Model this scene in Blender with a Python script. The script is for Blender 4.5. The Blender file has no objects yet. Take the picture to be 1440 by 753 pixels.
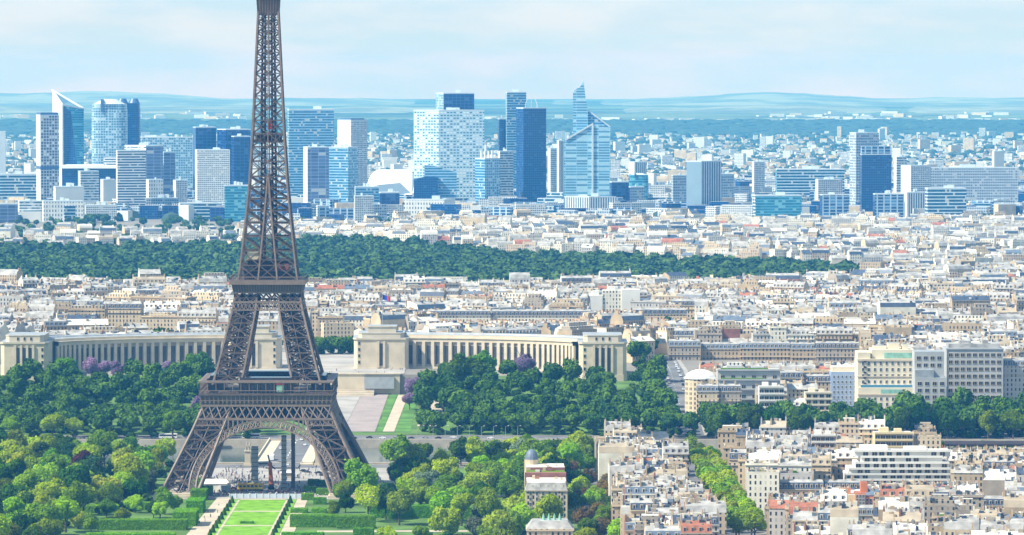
import bpy, math, random
import numpy as np
from mathutils import Vector, Matrix

random.seed(7)
NR = np.random.default_rng(7)
R = math.radians
SC = bpy.context.scene
COL = SC.collection

# ------------------------------------------------------------------ camera
F = 6750.0            # focal length in photo pixels (photo 1440 wide)
CZ = 235.0            # eye height above the ground at the iron tower
PITCH = math.atan((376.5 - 102.0) / F)
cam = bpy.data.cameras.new('camera')
cam.sensor_width = 36.0
cam.lens = F / 1440.0 * 36.0
cam.clip_start = 5.0
cam.clip_end = 90000.0
camo = bpy.data.objects.new('camera', cam)
COL.objects.link(camo)
camo.location = (0, 0, CZ)
camo.rotation_euler = (R(90) - PITCH, 0, 0)
SC.camera = camo

# ------------------------------------------------------------------ light
SUN_AZ, SUN_EL = R(-111), R(46)
SUNV = Vector((math.sin(SUN_AZ) * math.cos(SUN_EL), math.cos(SUN_AZ) * math.cos(SUN_EL), math.sin(SUN_EL)))
sl = bpy.data.lights.new('sun', 'SUN')
sl.energy = 4.6
sl.angle = R(0.5)
sl.color = (1.0, 0.94, 0.84)
so = bpy.data.objects.new('sun', sl)
COL.objects.link(so)
so.location = (0, 0, 900)
so.rotation_euler = SUNV.to_track_quat('Z', 'Y').to_euler()

W = bpy.data.worlds.new('World')
SC.world = W
W.use_nodes = True
nt = W.node_tree
nt.nodes.clear()
def WN(t, **k):
    n = nt.nodes.new(t)
    for a, b in k.items():
        setattr(n, a, b)
    return n
sky = WN('ShaderNodeTexSky', sky_type='NISHITA', sun_disc=False)
sky.sun_elevation = SUN_EL
sky.sun_rotation = SUN_AZ
sky.altitude = 200
sky.air_density = 1.2
sky.dust_density = 0.6
sky.ozone_density = 3.0
tc = WN('ShaderNodeTexCoord')
lift = WN('ShaderNodeVectorMath', operation='ADD')
lift.inputs[1].default_value = (0, 0, 0.035)
nt.links.new(tc.outputs['Generated'], lift.inputs[0])
nt.links.new(lift.outputs[0], sky.inputs['Vector'])
mp = WN('ShaderNodeMapping')
mp.inputs['Scale'].default_value = (26, 26, 130)
nt.links.new(tc.outputs['Generated'], mp.inputs['Vector'])
cn = WN('ShaderNodeTexNoise')
cn.inputs['Scale'].default_value = 1.0
cn.inputs['Detail'].default_value = 7.0
cn.inputs['Roughness'].default_value = 0.55
nt.links.new(mp.outputs[0], cn.inputs['Vector'])
cr = WN('ShaderNodeValToRGB')
cr.color_ramp.elements[0].position = 0.41
cr.color_ramp.elements[1].position = 0.63
cr.color_ramp.elements[0].color = (0, 0, 0, 1)
cr.color_ramp.elements[1].color = (1, 1, 1, 1)
nt.links.new(cn.outputs['Fac'], cr.inputs['Fac'])
mx = WN('ShaderNodeMixRGB')
mx.inputs['Color2'].default_value = (8.2, 8.5, 8.6, 1)     # bright thin cloud
mfac = WN('ShaderNodeMath', operation='MULTIPLY')
mfac.inputs[1].default_value = 1.0
sep = WN('ShaderNodeSeparateXYZ'); nt.links.new(tc.outputs['Generated'], sep.inputs[0])
high = WN('ShaderNodeMapRange')                                # clouds thin out overhead
high.inputs['From Min'].default_value = 0.03; high.inputs['From Max'].default_value = 0.2
high.inputs['To Min'].default_value = 1.0; high.inputs['To Max'].default_value = 0.12
nt.links.new(sep.outputs[2], high.inputs['Value'])
vh = WN('ShaderNodeMath', operation='MULTIPLY')
vh.inputs[0].default_value = 1.0; nt.links.new(high.outputs[0], vh.inputs[1])
nt.links.new(vh.outputs[0], mfac.inputs[0])
low = WN('ShaderNodeMapRange')                                  # brightness of the air by height over the horizon
low.inputs['From Min'].default_value = -0.001; low.inputs['From Max'].default_value = 0.019
nt.links.new(sep.outputs[2], low.inputs['Value'])
vc = WN('ShaderNodeValToRGB')
SKYSTOPS = [(0, (0.636, 0.376, 0.320)), (0.0034, (0.635, 0.371, 0.321)), (0.005, (0.568, 0.469, 0.492)), (0.007, (0.504, 0.510, 0.576)), (0.0105, (0.369, 0.533, 0.663)), (0.0155, (0.472, 0.582, 0.752))]
for k_, (e_, c_) in enumerate(SKYSTOPS):
    el_ = vc.color_ramp.elements[k_] if k_ < 2 else vc.color_ramp.elements.new(.5)
    el_.position = (e_ + .001) / .02
    el_.color = c_ + (1,)
nt.links.new(low.outputs[0], vc.inputs['Fac'])
vsc = WN('ShaderNodeMixRGB', blend_type='MULTIPLY'); vsc.inputs['Fac'].default_value = 1.0
vsc.inputs['Color2'].default_value = (13.6, 14, 14, 1)
nt.links.new(vc.outputs[0], vsc.inputs['Color1'])
# broken clouds: slightly whiter than the air between them
vcl = WN('ShaderNodeMixRGB', blend_type='MULTIPLY'); vcl.inputs['Color2'].default_value = (1.50, 1.16, 1.02, 1)
nt.links.new(cr.outputs[0], vcl.inputs['Fac']); nt.links.new(vsc.outputs[0], vcl.inputs['Color1'])
nt.links.new(vcl.outputs[0], mx.inputs['Color2'])
nt.links.new(sky.outputs[0], mx.inputs['Color1'])
bg = WN('ShaderNodeBackground')
bg.inputs['Strength'].default_value = 0.066
nt.links.new(mx.outputs[0], bg.inputs['Color'])
wo = WN('ShaderNodeOutputWorld')
nt.links.new(bg.outputs[0], wo.inputs['Surface'])

vs = SC.view_settings
vs.view_transform = 'Standard'
vs.look = 'None'
vs.gamma = 1.0
vs.use_curve_mapping = False
vs.exposure = 0.82
cy = SC.cycles
cy.max_bounces = 5
cy.diffuse_bounces = 2
cy.glossy_bounces = 2
cy.transmission_bounces = 2
cy.volume_bounces = 2
cy.transparent_max_bounces = 8
cy.use_denoising = True
HAZE_DENSITY = 4.2e-5
HAZE_COLOR = (0.09, 0.43, 1.0)
HAZE_ABSORB = (0.52, 0.91, 1.0)

# ------------------------------------------------------------------ projection helpers
CP, SP = math.cos(PITCH), math.sin(PITCH)
def ray(px, py):
    x, z = (px - 720.0) / F, (376.5 - py) / F
    return x, CP + SP * z, -SP + CP * z
def XA(px, Y):                     # x of a pixel column at depth Y
    return (px - 720.0) / F * Y * 1.0015
def ZA(py, Y):                     # height of a pixel row at depth Y
    x, y, z = ray(720, py)
    return CZ + z / y * Y
def proj(x, y, z):
    z = z - CZ
    d = CP * y - SP * z
    u = SP * y + CP * z
    return 720 + F * x / d, 376.5 - F * u / d

HP = [(-500, 0), (2874, 0), (2876, -8), (3048, -8), (3050, 0.5), (3090, 1), (3200, 8), (3340, 19), (3400, 23), (3700, 24), (4300, 20),
      (4700, 12), (5200, 8), (7000, 6), (9000, 6), (12000, 5), (16000, 6), (17400, 8), (18600, 43), (22000, 46), (27000, 50), (33500, 54)]
HX = [p[0] for p in HP]; HZ = [p[1] for p in HP]
AX = -137.0                        # the park's axis
HC = [(3090, 1), (3374, 8.0), (3378, 8.0), (3380, 22), (3400, 23), (3440, 23)]
def H(x, y):
    if abs(x - AX) < 75 and 3090 < y < 3440:
        return float(np.interp(y, [p[0] for p in HC], [p[1] for p in HC]))
    return float(np.interp(y, HX, HZ))
def G(px, py, dz=0.0):             # ground point under a pixel
    x, y, z = ray(px, py)
    h = 0.0
    for _ in range(12):
        t = (h + dz - CZ) / z
        h = 0.5 * h + 0.5 * H(x * t, y * t)
    return x * t, y * t, h

# ------------------------------------------------------------------ materials
MATS = {}
def newmat(name):
    m = bpy.data.materials.new(name)
    m.use_nodes = True
    MATS[name] = m
    return m, m.node_tree, m.node_tree.nodes['Principled BSDF']
def mnode(t, tp, **k):
    n = t.nodes.new(tp)
    for a, b in k.items():
        setattr(n, a, b)
    return n
def math2(t, op, a, b=None, c=None):
    n = t.nodes.new('ShaderNodeMath'); n.operation = op
    for i, v in enumerate((a, b, c)):
        if v is None: continue
        if isinstance(v, (int, float)): n.inputs[i].default_value = v
        else: t.links.new(v, n.inputs[i])
    return n.outputs[0]
def mixc(t, fac, a, b, mode='MIX'):
    n = t.nodes.new('ShaderNodeMixRGB'); n.blend_type = mode
    for i, v in ((0, fac), (1, a), (2, b)):
        if isinstance(v, (int, float)): n.inputs[i].default_value = v
        elif isinstance(v, tuple): n.inputs[i].default_value = v if len(v) == 4 else v + (1,)
        else: t.links.new(v, n.inputs[i])
    return n.outputs[0]
def pmat(name, col, rough=0.8, var=0.25, scale=0.3, spec=0.3, metal=0.0, col2=None):
    m, t, p = newmat(name)
    c = mnode(t, 'ShaderNodeTexCoord')
    n = mnode(t, 'ShaderNodeTexNoise')
    n.inputs['Scale'].default_value = scale
    n.inputs['Detail'].default_value = 5
    t.links.new(c.outputs['Object'], n.inputs['Vector'])
    lo = tuple(v * (1 - var) for v in col); hi = tuple(min(0.9, v * (1 + var)) for v in col)
    if col2: hi = col2
    r = mnode(t, 'ShaderNodeValToRGB')
    r.color_ramp.elements[0].position = 0.35; r.color_ramp.elements[0].color = lo + (1,)
    r.color_ramp.elements[1].position = 0.65; r.color_ramp.elements[1].color = hi + (1,)
    t.links.new(n.outputs['Fac'], r.inputs[0])
    t.links.new(r.outputs[0], p.inputs['Base Color'])
    p.inputs['Roughness'].default_value = rough
    p.inputs['Specular IOR Level'].default_value = spec
    p.inputs['Metallic'].default_value = metal
    return m
def facade(name, wall, glass, pu, pv, fu=(0.28, 0.72), fv=(0.25, 0.8), grough=0.2, lit=0.15, litcol=(0.5, 0.5, 0.48), wrough=0.75, gspec=0.5, var=0.25, orient='both'):
    """windows as a pattern of bays and floors on the wall's own UV (metres)"""
    m, t, p = newmat(name)
    if name.startswith('f_'): pu, pv = pu * .62, (pv * .6 if pv < 50 else pv)
    uv = mnode(t, 'ShaderNodeUVMap')
    s = mnode(t, 'ShaderNodeSeparateXYZ')
    t.links.new(uv.outputs[0], s.inputs[0])
    U = math2(t, 'DIVIDE', s.outputs[0], pu); V = math2(t, 'DIVIDE', s.outputs[1], pv)
    fU = math2(t, 'FRACT', U); fV = math2(t, 'FRACT', V)
    a = math2(t, 'MULTIPLY', math2(t, 'GREATER_THAN', fU, fu[0]), math2(t, 'LESS_THAN', fU, fu[1]))
    b = math2(t, 'MULTIPLY', math2(t, 'GREATER_THAN', fV, fv[0]), math2(t, 'LESS_THAN', fV, fv[1]))
    win = a if orient == 'v' else (b if orient == 'h' else math2(t, 'MULTIPLY', a, b))
    cb = mnode(t, 'ShaderNodeCombineXYZ')
    t.links.new(math2(t, 'FLOOR', U), cb.inputs[0]); t.links.new(math2(t, 'FLOOR', V), cb.inputs[1])
    wn = mnode(t, 'ShaderNodeTexWhiteNoise', noise_dimensions='2D')
    t.links.new(cb.outputs[0], wn.inputs['Vector'])
    gl = mixc(t, math2(t, 'LESS_THAN', wn.outputs['Value'], lit), glass, litcol)
    gl = mixc(t, math2(t, 'MULTIPLY', wn.outputs['Value'], 0.5), gl, (0, 0, 0), 'MIX')
    c = mnode(t, 'ShaderNodeTexCoord')
    n = mnode(t, 'ShaderNodeTexNoise'); n.inputs['Scale'].default_value = 0.12; n.inputs['Detail'].default_value = 4
    t.links.new(c.outputs['Object'], n.inputs['Vector'])
    wl = mixc(t, n.outputs['Fac'], tuple(v * (1 - var) for v in wall), tuple(min(0.92, v * (1 + var)) for v in wall))
    t.links.new(mixc(t, win, wl, gl), p.inputs['Base Color'])
    t.links.new(math2(t, 'ADD', math2(t, 'MULTIPLY', win, grough - wrough), wrough), p.inputs['Roughness'])
    p.inputs['Specular IOR Level'].default_value = gspec
    return m
def leafmat(name, col, hue=0.03, val=0.35, trans=0.35):
    m, t, p = newmat(name)
    t.nodes.remove(p)
    oi = mnode(t, 'ShaderNodeObjectInfo')
    hs = mnode(t, 'ShaderNodeHueSaturation')
    hs.inputs['Color'].default_value = col + (1,)
    c = mnode(t, 'ShaderNodeTexCoord')
    n = mnode(t, 'ShaderNodeTexNoise'); n.inputs['Scale'].default_value = 0.35; n.inputs['Detail'].default_value = 3
    t.links.new(c.outputs['Object'], n.inputs['Vector'])
    r2 = math2(t, 'FRACT', math2(t, 'MULTIPLY', oi.outputs['Random'], 7.31))
    t.links.new(math2(t, 'ADD', 0.5 - hue, math2(t, 'MULTIPLY', oi.outputs['Random'], 2 * hue)), hs.inputs['Hue'])
    v = math2(t, 'ADD', 1 - val, math2(t, 'MULTIPLY', r2, 2 * val))
    v = math2(t, 'MULTIPLY', v, math2(t, 'ADD', 0.55, math2(t, 'MULTIPLY', n.outputs['Fac'], 0.9)))
    t.links.new(v, hs.inputs['Value'])
    d = mnode(t, 'ShaderNodeBsdfDiffuse'); tr = mnode(t, 'ShaderNodeBsdfTranslucent'); mxs = mnode(t, 'ShaderNodeMixShader')
    mxs.inputs[0].default_value = trans
    t.links.new(hs.outputs[0], d.inputs['Color'])
    t.links.new(mixc(t, 1.0, hs.outputs[0], (1.0, 1.0, 0.45), 'MULTIPLY'), tr.inputs['Color'])
    t.links.new(d.outputs[0], mxs.inputs[1]); t.links.new(tr.outputs[0], mxs.inputs[2])
    t.links.new(mxs.outputs[0], t.nodes['Material Output'].inputs['Surface'])
    return m

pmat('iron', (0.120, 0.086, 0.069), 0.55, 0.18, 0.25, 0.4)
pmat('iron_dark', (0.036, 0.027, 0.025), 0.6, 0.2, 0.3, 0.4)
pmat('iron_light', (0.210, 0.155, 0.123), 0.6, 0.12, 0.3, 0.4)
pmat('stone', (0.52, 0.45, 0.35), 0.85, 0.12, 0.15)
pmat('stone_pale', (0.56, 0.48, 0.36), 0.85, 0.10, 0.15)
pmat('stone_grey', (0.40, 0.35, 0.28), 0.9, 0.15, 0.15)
pmat('dark_glass', (0.03, 0.035, 0.045), 0.15, 0.3, 0.5, 0.6)
pmat('window_pane', (0.035, 0.045, 0.06), 0.12, 0.5, 0.9, 0.6)
pmat('white_paint', (0.78, 0.77, 0.74), 0.6, 0.06, 0.4)
pmat('asphalt', (0.15, 0.15, 0.155), 0.9, 0.2, 0.06)
pmat('paving', (0.33, 0.31, 0.29), 0.9, 0.18, 0.05)
pmat('gravel', (0.46, 0.39, 0.30), 0.95, 0.12, 0.08)
pmat('pink_paving', (0.31, 0.26, 0.25), 0.95, 0.1, 0.08)
pmat('lawn', (0.15, 0.33, 0.010), 0.9, 0.3, 0.16)
pmat('rough_grass', (0.09, 0.17, 0.03), 0.95, 0.35, 0.05)
pmat('trunk', (0.09, 0.07, 0.05), 0.95, 0.3, 0.8)
pmat('orange_paint', (0.62, 0.17, 0.06), 0.6, 0.15, 0.3)
pmat('yellow_paint', (0.80, 0.52, 0.03), 0.5, 0.08, 0.5)
pmat('rust_paint', (0.20, 0.07, 0.05), 0.7, 0.1, 0.5)
pmat('red_paint', (0.50, 0.05, 0.04), 0.5, 0.1, 0.5)
pmat('canvas', (0.74, 0.70, 0.62), 0.8, 0.08, 0.3)
pmat('steel', (0.34, 0.36, 0.38), 0.5, 0.12, 0.3, 0.5)
pmat('rubber', (0.02, 0.02, 0.02), 0.8, 0.2, 1)
pmat('copper_green', (0.22, 0.42, 0.34), 0.7, 0.2, 0.3)

leafmat('leaf_dark', (0.056, 0.122, 0.008))
leafmat('leaf_mid', (0.140, 0.250, 0.008))
leafmat('leaf_bright', (0.280, 0.430, 0.010))
leafmat('leaf_lime', (0.300, 0.400, 0.030))
leafmat('leaf_blue', (0.036, 0.094, 0.028))
leafmat('leaf_silver', (0.170, 0.220, 0.130))
leafmat('leaf_purple', (0.300, 0.200, 0.360), 0.02, 0.2)
leafmat('leaf_red', (0.085, 0.030, 0.028), 0.02, 0.2)
leafmat('leaf_brown', (0.170, 0.115, 0.030), 0.02, 0.25)
leafmat('leaf_hedge', (0.165, 0.370, 0.012), 0.015, 0.15)
leafmat('leaf_bois', (0.030, 0.095, 0.035), 0.02, 0.1)

# ------------------------------------------------------------------ mesh helpers
class MB:
    def __init__(s): s.v = []; s.f = []; s.m = []
    def quad(s, a, b, c, d, m=0):
        i = len(s.v); s.v += [a, b, c, d]; s.f.append((i, i + 1, i + 2, i + 3)); s.m.append(m)
    def tri(s, a, b, c, m=0):
        i = len(s.v); s.v += [a, b, c]; s.f.append((i, i + 1, i + 2)); s.m.append(m)
    def prism(s, poly, z0, z1, m=0, top=None, bottom=False, sides=None, poly2=None):
        n = len(poly); i = len(s.v); p2 = poly2 or poly
        s.v += [(p[0], p[1], z0) for p in poly] + [(p[0], p[1], z1) for p in p2]
        for k in range(n):
            j = (k + 1) % n
            s.f.append((i + k, i + j, i + n + j, i + n + k)); s.m.append(sides[k] if sides else m)
        s.f.append(tuple(i + n + k for k in range(n))); s.m.append(m if top is None else top)
        if bottom: s.f.append(tuple(i + n - 1 - k for k in range(n))); s.m.append(m)
    def box(s, x0, x1, y0, y1, z0, z1, m=0, top=None, bottom=True, sides=None):
        s.prism([(x0, y0), (x1, y0), (x1, y1), (x0, y1)], z0, z1, m, top, bottom, sides)
    def cbox(s, cx, cy, z0, sx, sy, sz, m=0, top=None):
        s.box(cx - sx / 2, cx + sx / 2, cy - sy / 2, cy + sy / 2, z0, z0 + sz, m, top)
    def bar(s, p, q, w, m=0, w2=None):
        p = Vector(p); q = Vector(q); d = q - p
        if d.length < 1e-6: return
        d.normalize()
        up = Vector((0, 0, 1)) if abs(d.z) < 0.9 else Vector((0, 1, 0))
        a = d.cross(up).normalized() * (w / 2); b = d.cross(a).normalized() * ((w2 or w) / 2)
        i = len(s.v)
        for c in (p, q):
            for k in (a + b, a - b, -a - b, -a + b): s.v.append(tuple(c + k))
        for k in range(4):
            j = (k + 1) % 4
            s.f.append((i + k, i + j, i + 4 + j, i + 4 + k)); s.m.append(m)
        s.f.append((i + 3, i + 2, i + 1, i)); s.f.append((i + 4, i + 5, i + 6, i + 7)); s.m += [m, m]
    def cyl(s, cx, cy, z0, z1, r, m=0, n=12, r2=None, a0=0):
        P = [(cx + r * math.cos(a0 + 2 * math.pi * k / n), cy + r * math.sin(a0 + 2 * math.pi * k / n)) for k in range(n)]
        r2 = r if r2 is None else r2
        Q = [(cx + r2 * math.cos(a0 + 2 * math.pi * k / n), cy + r2 * math.sin(a0 + 2 * math.pi * k / n)) for k in range(n)]
        s.prism(P, z0, z1, m, poly2=Q)
    def dome(s, cx, cy, z0, r, h, m=0, n=14, k=5):
        pr = r; pz = z0
        for j in range(1, k + 1):
            t = math.pi / 2 * j / k
            s.cyl(cx, cy, pz, z0 + h * math.sin(t), pr, m, n, max(0.05, r * math.cos(t)))
            pr = max(0.05, r * math.cos(t)); pz = z0 + h * math.sin(t)
    def add(s, o, M=None, mm=None):
        i = len(s.v)
        s.v += o.v if M is None else [tuple(M @ Vector(v)) for v in o.v]
        s.f += [tuple(i + k for k in f) for f in o.f]; s.m += o.m if mm is None else [mm[k] for k in o.m]
    def addxf(s, o, ca, sa, tx, ty, tz):
        i = len(s.v)
        s.v += [(ca * x - sa * y + tx, sa * x + ca * y + ty, z + tz) for x, y, z in o.v]
        s.f += [tuple(i + k for k in f) for f in o.f]; s.m += o.m
    def mesh(s, name, mats):
        me = bpy.data.meshes.new(name)
        me.from_pydata(s.v, [], s.f)
        used = sorted(set(s.m)); mp_ = {u: k for k, u in enumerate(used)}
        for u in used: me.materials.append(MATS[mats[u]] if isinstance(mats[u], str) else mats[u])
        me.polygons.foreach_set('material_index', np.array([mp_[k] for k in s.m], dtype=np.int32))
        autouv(me)
        return me
    def build(s, name, mats, parent=None, loc=None):
        if not s.f: return None
        if isinstance(mats, str): mats = [mats]
        o = bpy.data.objects.new(name, s.mesh(name, mats))
        COL.objects.link(o)
        if parent: o.parent = parent
        if loc: o.location = loc
        return o
def autouv(me):
    nl = len(me.loops); npoly = len(me.polygons)
    if not npoly: return
    me.update()
    co = np.empty(len(me.vertices) * 3, np.float32); me.vertices.foreach_get('co', co); co = co.reshape(-1, 3)
    vi = np.empty(nl, np.int32); me.loops.foreach_get('vertex_index', vi)
    no = np.empty(npoly * 3, np.float32); me.polygons.foreach_get('normal', no); no = no.reshape(-1, 3)
    lt = np.empty(npoly, np.int32); me.polygons.foreach_get('loop_total', lt)
    n = np.repeat(no, lt, axis=0); p = co[vi]
    hl = np.sqrt(n[:, 0] ** 2 + n[:, 1] ** 2) + 1e-9
    u = (-n[:, 1] * p[:, 0] + n[:, 0] * p[:, 1]) / hl
    flat = np.abs(n[:, 2]) > 0.8
    uv = np.stack([np.where(flat, p[:, 0], u), np.where(flat, p[:, 1], p[:, 2])], 1).astype(np.float32)
    l = me.uv_layers.new(name='UVMap')
    l.data.foreach_set('uv', uv.ravel())
def empty(name, loc, rz=0):
    o = bpy.data.objects.new(name, None); COL.objects.link(o)
    o.location = loc; o.rotation_euler = (0, 0, rz); o.empty_display_size = 2
    return o
def tag(o, label=None, cat=None, group=None, kind=None):
    if label: o['label'] = label
    if cat: o['category'] = cat
    if group: o['group'] = group
    if kind: o['kind'] = kind
    return o
def dupe(src, name, parent=None, loc=None, rz=None, scale=None):
    o = src.copy(); o.name = name
    COL.objects.link(o)
    if parent is not None: o.parent = parent
    if loc is not None: o.location = loc
    if rz is not None: o.rotation_euler = (0, 0, rz)
    if scale is not None: o.scale = scale
    return o
def setmat(o, name, slot=0):
    o.material_slots[slot].link = 'OBJECT'
    o.material_slots[slot].material = MATS[name]
def quadmesh(name, V, mat, nper=4):
    """fast mesh from an (n,4,3) array of quads"""
    me = bpy.data.meshes.new(name)
    n = V.shape[0]
    me.vertices.add(n * 4); me.vertices.foreach_set('co', V.astype(np.float32).ravel())
    me.loops.add(n * 4); me.loops.foreach_set('vertex_index', np.arange(n * 4, dtype=np.int32))
    me.polygons.add(n); me.polygons.foreach_set('loop_start', np.arange(0, n * 4, 4, dtype=np.int32))
    me.update(calc_edges=True)
    me.materials.append(MATS[mat])
    return me
# ================================================================== SETTING
def terrain():
    m, t, p = newmat('ground_mix')
    g = mnode(t, 'ShaderNodeNewGeometry')
    s = mnode(t, 'ShaderNodeSeparateXYZ'); t.links.new(g.outputs['Position'], s.inputs[0])
    n1 = mnode(t, 'ShaderNodeTexNoise'); n1.inputs['Scale'].default_value = 0.012; n1.inputs['Detail'].default_value = 6
    t.links.new(g.outputs['Position'], n1.inputs['Vector'])
    city = mixc(t, n1.outputs['Fac'], (0.12, 0.115, 0.11), (0.34, 0.31, 0.27))
    mp = mnode(t, 'ShaderNodeMapping'); mp.inputs['Scale'].default_value = (0.0011, 0.00034, 1)
    t.links.new(g.outputs['Position'], mp.inputs['Vector'])
    n2 = mnode(t, 'ShaderNodeTexNoise'); n2.inputs['Scale'].default_value = 1.0; n2.inputs['Detail'].default_value = 8; n2.inputs['Roughness'].default_value = 0.62
    t.links.new(mp.outputs[0], n2.inputs['Vector'])
    r = mnode(t, 'ShaderNodeValToRGB'); e = r.color_ramp.elements
    e[0].position = 0.38; e[0].color = (0.04, 0.06, 0.04, 1)
    e[1].position = 0.72; e[1].color = (0.32, 0.32, 0.28, 1)
    x = e.new(0.50); x.color = (0.09, 0.12, 0.07, 1)
    x = e.new(0.56); x.color = (0.16, 0.19, 0.12, 1)
    x = e.new(0.63); x.color = (0.06, 0.12, 0.04, 1)
    t.links.new(n2.outputs['Fac'], r.inputs[0])
    fac = math2(t, 'MINIMUM', math2(t, 'MAXIMUM', math2(t, 'DIVIDE', math2(t, 'SUBTRACT', s.outputs[1], 12000), 3000), 0), 1)
    t.links.new(mixc(t, fac, city, r.outputs[0]), p.inputs['Base Color'])
    p.inputs['Roughness'].default_value = 0.95; p.inputs['Specular IOR Level'].default_value = 0.1
    ys = sorted(set([-150, 0, 1000, 2000] + list(range(2300, 2870, 40)) + [2874, 2876, 3048, 3050, 3374, 3378, 3380, 3400] + list(range(3090, 3720, 25)) + list(range(3800, 9000, 200)) +
                    list(range(9000, 17000, 500)) + list(range(17000, 19000, 100)) + list(range(19000, 33300, 800))))
    xs = sorted(set([-9500, -7000, -5000, -3500, -2500, -1800, -1200, -900, -600] + list(range(-450, 460, 30)) + [AX - 75.06, AX - 74.94, AX + 74.94, AX + 75.06] + [600, 900, 1200, 1800, 2500, 3500, 5000, 7000, 9500]))
    b = MB(); nx = len(xs)
    for yy in ys:
        for xx in xs:
            b.v.append((xx, yy, H(xx, yy)))
    for j in range(len(ys) - 1):
        for i in range(nx - 1):
            b.f.append((j * nx + i, j * nx + i + 1, (j + 1) * nx + i + 1, (j + 1) * nx + i)); b.m.append(0)
    tag(b.build('ground', 'ground_mix'), kind='structure')
terrain()

def sheet(name, pts, mat, dz=0.06, n=10, m2=None, kind='structure'):
    """four world corners (x,y) -> a sheet that follows the terrain"""
    b = MB(); A, B, C, D = [Vector((p[0], p[1])) for p in pts]
    for j in range(n + 1):
        for i in range(3):
            P = A.lerp(B, i / 2).lerp(D.lerp(C, i / 2), j / n)
            b.v.append((P.x, P.y, H(P.x, P.y) + dz))
    for j in range(n):
        for i in range(2):
            b.f.append((j * 3 + i, j * 3 + i + 1, (j + 1) * 3 + i + 1, (j + 1) * 3 + i)); b.m.append(0)
    return tag(b.build(name, mat), kind=kind)

# hills that close the view
def hills(name, Y, prof, seed, depth, mat):
    rr = random.Random(seed); b = MB(); n = 160
    ph = [rr.uniform(0, 6.3) for _ in range(8)]
    rows = [(-depth, 0.0), (-depth * .55, .45), (-depth * .22, .86), (0, 1.0), (depth * .5, .6)]
    for k in range(n + 1):
        px = -500 + 2440 * k / n
        py = float(np.interp(px, [a for a, _ in prof], [c for _, c in prof]))
        py += sum(math.sin(px * f + ph[i]) * a for i, (f, a) in enumerate(((.021, .9), (.047, .6), (.11, .35), (.23, .2))))
        for dy, fr in rows:
            yy = Y + dy; base = H(0, yy) - 1
            b.v.append((XA(px, yy), yy, base + (ZA(py, Y) - base) * fr))
    m = len(rows)
    for k in range(n):
        for j in range(m - 1):
            b.f.append((k * m + j, (k + 1) * m + j, (k + 1) * m + j + 1, k * m + j + 1)); b.m.append(0)
    o = b.build(name, mat)
    for pg in o.data.polygons: pg.use_smooth = True
    tag(o, kind='structure')
def hillmat():
    m, t, p = newmat('hill_land')
    g = mnode(t, 'ShaderNodeNewGeometry')
    mp = mnode(t, 'ShaderNodeMapping'); mp.inputs['Scale'].default_value = (0.0022, 0.0010, 0.01)
    t.links.new(g.outputs['Position'], mp.inputs['Vector'])
    n2 = mnode(t, 'ShaderNodeTexNoise'); n2.inputs['Scale'].default_value = 1.0; n2.inputs['Detail'].default_value = 7; n2.inputs['Roughness'].default_value = 0.6
    t.links.new(mp.outputs[0], n2.inputs['Vector'])
    r = mnode(t, 'ShaderNodeValToRGB'); e = r.color_ramp.elements
    e[0].position = 0.36; e[0].color = (0.12, 0.14, 0.125, 1)
    e[1].position = 0.74; e[1].color = (0.26, 0.265, 0.24, 1)
    x = e.new(0.48); x.color = (0.16, 0.18, 0.14, 1)
    x = e.new(0.55); x.color = (0.24, 0.25, 0.19, 1)
    t.links.new(n2.outputs['Fac'], r.inputs[0])
    t.links.new(r.outputs[0], p.inputs['Base Color'])
    p.inputs['Roughness'].default_value = 1.0; p.inputs['Specular IOR Level'].default_value = 0.0
hillmat()
hills('hills_far', 30000, [(-500, 131), (0, 131), (60, 129.5), (150, 129), (200, 131), (250, 134), (340, 139), (420, 138), (520, 140), (600, 143), (760, 145), (850, 143), (950, 136), (1050, 131.5), (1120, 131), (1200, 136), (1260, 138), (1440, 138), (1900, 140)], 1, 3400, 'hill_land')
hills('hills_middle', 24500, [(-500, 150), (0, 150), (200, 152), (330, 150), (420, 153), (560, 152), (700, 156), (850, 155), (1000, 150), (1150, 148), (1250, 153), (1440, 150), (1900, 150)], 2, 2500, 'hill_land')

# the river and its banks
pmat('water', (0.10, 0.13, 0.12), 0.12, 0.2, 0.02, 0.5)
b = MB(); b.quad((-900, 2874.5, -4), (900, 2874.5, -4), (900, 3049.5, -4), (-900, 3049.5, -4))
tag(b.build('river_water', 'water'), kind='structure')
for y0, y1 in ((2872.5, 2875.2), (3048.8, 3051.5)):
    b = MB(); b.box(-900, 900, y0, y1, -9, 1.1 + (0.5 if y0 > 3000 else 0))
    tag(b.build('quay_wall', 'stone_grey'), kind='structure')
sheet('quay_road', [(-700, 2846), (700, 2846), (700, 2868), (-700, 2868)], 'asphalt', 0.10, 2)
sheet('quay_road', [(-700, 3056), (700, 3056), (700, 3084), (-700, 3084)], 'asphalt', 0.16, 4)

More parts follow.
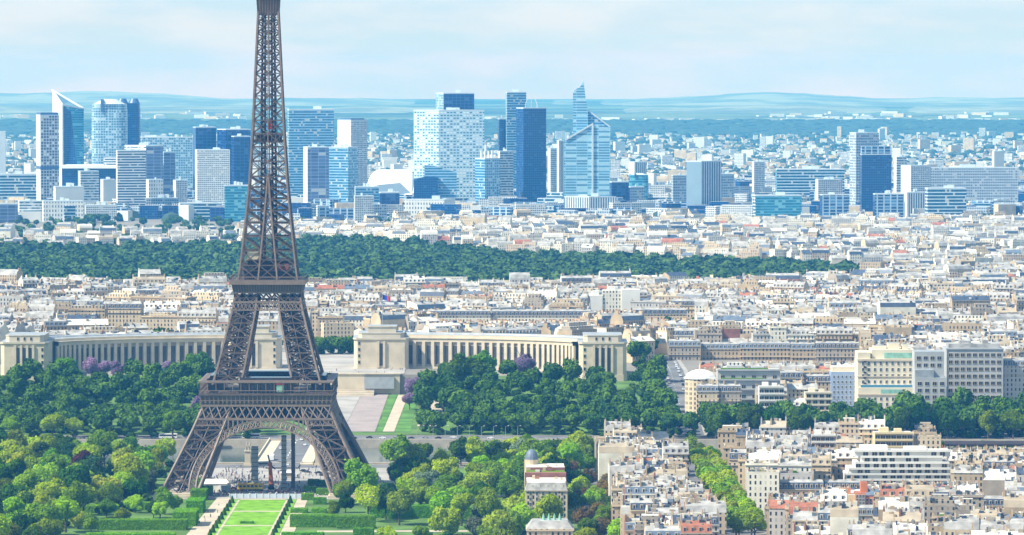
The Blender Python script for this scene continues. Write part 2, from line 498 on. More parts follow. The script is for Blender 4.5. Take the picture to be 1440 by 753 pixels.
# park ground, lawns, paths
sheet('park_ground', [(-420, 2300), (52, 2300), (52, 2846), (-420, 2846)], 'rough_grass', 0.04, 12)
for xa_, xb_ in ((-460, AX - 75.2), (AX - 74.9, AX + 74.9), (AX + 75.2, 104)):
    sheet('garden_ground', [(xa_, 3090), (xb_, 3090), (xb_, 3374), (xa_, 3374)], 'rough_grass', 0.30, 70)
sheet('plaza', [(-199, 2636), (-62, 2636), (-62, 2846), (-199, 2846)], 'paving', 0.09, 6)
sheet('path', [(-166, 2390), (-155.2, 2390), (-155.2, 2640), (-163, 2640)], 'gravel', 0.10, 4)
sheet('path', [(-118.3, 2390), (-111, 2390), (-112.5, 2640), (-118.3, 2640)], 'gravel', 0.10, 4)
sheet('lawn', [(-155, 2390), (-118.5, 2390), (-118.5, 2634), (-155, 2634)], 'lawn', 0.14, 4)
for x0, x1 in ((-150.6, -149.4), (-124.1, -122.9)):
    sheet('lawn_path', [(x0, 2390), (x1, 2390), (x1, 2630), (x0, 2630)], 'gravel', 0.20, 4)
for yy in (2398, 2478, 2560, 2632):
    sheet('lawn_path', [(-149.4, yy), (-124.1, yy), (-124.1, yy + 5), (-149.4, yy + 5)], 'gravel', 0.20, 1)
sheet('park_path', [(-100, 2446), (10, 2450), (10, 2458), (-100, 2455)], 'gravel', 0.11, 2)
sheet('park_path', [(-94, 2640), (20, 2655), (20, 2664), (-94, 2650)], 'gravel', 0.11, 2)

# bridge to the far bank
b = MB()
b.box(AX - 18, AX + 18, 2866, 3058, -1.2, 0.75)
for k in range(5): b.box(AX - 17.5, AX + 17.5, 2880 + k * 38, 2886 + k * 38, -8, -1.2)
br = b.build('bridge_deck', 'stone')
tag(br, kind='structure')
b = MB(); b.box(AX - 10, AX + 10, 2840, 3060, 0.77, 0.80); tag(b.build('bridge_road', 'asphalt'), kind='structure')
b = MB()
for k in range(11): b.box(AX - .25, AX + .25, 2846 + k * 20, 2856 + k * 20, 0.81, 0.815)
tag(b.build('road_marking', 'white_paint'), kind='structure')
for sx in (-1, 1):
    b = MB(); b.box(AX + sx * 17.6 - .4, AX + sx * 17.6 + .4, 2868, 3056, 0.7, 1.9)
    tag(b.build('bridge_parapet', 'stone_pale'), 'pale stone parapet along the %s edge of the bridge behind the tower' % ('left' if sx < 0 else 'right'), 'parapet')
pmat('garden_green', (0.085, 0.20, 0.03), 0.95, 0.3, 0.08)
# gardens below the palace: pool, stairs, lawns
sheet('pool_plaza', [(-110, 3110), (-89, 3110), (-87, 3372), (-106, 3372)], 'pink_paving', 0.42, 30)
sheet('pool_side_path', [(-135, 3110), (-110.2, 3110), (-106.2, 3372), (-135, 3372)], 'paving', 0.42, 30)
sheet('garden_path', [(-84, 3110), (-76.5, 3110), (-73, 3370), (-80, 3370)], 'gravel', 0.46, 30)
sheet('garden_lawn', [(-76, 3110), (-66, 3110), (-66, 3370), (-72, 3370)], 'garden_green', 0.44, 30)
sheet('garden_lawn', [(-87.6, 3110), (-84.2, 3110), (-80.6, 3370), (-85.6, 3370)], 'garden_green', 0.47, 30)
sheet('garden_lawn', [(-150, 3200), (-136, 3200), (-136, 3330), (-150, 3330)], 'garden_green', 0.44, 20)
sheet('garden_path', [(-62, 3130), (-48, 3130), (-40, 3250), (-58, 3250)], 'gravel', 0.46, 10)
sheet('avenue', [(107, 3084), (124, 3084), (120.5, 3560), (105, 3560)], 'asphalt', 0.40, 60)
sheet('avenue_pavement', [(124, 3084), (127.5, 3084), (123.5, 3560), (120.5, 3560)], 'paving', 0.5, 60)
sheet('street', [(102, 2380), (124, 2380), (119, 2846), (101, 2846)], 'asphalt', 0.12, 6)
sheet('street', [(32, 2380), (55, 2380), (56, 2846), (44, 2846)], 'asphalt', 0.12, 6)
sheet('esplanade', [(-200, 3382), (-76, 3382), (-76, 3640), (-200, 3640)], 'paving', 0.4, 30)

b = MB()
for k in range(40): b.box(113.6 - k * .05, 113.9 - k * .05, 3092 + k * 11, 3097 + k * 11, H(113, 3094 + k * 11) + .52, H(113, 3094 + k * 11) + .56)
for k in range(90): b.box(-420 + k * 9, -416 + k * 9, 3069.8, 3070.2, H(0, 3070) + .30, H(0, 3070) + .32)
tag(b.build('road_marking', 'white_paint'), kind='structure')
# haze
mh = bpy.data.materials.new('haze_air'); mh.use_nodes = True
t = mh.node_tree
t.nodes.remove(t.nodes['Principled BSDF'])
pv = t.nodes.new('ShaderNodeVolumePrincipled')
pv.inputs['Color'].default_value = HAZE_COLOR + (1,)
pv.inputs['Density'].default_value = HAZE_DENSITY
pv.inputs['Absorption Color'].default_value = HAZE_ABSORB + (1,)
pv.inputs['Anisotropy'].default_value = 0.0
t.links.new(pv.outputs[0], t.nodes['Material Output'].inputs['Volume'])
MATS['haze_air'] = mh
b = MB(); b.box(-9800, 9800, -400, 33900, -12, 350)
tag(b.build('haze', 'haze_air'), 'pale blue summer haze over the whole city', 'haze', kind='stuff')

# ================================================================== THE IRON TOWER
def iron_tower(cx, cy):
    root = empty('iron_lattice_tower', (cx, cy, 0))
    tag(root, 'tall brown iron lattice tower on four splayed legs with arches beneath', 'tower')
    hh = [0, 39, 50, 57, 64, 102, 115, 122, 151, 172, 200, 268, 276]
    hv = [58.5, 39.2, 34.6, 31.6, 29.2, 19.6, 17.3, 16.0, 12.8, 10.7, 8.9, 5.7, 5.3]
    lh = [0, 39, 57, 64, 102, 115, 122, 176, 300]; lv = [20.5, 16, 15.5, 15.5, 13, 11.6, 10.9, 10.05, 10]
    hw = lambda h: float(np.interp(h, hh, hv))
    lw = lambda h: min(float(np.interp(h, lh, lv)), hw(h) - 0.25)
    IM = ['iron', 'iron_dark', 'iron_light']
    def leg(sx, sy, levels, name, cw, xw, fine=True, core=0.0):
        b = MB(); fb = MB()
        def corner(h, i, j):     # i,j = 1 outer, 0 inner
            o, n = hw(h), hw(h) - lw(h)
            return (sx * (o if i else n), sy * (o if j else n), h)
        for k in range(len(levels) - 1):
            h0, h1 = levels[k], levels[k + 1]
            hm = (h0 + h1) / 2
            C0 = {(i, j): corner(h0, i, j) for i in (0, 1) for j in (0, 1)}
            C1 = {(i, j): corner(h1, i, j) for i in (0, 1) for j in (0, 1)}
            CM = {(i, j): corner(hm, i, j) for i in (0, 1) for j in (0, 1)}
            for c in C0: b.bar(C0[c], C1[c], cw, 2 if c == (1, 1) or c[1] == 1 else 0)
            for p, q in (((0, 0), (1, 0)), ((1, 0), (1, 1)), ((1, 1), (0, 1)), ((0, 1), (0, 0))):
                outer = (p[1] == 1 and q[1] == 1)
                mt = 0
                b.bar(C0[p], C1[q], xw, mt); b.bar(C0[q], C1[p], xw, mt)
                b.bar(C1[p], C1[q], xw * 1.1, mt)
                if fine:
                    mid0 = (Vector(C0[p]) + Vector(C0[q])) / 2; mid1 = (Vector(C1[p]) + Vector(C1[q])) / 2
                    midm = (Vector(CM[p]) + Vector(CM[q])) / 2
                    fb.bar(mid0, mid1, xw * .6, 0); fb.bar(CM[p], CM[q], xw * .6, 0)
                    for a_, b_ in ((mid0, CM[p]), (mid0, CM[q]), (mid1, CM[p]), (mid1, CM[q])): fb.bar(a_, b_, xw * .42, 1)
            # stairs and lift track inside the leg
            if core:
                ci = [Vector((sx * (hw(h) - lw(h) / 2), sy * (hw(h) - lw(h) / 2), h)) for h in (h0, h1)]
                off = Vector((core * .5, 0, 0))
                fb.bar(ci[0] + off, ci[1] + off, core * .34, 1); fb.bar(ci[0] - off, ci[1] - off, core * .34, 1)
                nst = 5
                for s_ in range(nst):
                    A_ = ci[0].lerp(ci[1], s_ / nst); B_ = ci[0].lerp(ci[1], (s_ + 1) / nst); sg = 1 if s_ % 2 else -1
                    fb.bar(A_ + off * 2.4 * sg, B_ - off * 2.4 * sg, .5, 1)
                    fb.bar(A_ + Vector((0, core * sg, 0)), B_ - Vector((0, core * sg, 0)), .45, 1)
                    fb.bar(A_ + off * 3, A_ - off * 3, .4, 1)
        o = b.build(name, IM, root)
        fb.build('bracing', IM, o)
        return o
    base_levels = [2.5, 15, 26.5, 36.5, 49]
    up_levels = [61, 70, 78.5, 87, 95, 102, 109]
    for sx in (-1, 1):
        for sy in (-1, 1):
            l = leg(sx, sy, base_levels, 'leg', 1.25, .80, True, 3.2)
            c = 58.5 - 10.2
            b = MB(); b.cbox(sx * c, sy * c, -.5, 26, 26, 2.2, 0); b.cbox(sx * c, sy * c, 1.7, 24, 24, 1.2, 0)
            b.build('stone_footing', 'stone', l)
            leg(sx, sy, up_levels, 'upper_leg', 1.0, .62, True, 2.4)
    # --- helper for the four faces: local frame (u along face, d outwards)
    def face(k):
        return {0: lambda u, d, z: (u, -d, z), 1: lambda u, d, z: (d, u, z), 2: lambda u, d, z: (-u, d, z), 3: lambda u, d, z: (-d, -u, z)}[k]
    def band(b, k, z0, z1, d0, d1, n, w, m=0, rails=True, u0=None, u1=None, twice=False):
        f = face(k)
        a0 = -d0 if u0 is None else u0[0]; e0 = d0 if u0 is None else u0[1]
        a1 = -d1 if u1 is None else u1[0]; e1 = d1 if u1 is None else u1[1]
        for i in range(n):
            s0, s1 = i / n, (i + 1) / n
            p00 = f(a0 + (e0 - a0) * s0, d0, z0); p01 = f(a0 + (e0 - a0) * s1, d0, z0)
            p10 = f(a1 + (e1 - a1) * s0, d1, z1); p11 = f(a1 + (e1 - a1) * s1, d1, z1)
            b.bar(p00, p11, w, m); b.bar(p01, p10, w, m)
            if twice:
                q = lambda A, B: tuple((np.array(A) + np.array(B)) / 2)
                b.bar(q(p00, p01), q(p00, p10), w * .7, m); b.bar(q(p00, p01), q(p01, p11), w * .7, m)
                b.bar(q(p10, p11), q(p00, p10), w * .7, m); b.bar(q(p10, p11), q(p01, p11), w * .7, m)
        if rails:
            b.bar(f(a0, d0, z0), f(e0, d0, z0), w * 1.9, 2); b.bar(f(a1, d1, z1), f(e1, d1, z1), w * 1.9, 2)
    # --- arches
    for k in range(4):
        f = face(k); b = MB(); n = 44
        def P(t, r): 
            x = -(38 + r) * math.cos(t); z = 4 + (34 + r) * math.sin(t)
            return x, z
        prev = None
        for i in range(n + 1):
            t = math.pi * i / n
            xi, zi = P(t, 0); xo, zo = P(t, 3.7)
            di, do = hw(max(zi, 0)) + .15, hw(max(zo, 0)) + .15
            cur = (f(xi, di, zi), f(xo, do, zo), f(xi, di - 4, zi), f(xo, do - 4, zo))
            if prev:
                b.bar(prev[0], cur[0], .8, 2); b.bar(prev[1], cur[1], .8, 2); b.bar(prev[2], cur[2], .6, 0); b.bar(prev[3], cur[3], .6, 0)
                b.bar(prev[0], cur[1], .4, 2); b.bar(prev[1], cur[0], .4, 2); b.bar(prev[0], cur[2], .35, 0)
                b.quad(prev[0], cur[0], cur[2], prev[2], 0)
            b.bar(cur[0], cur[1], .5, 2)
            prev = cur
        # spandrel posts with small round heads
        for i in range(-13, 14):
            u = i * 2.6
            z = 4 + 37.7 * math.sqrt(max(0, 1 - (u / 41.7) ** 2))
            if z > 41.4 or abs(u) < 10: continue
            top = 42.2
            if abs(u) > hw(39) - lw(39) + 1.5: continue
            b.bar(f(u, hw(z) + .1, z), f(u, hw(top) + .1, top), .8, 0)
            b.bar(f(u - 1.3, hw(top) + .1, top - .2), f(u + 1.3, hw(top) + .1, top - .2), .9, 0)
        b.build('arch', IM, root)
    # --- first platform
    b = MB()
    for k in range(4):
        ii = hw(39) - lw(39)
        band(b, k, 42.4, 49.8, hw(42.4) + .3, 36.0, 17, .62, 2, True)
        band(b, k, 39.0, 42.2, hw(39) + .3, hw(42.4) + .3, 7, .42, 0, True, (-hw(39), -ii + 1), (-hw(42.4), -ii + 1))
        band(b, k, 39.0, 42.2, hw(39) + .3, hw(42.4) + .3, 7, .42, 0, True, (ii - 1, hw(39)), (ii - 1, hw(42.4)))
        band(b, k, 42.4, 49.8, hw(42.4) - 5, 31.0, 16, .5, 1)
        f = face(k); b.quad(f(-30, 30.5, 42.6), f(30, 30.5, 42.6), f(30, 30.5, 49.8), f(-30, 30.5, 49.8), 1)  # dark sheet behind the lattice, stands in for the shade inside the girder
    b.build('lattice_girder', IM, root)
    b = MB()
    b.prism([(-36, -36), (36, -36), (36, 36), (-36, 36)], 49.8, 50.3, 2, bottom=True)
    for k in range(4):
        f = face(k); A = [f(-36, 36, 50.3), f(36, 36, 50.3), f(36, 35, 50.3), f(-36, 35, 50.3)]
        B = [(x * 1.012, y * 1.012, 55.6) for x, y, z in A]
        b.quad(A[0], A[1], B[1], B[0], 0)
        for i in range(31):
            u = -36 + 72 * i / 30
            b.bar(f(u, 36.2, 50.3), f(u * 1.012, 36.7, 55.4), .5, 2)
            b.bar(f(u, 36.3, 51.2), f(u, 36.5, 52.4), 1.0, 2)
        b.bar(f(-37, 36.8, 52.6), f(37, 36.8, 52.6), .3, 2)
    fas = b.build('name_frieze', IM, root)
    b = MB()
    b.prism([(-37.4, -37.4), (37.4, -37.4), (37.4, 37.4), (-37.4, 37.4)], 55.5, 56.6, 0, bottom=True)
    dk = b.build('first_platform', IM, root)
    b = MB()
    for k in range(4):
        f = face(k)
        for i in range(33):
            u = -37 + 74 * i / 32
            if i % 2 == 0: b.bar(f(u, 37, 56.6), f(u, 37, 62.8), .35, 2)
            b.bar(f(u, 37.2, 56.6), f(u, 37.2, 58.2), .25, 0)
        b.bar(f(-37.4, 37.2, 58.2), f(37.4, 37.2, 58.2), .35, 2)
        b.bar(f(-37.4, 37, 62.9), f(37.4, 37, 62.9), .9, 2)
        b.quad(f(-37.2, 37.1, 63.3), f(37.2, 37.1, 63.3), f(34, 33.6, 63.7), f(-34, 33.6, 63.7), 0)
    b.build('gallery_railing', IM, dk)
    for k in range(4):
        f = face(k); b = MB()
        p = [f(-15, 33.4, 0)[:2], f(15, 33.4, 0)[:2], f(13, 24, 0)[:2], f(-13, 24, 0)[:2]]
        b.prism(p, 56.6, 63.4, 0, 1)
        p = [(x * .97, y * .97) for x, y in p]; b.prism(p, 63.4, 65.2, 1, 0)
        o = b.build('restaurant_pavilion', ['dark_glass', 'iron_dark'], root)
        b = MB()
        for i in range(9):
            u = -15 + i * 3.75
            b.bar(f(u, 33.6, 56.6), f(u, 33.6, 63.4), .5, 0)
        b.bar(f(-15.4, 33.6, 63.4), f(15.4, 33.6, 63.4), .9, 1)
        b.build('pavilion_frame', ['iron', 'iron_light'], o)
    b = MB(); b.cbox(8, -36.2, 57.2, 4.2, 1.2, 4.4, 0); b.cbox(8, -36.3, 61.3, 4.8, 1.4, 1.2, 1)
    b.build('kiosk', ['copper_green', 'red_paint'], dk)
    # --- second platform
    b = MB()
    for k in range(4):
        band(b, k, 106.6, 111.9, hw(106.6) + .2, hw(111.9) + .6, 8, .5, 0, True, None, None, False)
        band(b, k, 102.2, 106.4, hw(102.2) + .3, hw(106.4) + .3, 18, .36, 2, True)
        band(b, k, 106.6, 111.9, hw(106.6) - 4, hw(111.9) - 4, 6, .5, 1)
    b.build('lattice_girder', IM, root)
    b = MB()
    q = lambda r: [(-r, -r), (r, -r), (r, r), (-r, r)]
    b.prism(q(18.6), 111.9, 116.4, 0, bottom=True, poly2=q(19.6))
    for k in range(4):
        f = face(k)
        for i in range(27):
            u = -1 + 2 * i / 26
            b.bar(f(u * 18.8, 18.9, 111.9), f(u * 19.8, 19.9, 116.4), .32, 2)
    b.prism(q(21.3), 116.4, 118.9, 2, top=0, bottom=True)
    p2 = b.build('second_platform', IM, root)
    b = MB()
    for k in range(4):
        f = face(k)
        for i in range(37):
            u = -21 + 42 * i / 36
            b.bar(f(u, 21, 118.9), f(u, 21, 120.6), .22, 0)
        b.bar(f(-21.2, 21, 120.7), f(21.2, 21, 120.7), .4, 2)
    b.build('railing', IM, p2)
    b = MB(); b.prism(q(13.2), 118.9, 123.6, 1, bottom=False); b.prism(q(14.2), 123.6, 124.3, 0, bottom=True); b.prism(q(11.5), 124.3, 129.4, 1)
    b.prism(q(12.6), 129.4, 130.2, 2, bottom=True)
    p3 = b.build('upper_pavilion', ['iron', 'iron_dark', 'iron_light'], p2)
    b = MB(); b.cbox(-8.3, -12.4, 130.2, 6.5, 3, 4.2, 0); b.build('shop_booth', 'stone_pale', p2)
    b = MB(); b.cbox(8, -12.4, 124.3, 9, 2, 3.6, 0); b.build('shop_booth', 'rust_paint', p2)
    # --- upper shaft
    lv_ = [118.9, 127, 135, 143, 150.5, 157.5, 164, 170.5, 176.5]
    for sx in (-1, 1):
        for sy in (-1, 1):
            leg(sx, sy, lv_, 'shaft_leg', .85, .5, False, 0)
    b = MB()
    for k in range(4):
        f = face(k)
        for i in range(len(lv_) - 1):
            h0, h1 = lv_[i], lv_[i + 1]
            g0, g1 = hw(h0) - lw(h0), hw(h1) - lw(h1)
            b.bar(f(-g1, hw(h1), h1), f(g1, hw(h1), h1), .6, 0)
            b.bar(f(-g0, hw(h0), h0), f(g1, hw(h1), h1), .42, 0); b.bar(f(g0, hw(h0), h0), f(-g1, hw(h1), h1), .42, 0)
        z = 176.5
        while z < 268:
            st = max(5.6, hw(z) * .82); z1 = min(z + st, 269)
            if 269 - z1 < 3: z1 = 269
            a, c = hw(z), hw(z1)
            b.bar(f(-a, a, z), f(-c, c, z1), .95, 2)
            b.bar(f(0, a, z), f(0, c, z1), .55, 2)
            b.bar(f(-c, c, z1), f(c, c, z1), .55, 0)
            for s in (-1, 1):
                b.bar(f(s * a, a, z), f(0, c, z1), .46, 0); b.bar(f(0, a, z), f(s * c, c, z1), .46, 0)
                zm = (z + z1) / 2; m_ = (a + c) / 2
                b.bar(f(0, m_, zm), f(s * m_, m_, zm), .26, 1); b.bar(f(s * m_ / 2, a, z), f(s * m_ / 2, c, z1), .26, 1)
            z = z1
    b.build('upper_shaft', IM, root)
    b = MB()
    for sx in (-1, 1):
        for sy in (-1, 1):
            x0, x1 = sx * 3.4, sx * 2.5
            for dx in (-1.15, 1.15):
                for dy in (-.9, .9):
                    b.bar((x0 + dx, sy * 3 + dy, 119), (x1 + dx * .6, sy * 2.2 + dy * .6, 274), .75, 1)
            n = 52
            for i in range(n):
                z = 121 + i * 2.95; t_ = (z - 119) / 155
                xx = x0 + (x1 - x0) * t_; yy = sy * (3 - .8 * t_)
                b.bar((xx - 1.3, yy - 1, z), (xx + 1.3, yy + 1, z + 1.6), .6, 1)
                b.bar((xx + 1.3, yy - 1, z), (xx - 1.3, yy + 1, z + 1.6), .6, 1)
    b.build('lift_shaft', IM, root)
    b = MB(); b.cbox(.9, -4.4, 203, 2.4, 2, 5.4, 0); b.build('lift_cabin', 'red_paint', root)
    b = MB(); b.prism(q(8.5), 195.6, 196.6, 0, bottom=True); b.prism(q(7.2), 196.6, 199.6, 1); b.prism(q(8.8), 199.6, 200.2, 0, bottom=True)
    for k in range(4):
        f = face(k)
        for i in range(9): b.bar(f(-8.6 + i * 2.15, 8.8, 196.6), f(-8.6 + i * 2.15, 8.8, 200), .3, 2)
    b.build('middle_landing', IM, root)
    # --- top platform, cabin, aerial
    b = MB()
    b.prism(q(5.6), 267, 269, 0, bottom=True)
    b.prism(q(5.7), 269, 276.5, 0, poly2=q(6.2), bottom=True); b.prism(q(6.2), 276.5, 280, 0, poly2=q(8.4))
    for k in range(4):
        f = face(k)
        for i in range(9):
            u = -1 + i / 4
            b.bar(f(u * 5.8, 5.8, 268), f(u * 6.3, 6.3, 276.5), .4, 2)
    b.prism(q(8.6), 280, 283, 1); b.prism(q(9), 283, 283.8, 0, bottom=True); b.prism(q(6), 283.8, 287, 1); b.prism(q(6.4), 287, 288, 0, bottom=True)
    tp = b.build('top_platform', IM, root)
    b = MB(); b.cyl(0, 0, 288, 296, 3.6, 0, 12, 2.2); b.cyl(0, 0, 296, 312, 1.6, 1, 10, 1.2); b.cyl(0, 0, 312, 330, .7, 1, 8, .3)
    b.build('aerial', IM, tp)
iron_tower(-136.8, 2700)
# ================================================================== THE PALACE (two curved wings)
def window_mesh(name, w, h, frame='white_paint', pane='window_pane', bars=1):
    """a window in the x-z plane facing -y, sill at z=0"""
    b = MB()
    b.quad((-w / 2, -.04, 0), (w / 2, -.04, 0), (w / 2, -.04, h), (-w / 2, -.04, h), 1)
    t = .11 * max(1, w / 1.6)
    b.box(-w / 2 - t, -w / 2, -.14, .05, -t, h + t, 0); b.box(w / 2, w / 2 + t, -.14, .05, -t, h + t, 0)
    b.box(-w / 2, w / 2, -.14, .05, h, h + t, 0); b.box(-w / 2, w / 2, -.2, .05, -t, 0, 0)
    for i in range(bars):
        x = -w / 2 + w * (i + 1) / (bars + 1)
        b.box(x - t * .3, x + t * .3, -.1, -.02, 0, h, 0)
    return b.mesh(name, [frame, pane])

def palace(s, look):
    C = Vector((AX - 3 if s < 0 else AX, 3354)); RR = 190; KY = .455
    root = empty('curved_palace', (C.x + s * RR * math.sin(R(45)), C.y + RR * KY * math.cos(R(45)), 22))
    rot_ = lambda a: -s * math.atan2(math.sin(R(a)), math.cos(R(a)) / KY)
    tag(root, look, 'palace')
    ox, oy, oz = root.location
    def pt(a, r, z): return (C.x + s * r * math.sin(R(a)) - ox, C.y + (RR * KY + (r - RR) * .8) * math.cos(R(a)) - oy, z - oz)
    n = 26; a0, a1 = 16.5, 72.5
    wall, roof, base, plin = MB(), MB(), MB(), MB()
    flip = s > 0
    def Q(b, A, B, C_, D, m=0):
        b.quad(A, B, C_, D, m)
    for i in range(n):
        p, q = a0 + (a1 - a0) * i / n, a0 + (a1 - a0) * (i + 1) / n
        Q(wall, pt(p, RR, 8), pt(q, RR, 8), pt(q, RR, 42.2), pt(p, RR, 42.2))
        Q(wall, pt(p, RR + 24, 8), pt(q, RR + 24, 8), pt(q, RR + 24, 45), pt(p, RR + 24, 45))
        # entablature: soffit, fascia, ledge, attic
        Q(base, pt(p, RR - 1.6, 42.2), pt(q, RR - 1.6, 42.2), pt(q, RR, 42.2), pt(p, RR, 42.2))
        Q(base, pt(p, RR - 1.6, 42.2), pt(q, RR - 1.6, 42.2), pt(q, RR - 1.6, 44.6), pt(p, RR - 1.6, 44.6))
        Q(base, pt(p, RR - 2.4, 44.6), pt(q, RR - 2.4, 44.6), pt(q, RR - 2.4, 45.3), pt(p, RR - 2.4, 45.3))
        Q(base, pt(p, RR - 2.4, 44.6), pt(q, RR - 2.4, 44.6), pt(q, RR - 1.6, 44.6), pt(p, RR - 1.6, 44.6))
        Q(base, pt(p, RR - 2.4, 45.3), pt(q, RR - 2.4, 45.3), pt(q, RR + 2, 45.3), pt(p, RR + 2, 45.3))
        Q(base, pt(p, RR + 2, 45.3), pt(q, RR + 2, 45.3), pt(q, RR + 2, 47), pt(p, RR + 2, 47))
        Q(roof, pt(p, RR + 2, 47), pt(q, RR + 2, 47), pt(q, RR + 11, 47.2), pt(p, RR + 11, 47.2))
        Q(roof, pt(p, RR + 11, 47.2), pt(q, RR + 11, 47.2), pt(q, RR + 12, 48.3), pt(p, RR + 12, 48.3))
        Q(roof, pt(p, RR + 12, 48.3), pt(q, RR + 12, 48.3), pt(q, RR + 24, 48), pt(p, RR + 24, 48))
        Q(plin, pt(p, RR - 2.2, 24.5), pt(q, RR - 2.2, 24.5), pt(q, RR, 24.5), pt(p, RR, 24.5))
        Q(plin, pt(p, RR - 2.2, 6), pt(q, RR - 2.2, 6), pt(q, RR - 2.2, 24.5), pt(p, RR - 2.2, 24.5))
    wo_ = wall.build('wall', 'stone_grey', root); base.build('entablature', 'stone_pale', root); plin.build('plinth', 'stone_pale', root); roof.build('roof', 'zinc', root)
    pm = MB(); pm.box(-1.15, 1.15, -.9, .9, 0, 17.7, 0)
    pmesh = pm.mesh('pilaster', ['stone_pale'])
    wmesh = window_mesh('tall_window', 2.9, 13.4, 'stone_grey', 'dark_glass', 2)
    for i in range(n + 1):
        a = a0 + (a1 - a0) * i / n
        o = bpy.data.objects.new('pilaster', pmesh); COL.objects.link(o); o.parent = root
        o.location = pt(a, RR - .8, 24.5); o.rotation_euler = (0, 0, rot_(a))
        if i < n:
            o = bpy.data.objects.new('tall_window', wmesh); COL.objects.link(o); o.parent = root
            a += (a1 - a0) / n / 2
            o.location = pt(a, RR - .25, 26.2); o.rotation_euler = (0, 0, rot_(a))
    def pav(name, x0, x1, y0, y1, ztop, bays, attic=4.0, tallglass=True, inset=2.0):
        """x measured outwards from the axis"""
        xs = sorted((C.x + s * x0 - ox, C.x + s * x1 - ox)); ya, yb = y0 - oy, y1 - oy
        b = MB(); zb = 4 - oz; zt = ztop - oz
        ch = 2.6
        poly = lambda e: [(xs[0] - e + ch, ya - e), (xs[1] + e - ch, ya - e), (xs[1] + e, ya - e + ch), (xs[1] + e, yb + e), (xs[0] - e, yb + e), (xs[0] - e, ya - e + ch)]
        b.prism(poly(0), zb, zt - 1.2, 0); b.prism(poly(.7), zt - 1.2, zt, 0, 1, bottom=True)
        b.prism(poly(.5), zb, 24 - oz, 0, 0)
        b.prism([(p[0] * 1, p[1]) for p in poly(-3.2)], zt, zt + attic, 0, 1)
        b.prism(poly(-2.9), zt + attic, zt + attic + .5, 0, 1, bottom=True)
        o = b.build(name, ['stone_pale', 'zinc'], root)
        wd = xs[1] - xs[0]
        pm2 = MB(); pm2.box(-.85, .85, -.6, .6, 0, zt - 2.2 - 24.2 + oz, 0); pme = pm2.mesh('pilaster', ['stone_pale'])
        span = bays * 4.2
        wme = window_mesh('tall_window', 2.6, zt + oz - 29.5, 'stone_grey', 'dark_glass', 2)
        for i in range(bays + 1):
            c = dupe_mesh('pilaster', pme, o, ((xs[0] + xs[1]) / 2 - span / 2 + 4.2 * i, ya - .4, 24.2 - oz))
            if i < bays:
                dupe_mesh('tall_window', wme, o, ((xs[0] + xs[1]) / 2 - span / 2 + 4.2 * (i + .5), ya - .05, 25.6 - oz))
        sm = window_mesh('window', 1.4, 2.2, 'stone_pale', 'dark_glass', 0)
        for z in (27, 31.5, 36, 40.5):
            c = dupe_mesh('window', sm, o, (xs[0] + 3.8 if s > 0 else xs[1] - 3.8, ya - .05, z - oz))
        if attic > 3.5:
            for i in range(3):
                dupe_mesh('window', sm, o, ((xs[0] + xs[1]) / 2 + (i - 1) * 4.6, ya + 3.2 - .06, zt + 1.0))
        return o
    pav('central_pavilion', 24 if s > 0 else 26, 63, 3424, 3462, 45.4, 1, 3.0)
    pav('end_pavilion', 184, 217, 3345, 3392, 46.8, 3, 4.2)
    b = MB()   # flagpole / upper block on the central pavilion
    x = C.x + s * 44 - ox
    b.box(x - 10, x + 10, 3432 - oy, 3452 - oy, 48.9 - oz, 52.8 - oz, 0, 1); b.box(x - 10.5, x + 10.5, 3431.5 - oy, 3452.5 - oy, 52.8 - oz, 53.5 - oz, 0, 1)
    b.build('upper_block', ['stone_pale', 'zinc'], root)
    if s > 0:
        b = MB(); b.cyl(x, 3442 - oy, 53.5 - oz, 76 - oz, .22, 0, 6, .12); fp = b.build('flagpole', 'steel', root)
        b = MB(); zz = 72 - oz
        for i in range(5):
            y0, y1 = (3442 - oy + .5 * math.sin(i * 1.1), 3442 - oy + .5 * math.sin((i + 1) * 1.1))
            b.quad((x + .2 + i * 1.1, y0, zz - i * .35), (x + .2 + (i + 1) * 1.1, y1, zz - (i + 1) * .35), (x + .2 + (i + 1) * 1.1, y1, zz + 3.6 - (i + 1) * .3), (x + .2 + i * 1.1, y0, zz + 3.6 - i * .3), 0 if i < 3 else 1)
        b.build('flag', ['flag_blue', 'red_paint'], fp)
def dupe_mesh(name, me, parent, loc, rz=0, scale=None):
    o = bpy.data.objects.new(name, me); COL.objects.link(o); o.parent = parent
    o.location = loc; o.rotation_euler = (0, 0, rz)
    if scale: o.scale = scale
    return o
pmat('flag_blue', (0.03, 0.06, 0.4), 0.7, 0.1)
pmat('zinc', (0.31, 0.33, 0.35), 0.5, 0.16, 0.25, 0.4)
palace(1, 'pale stone palace wing curving away right of the iron tower, with a flagpole')
palace(-1, 'pale stone palace wing curving away left, partly hidden by the iron tower')
b = MB()
b.box(AX - 58, AX + 58, 3376.2, 3381, 4, 22.4, 0); b.box(AX - 58.6, AX + 58.6, 3375.6, 3381, 22.4, 23.1, 0)
tw = empty('terrace_wall', (AX, 3377, 6))
tag(tw, 'plain pale terrace wall below the palace forecourt, beside the iron tower', 'wall')
o = b.build('wall', 'stone_pale', tw); o.location = (-AX, -3377, -6)
b = MB(); b.box(33, 54, -3.4, -.9, 6.4, 14.6, 0, 1); b.box(39, 52, -3.5, -3.42, 0, 3, 1)
b.build('loggia', ['steel', 'dark_glass'], tw)
b = MB()
for k in range(6): b.box(12, 40, -24 + k * 3.8, -20.2 + k * 3.8, -2, .6 + k * 1.0, 0)
b.build('stairs', 'stone', tw)
b = MB(); b.box(-19, -14.5, -1.1, -.9, 3, 11, 0); b.build('doorway', 'dark_glass', tw)

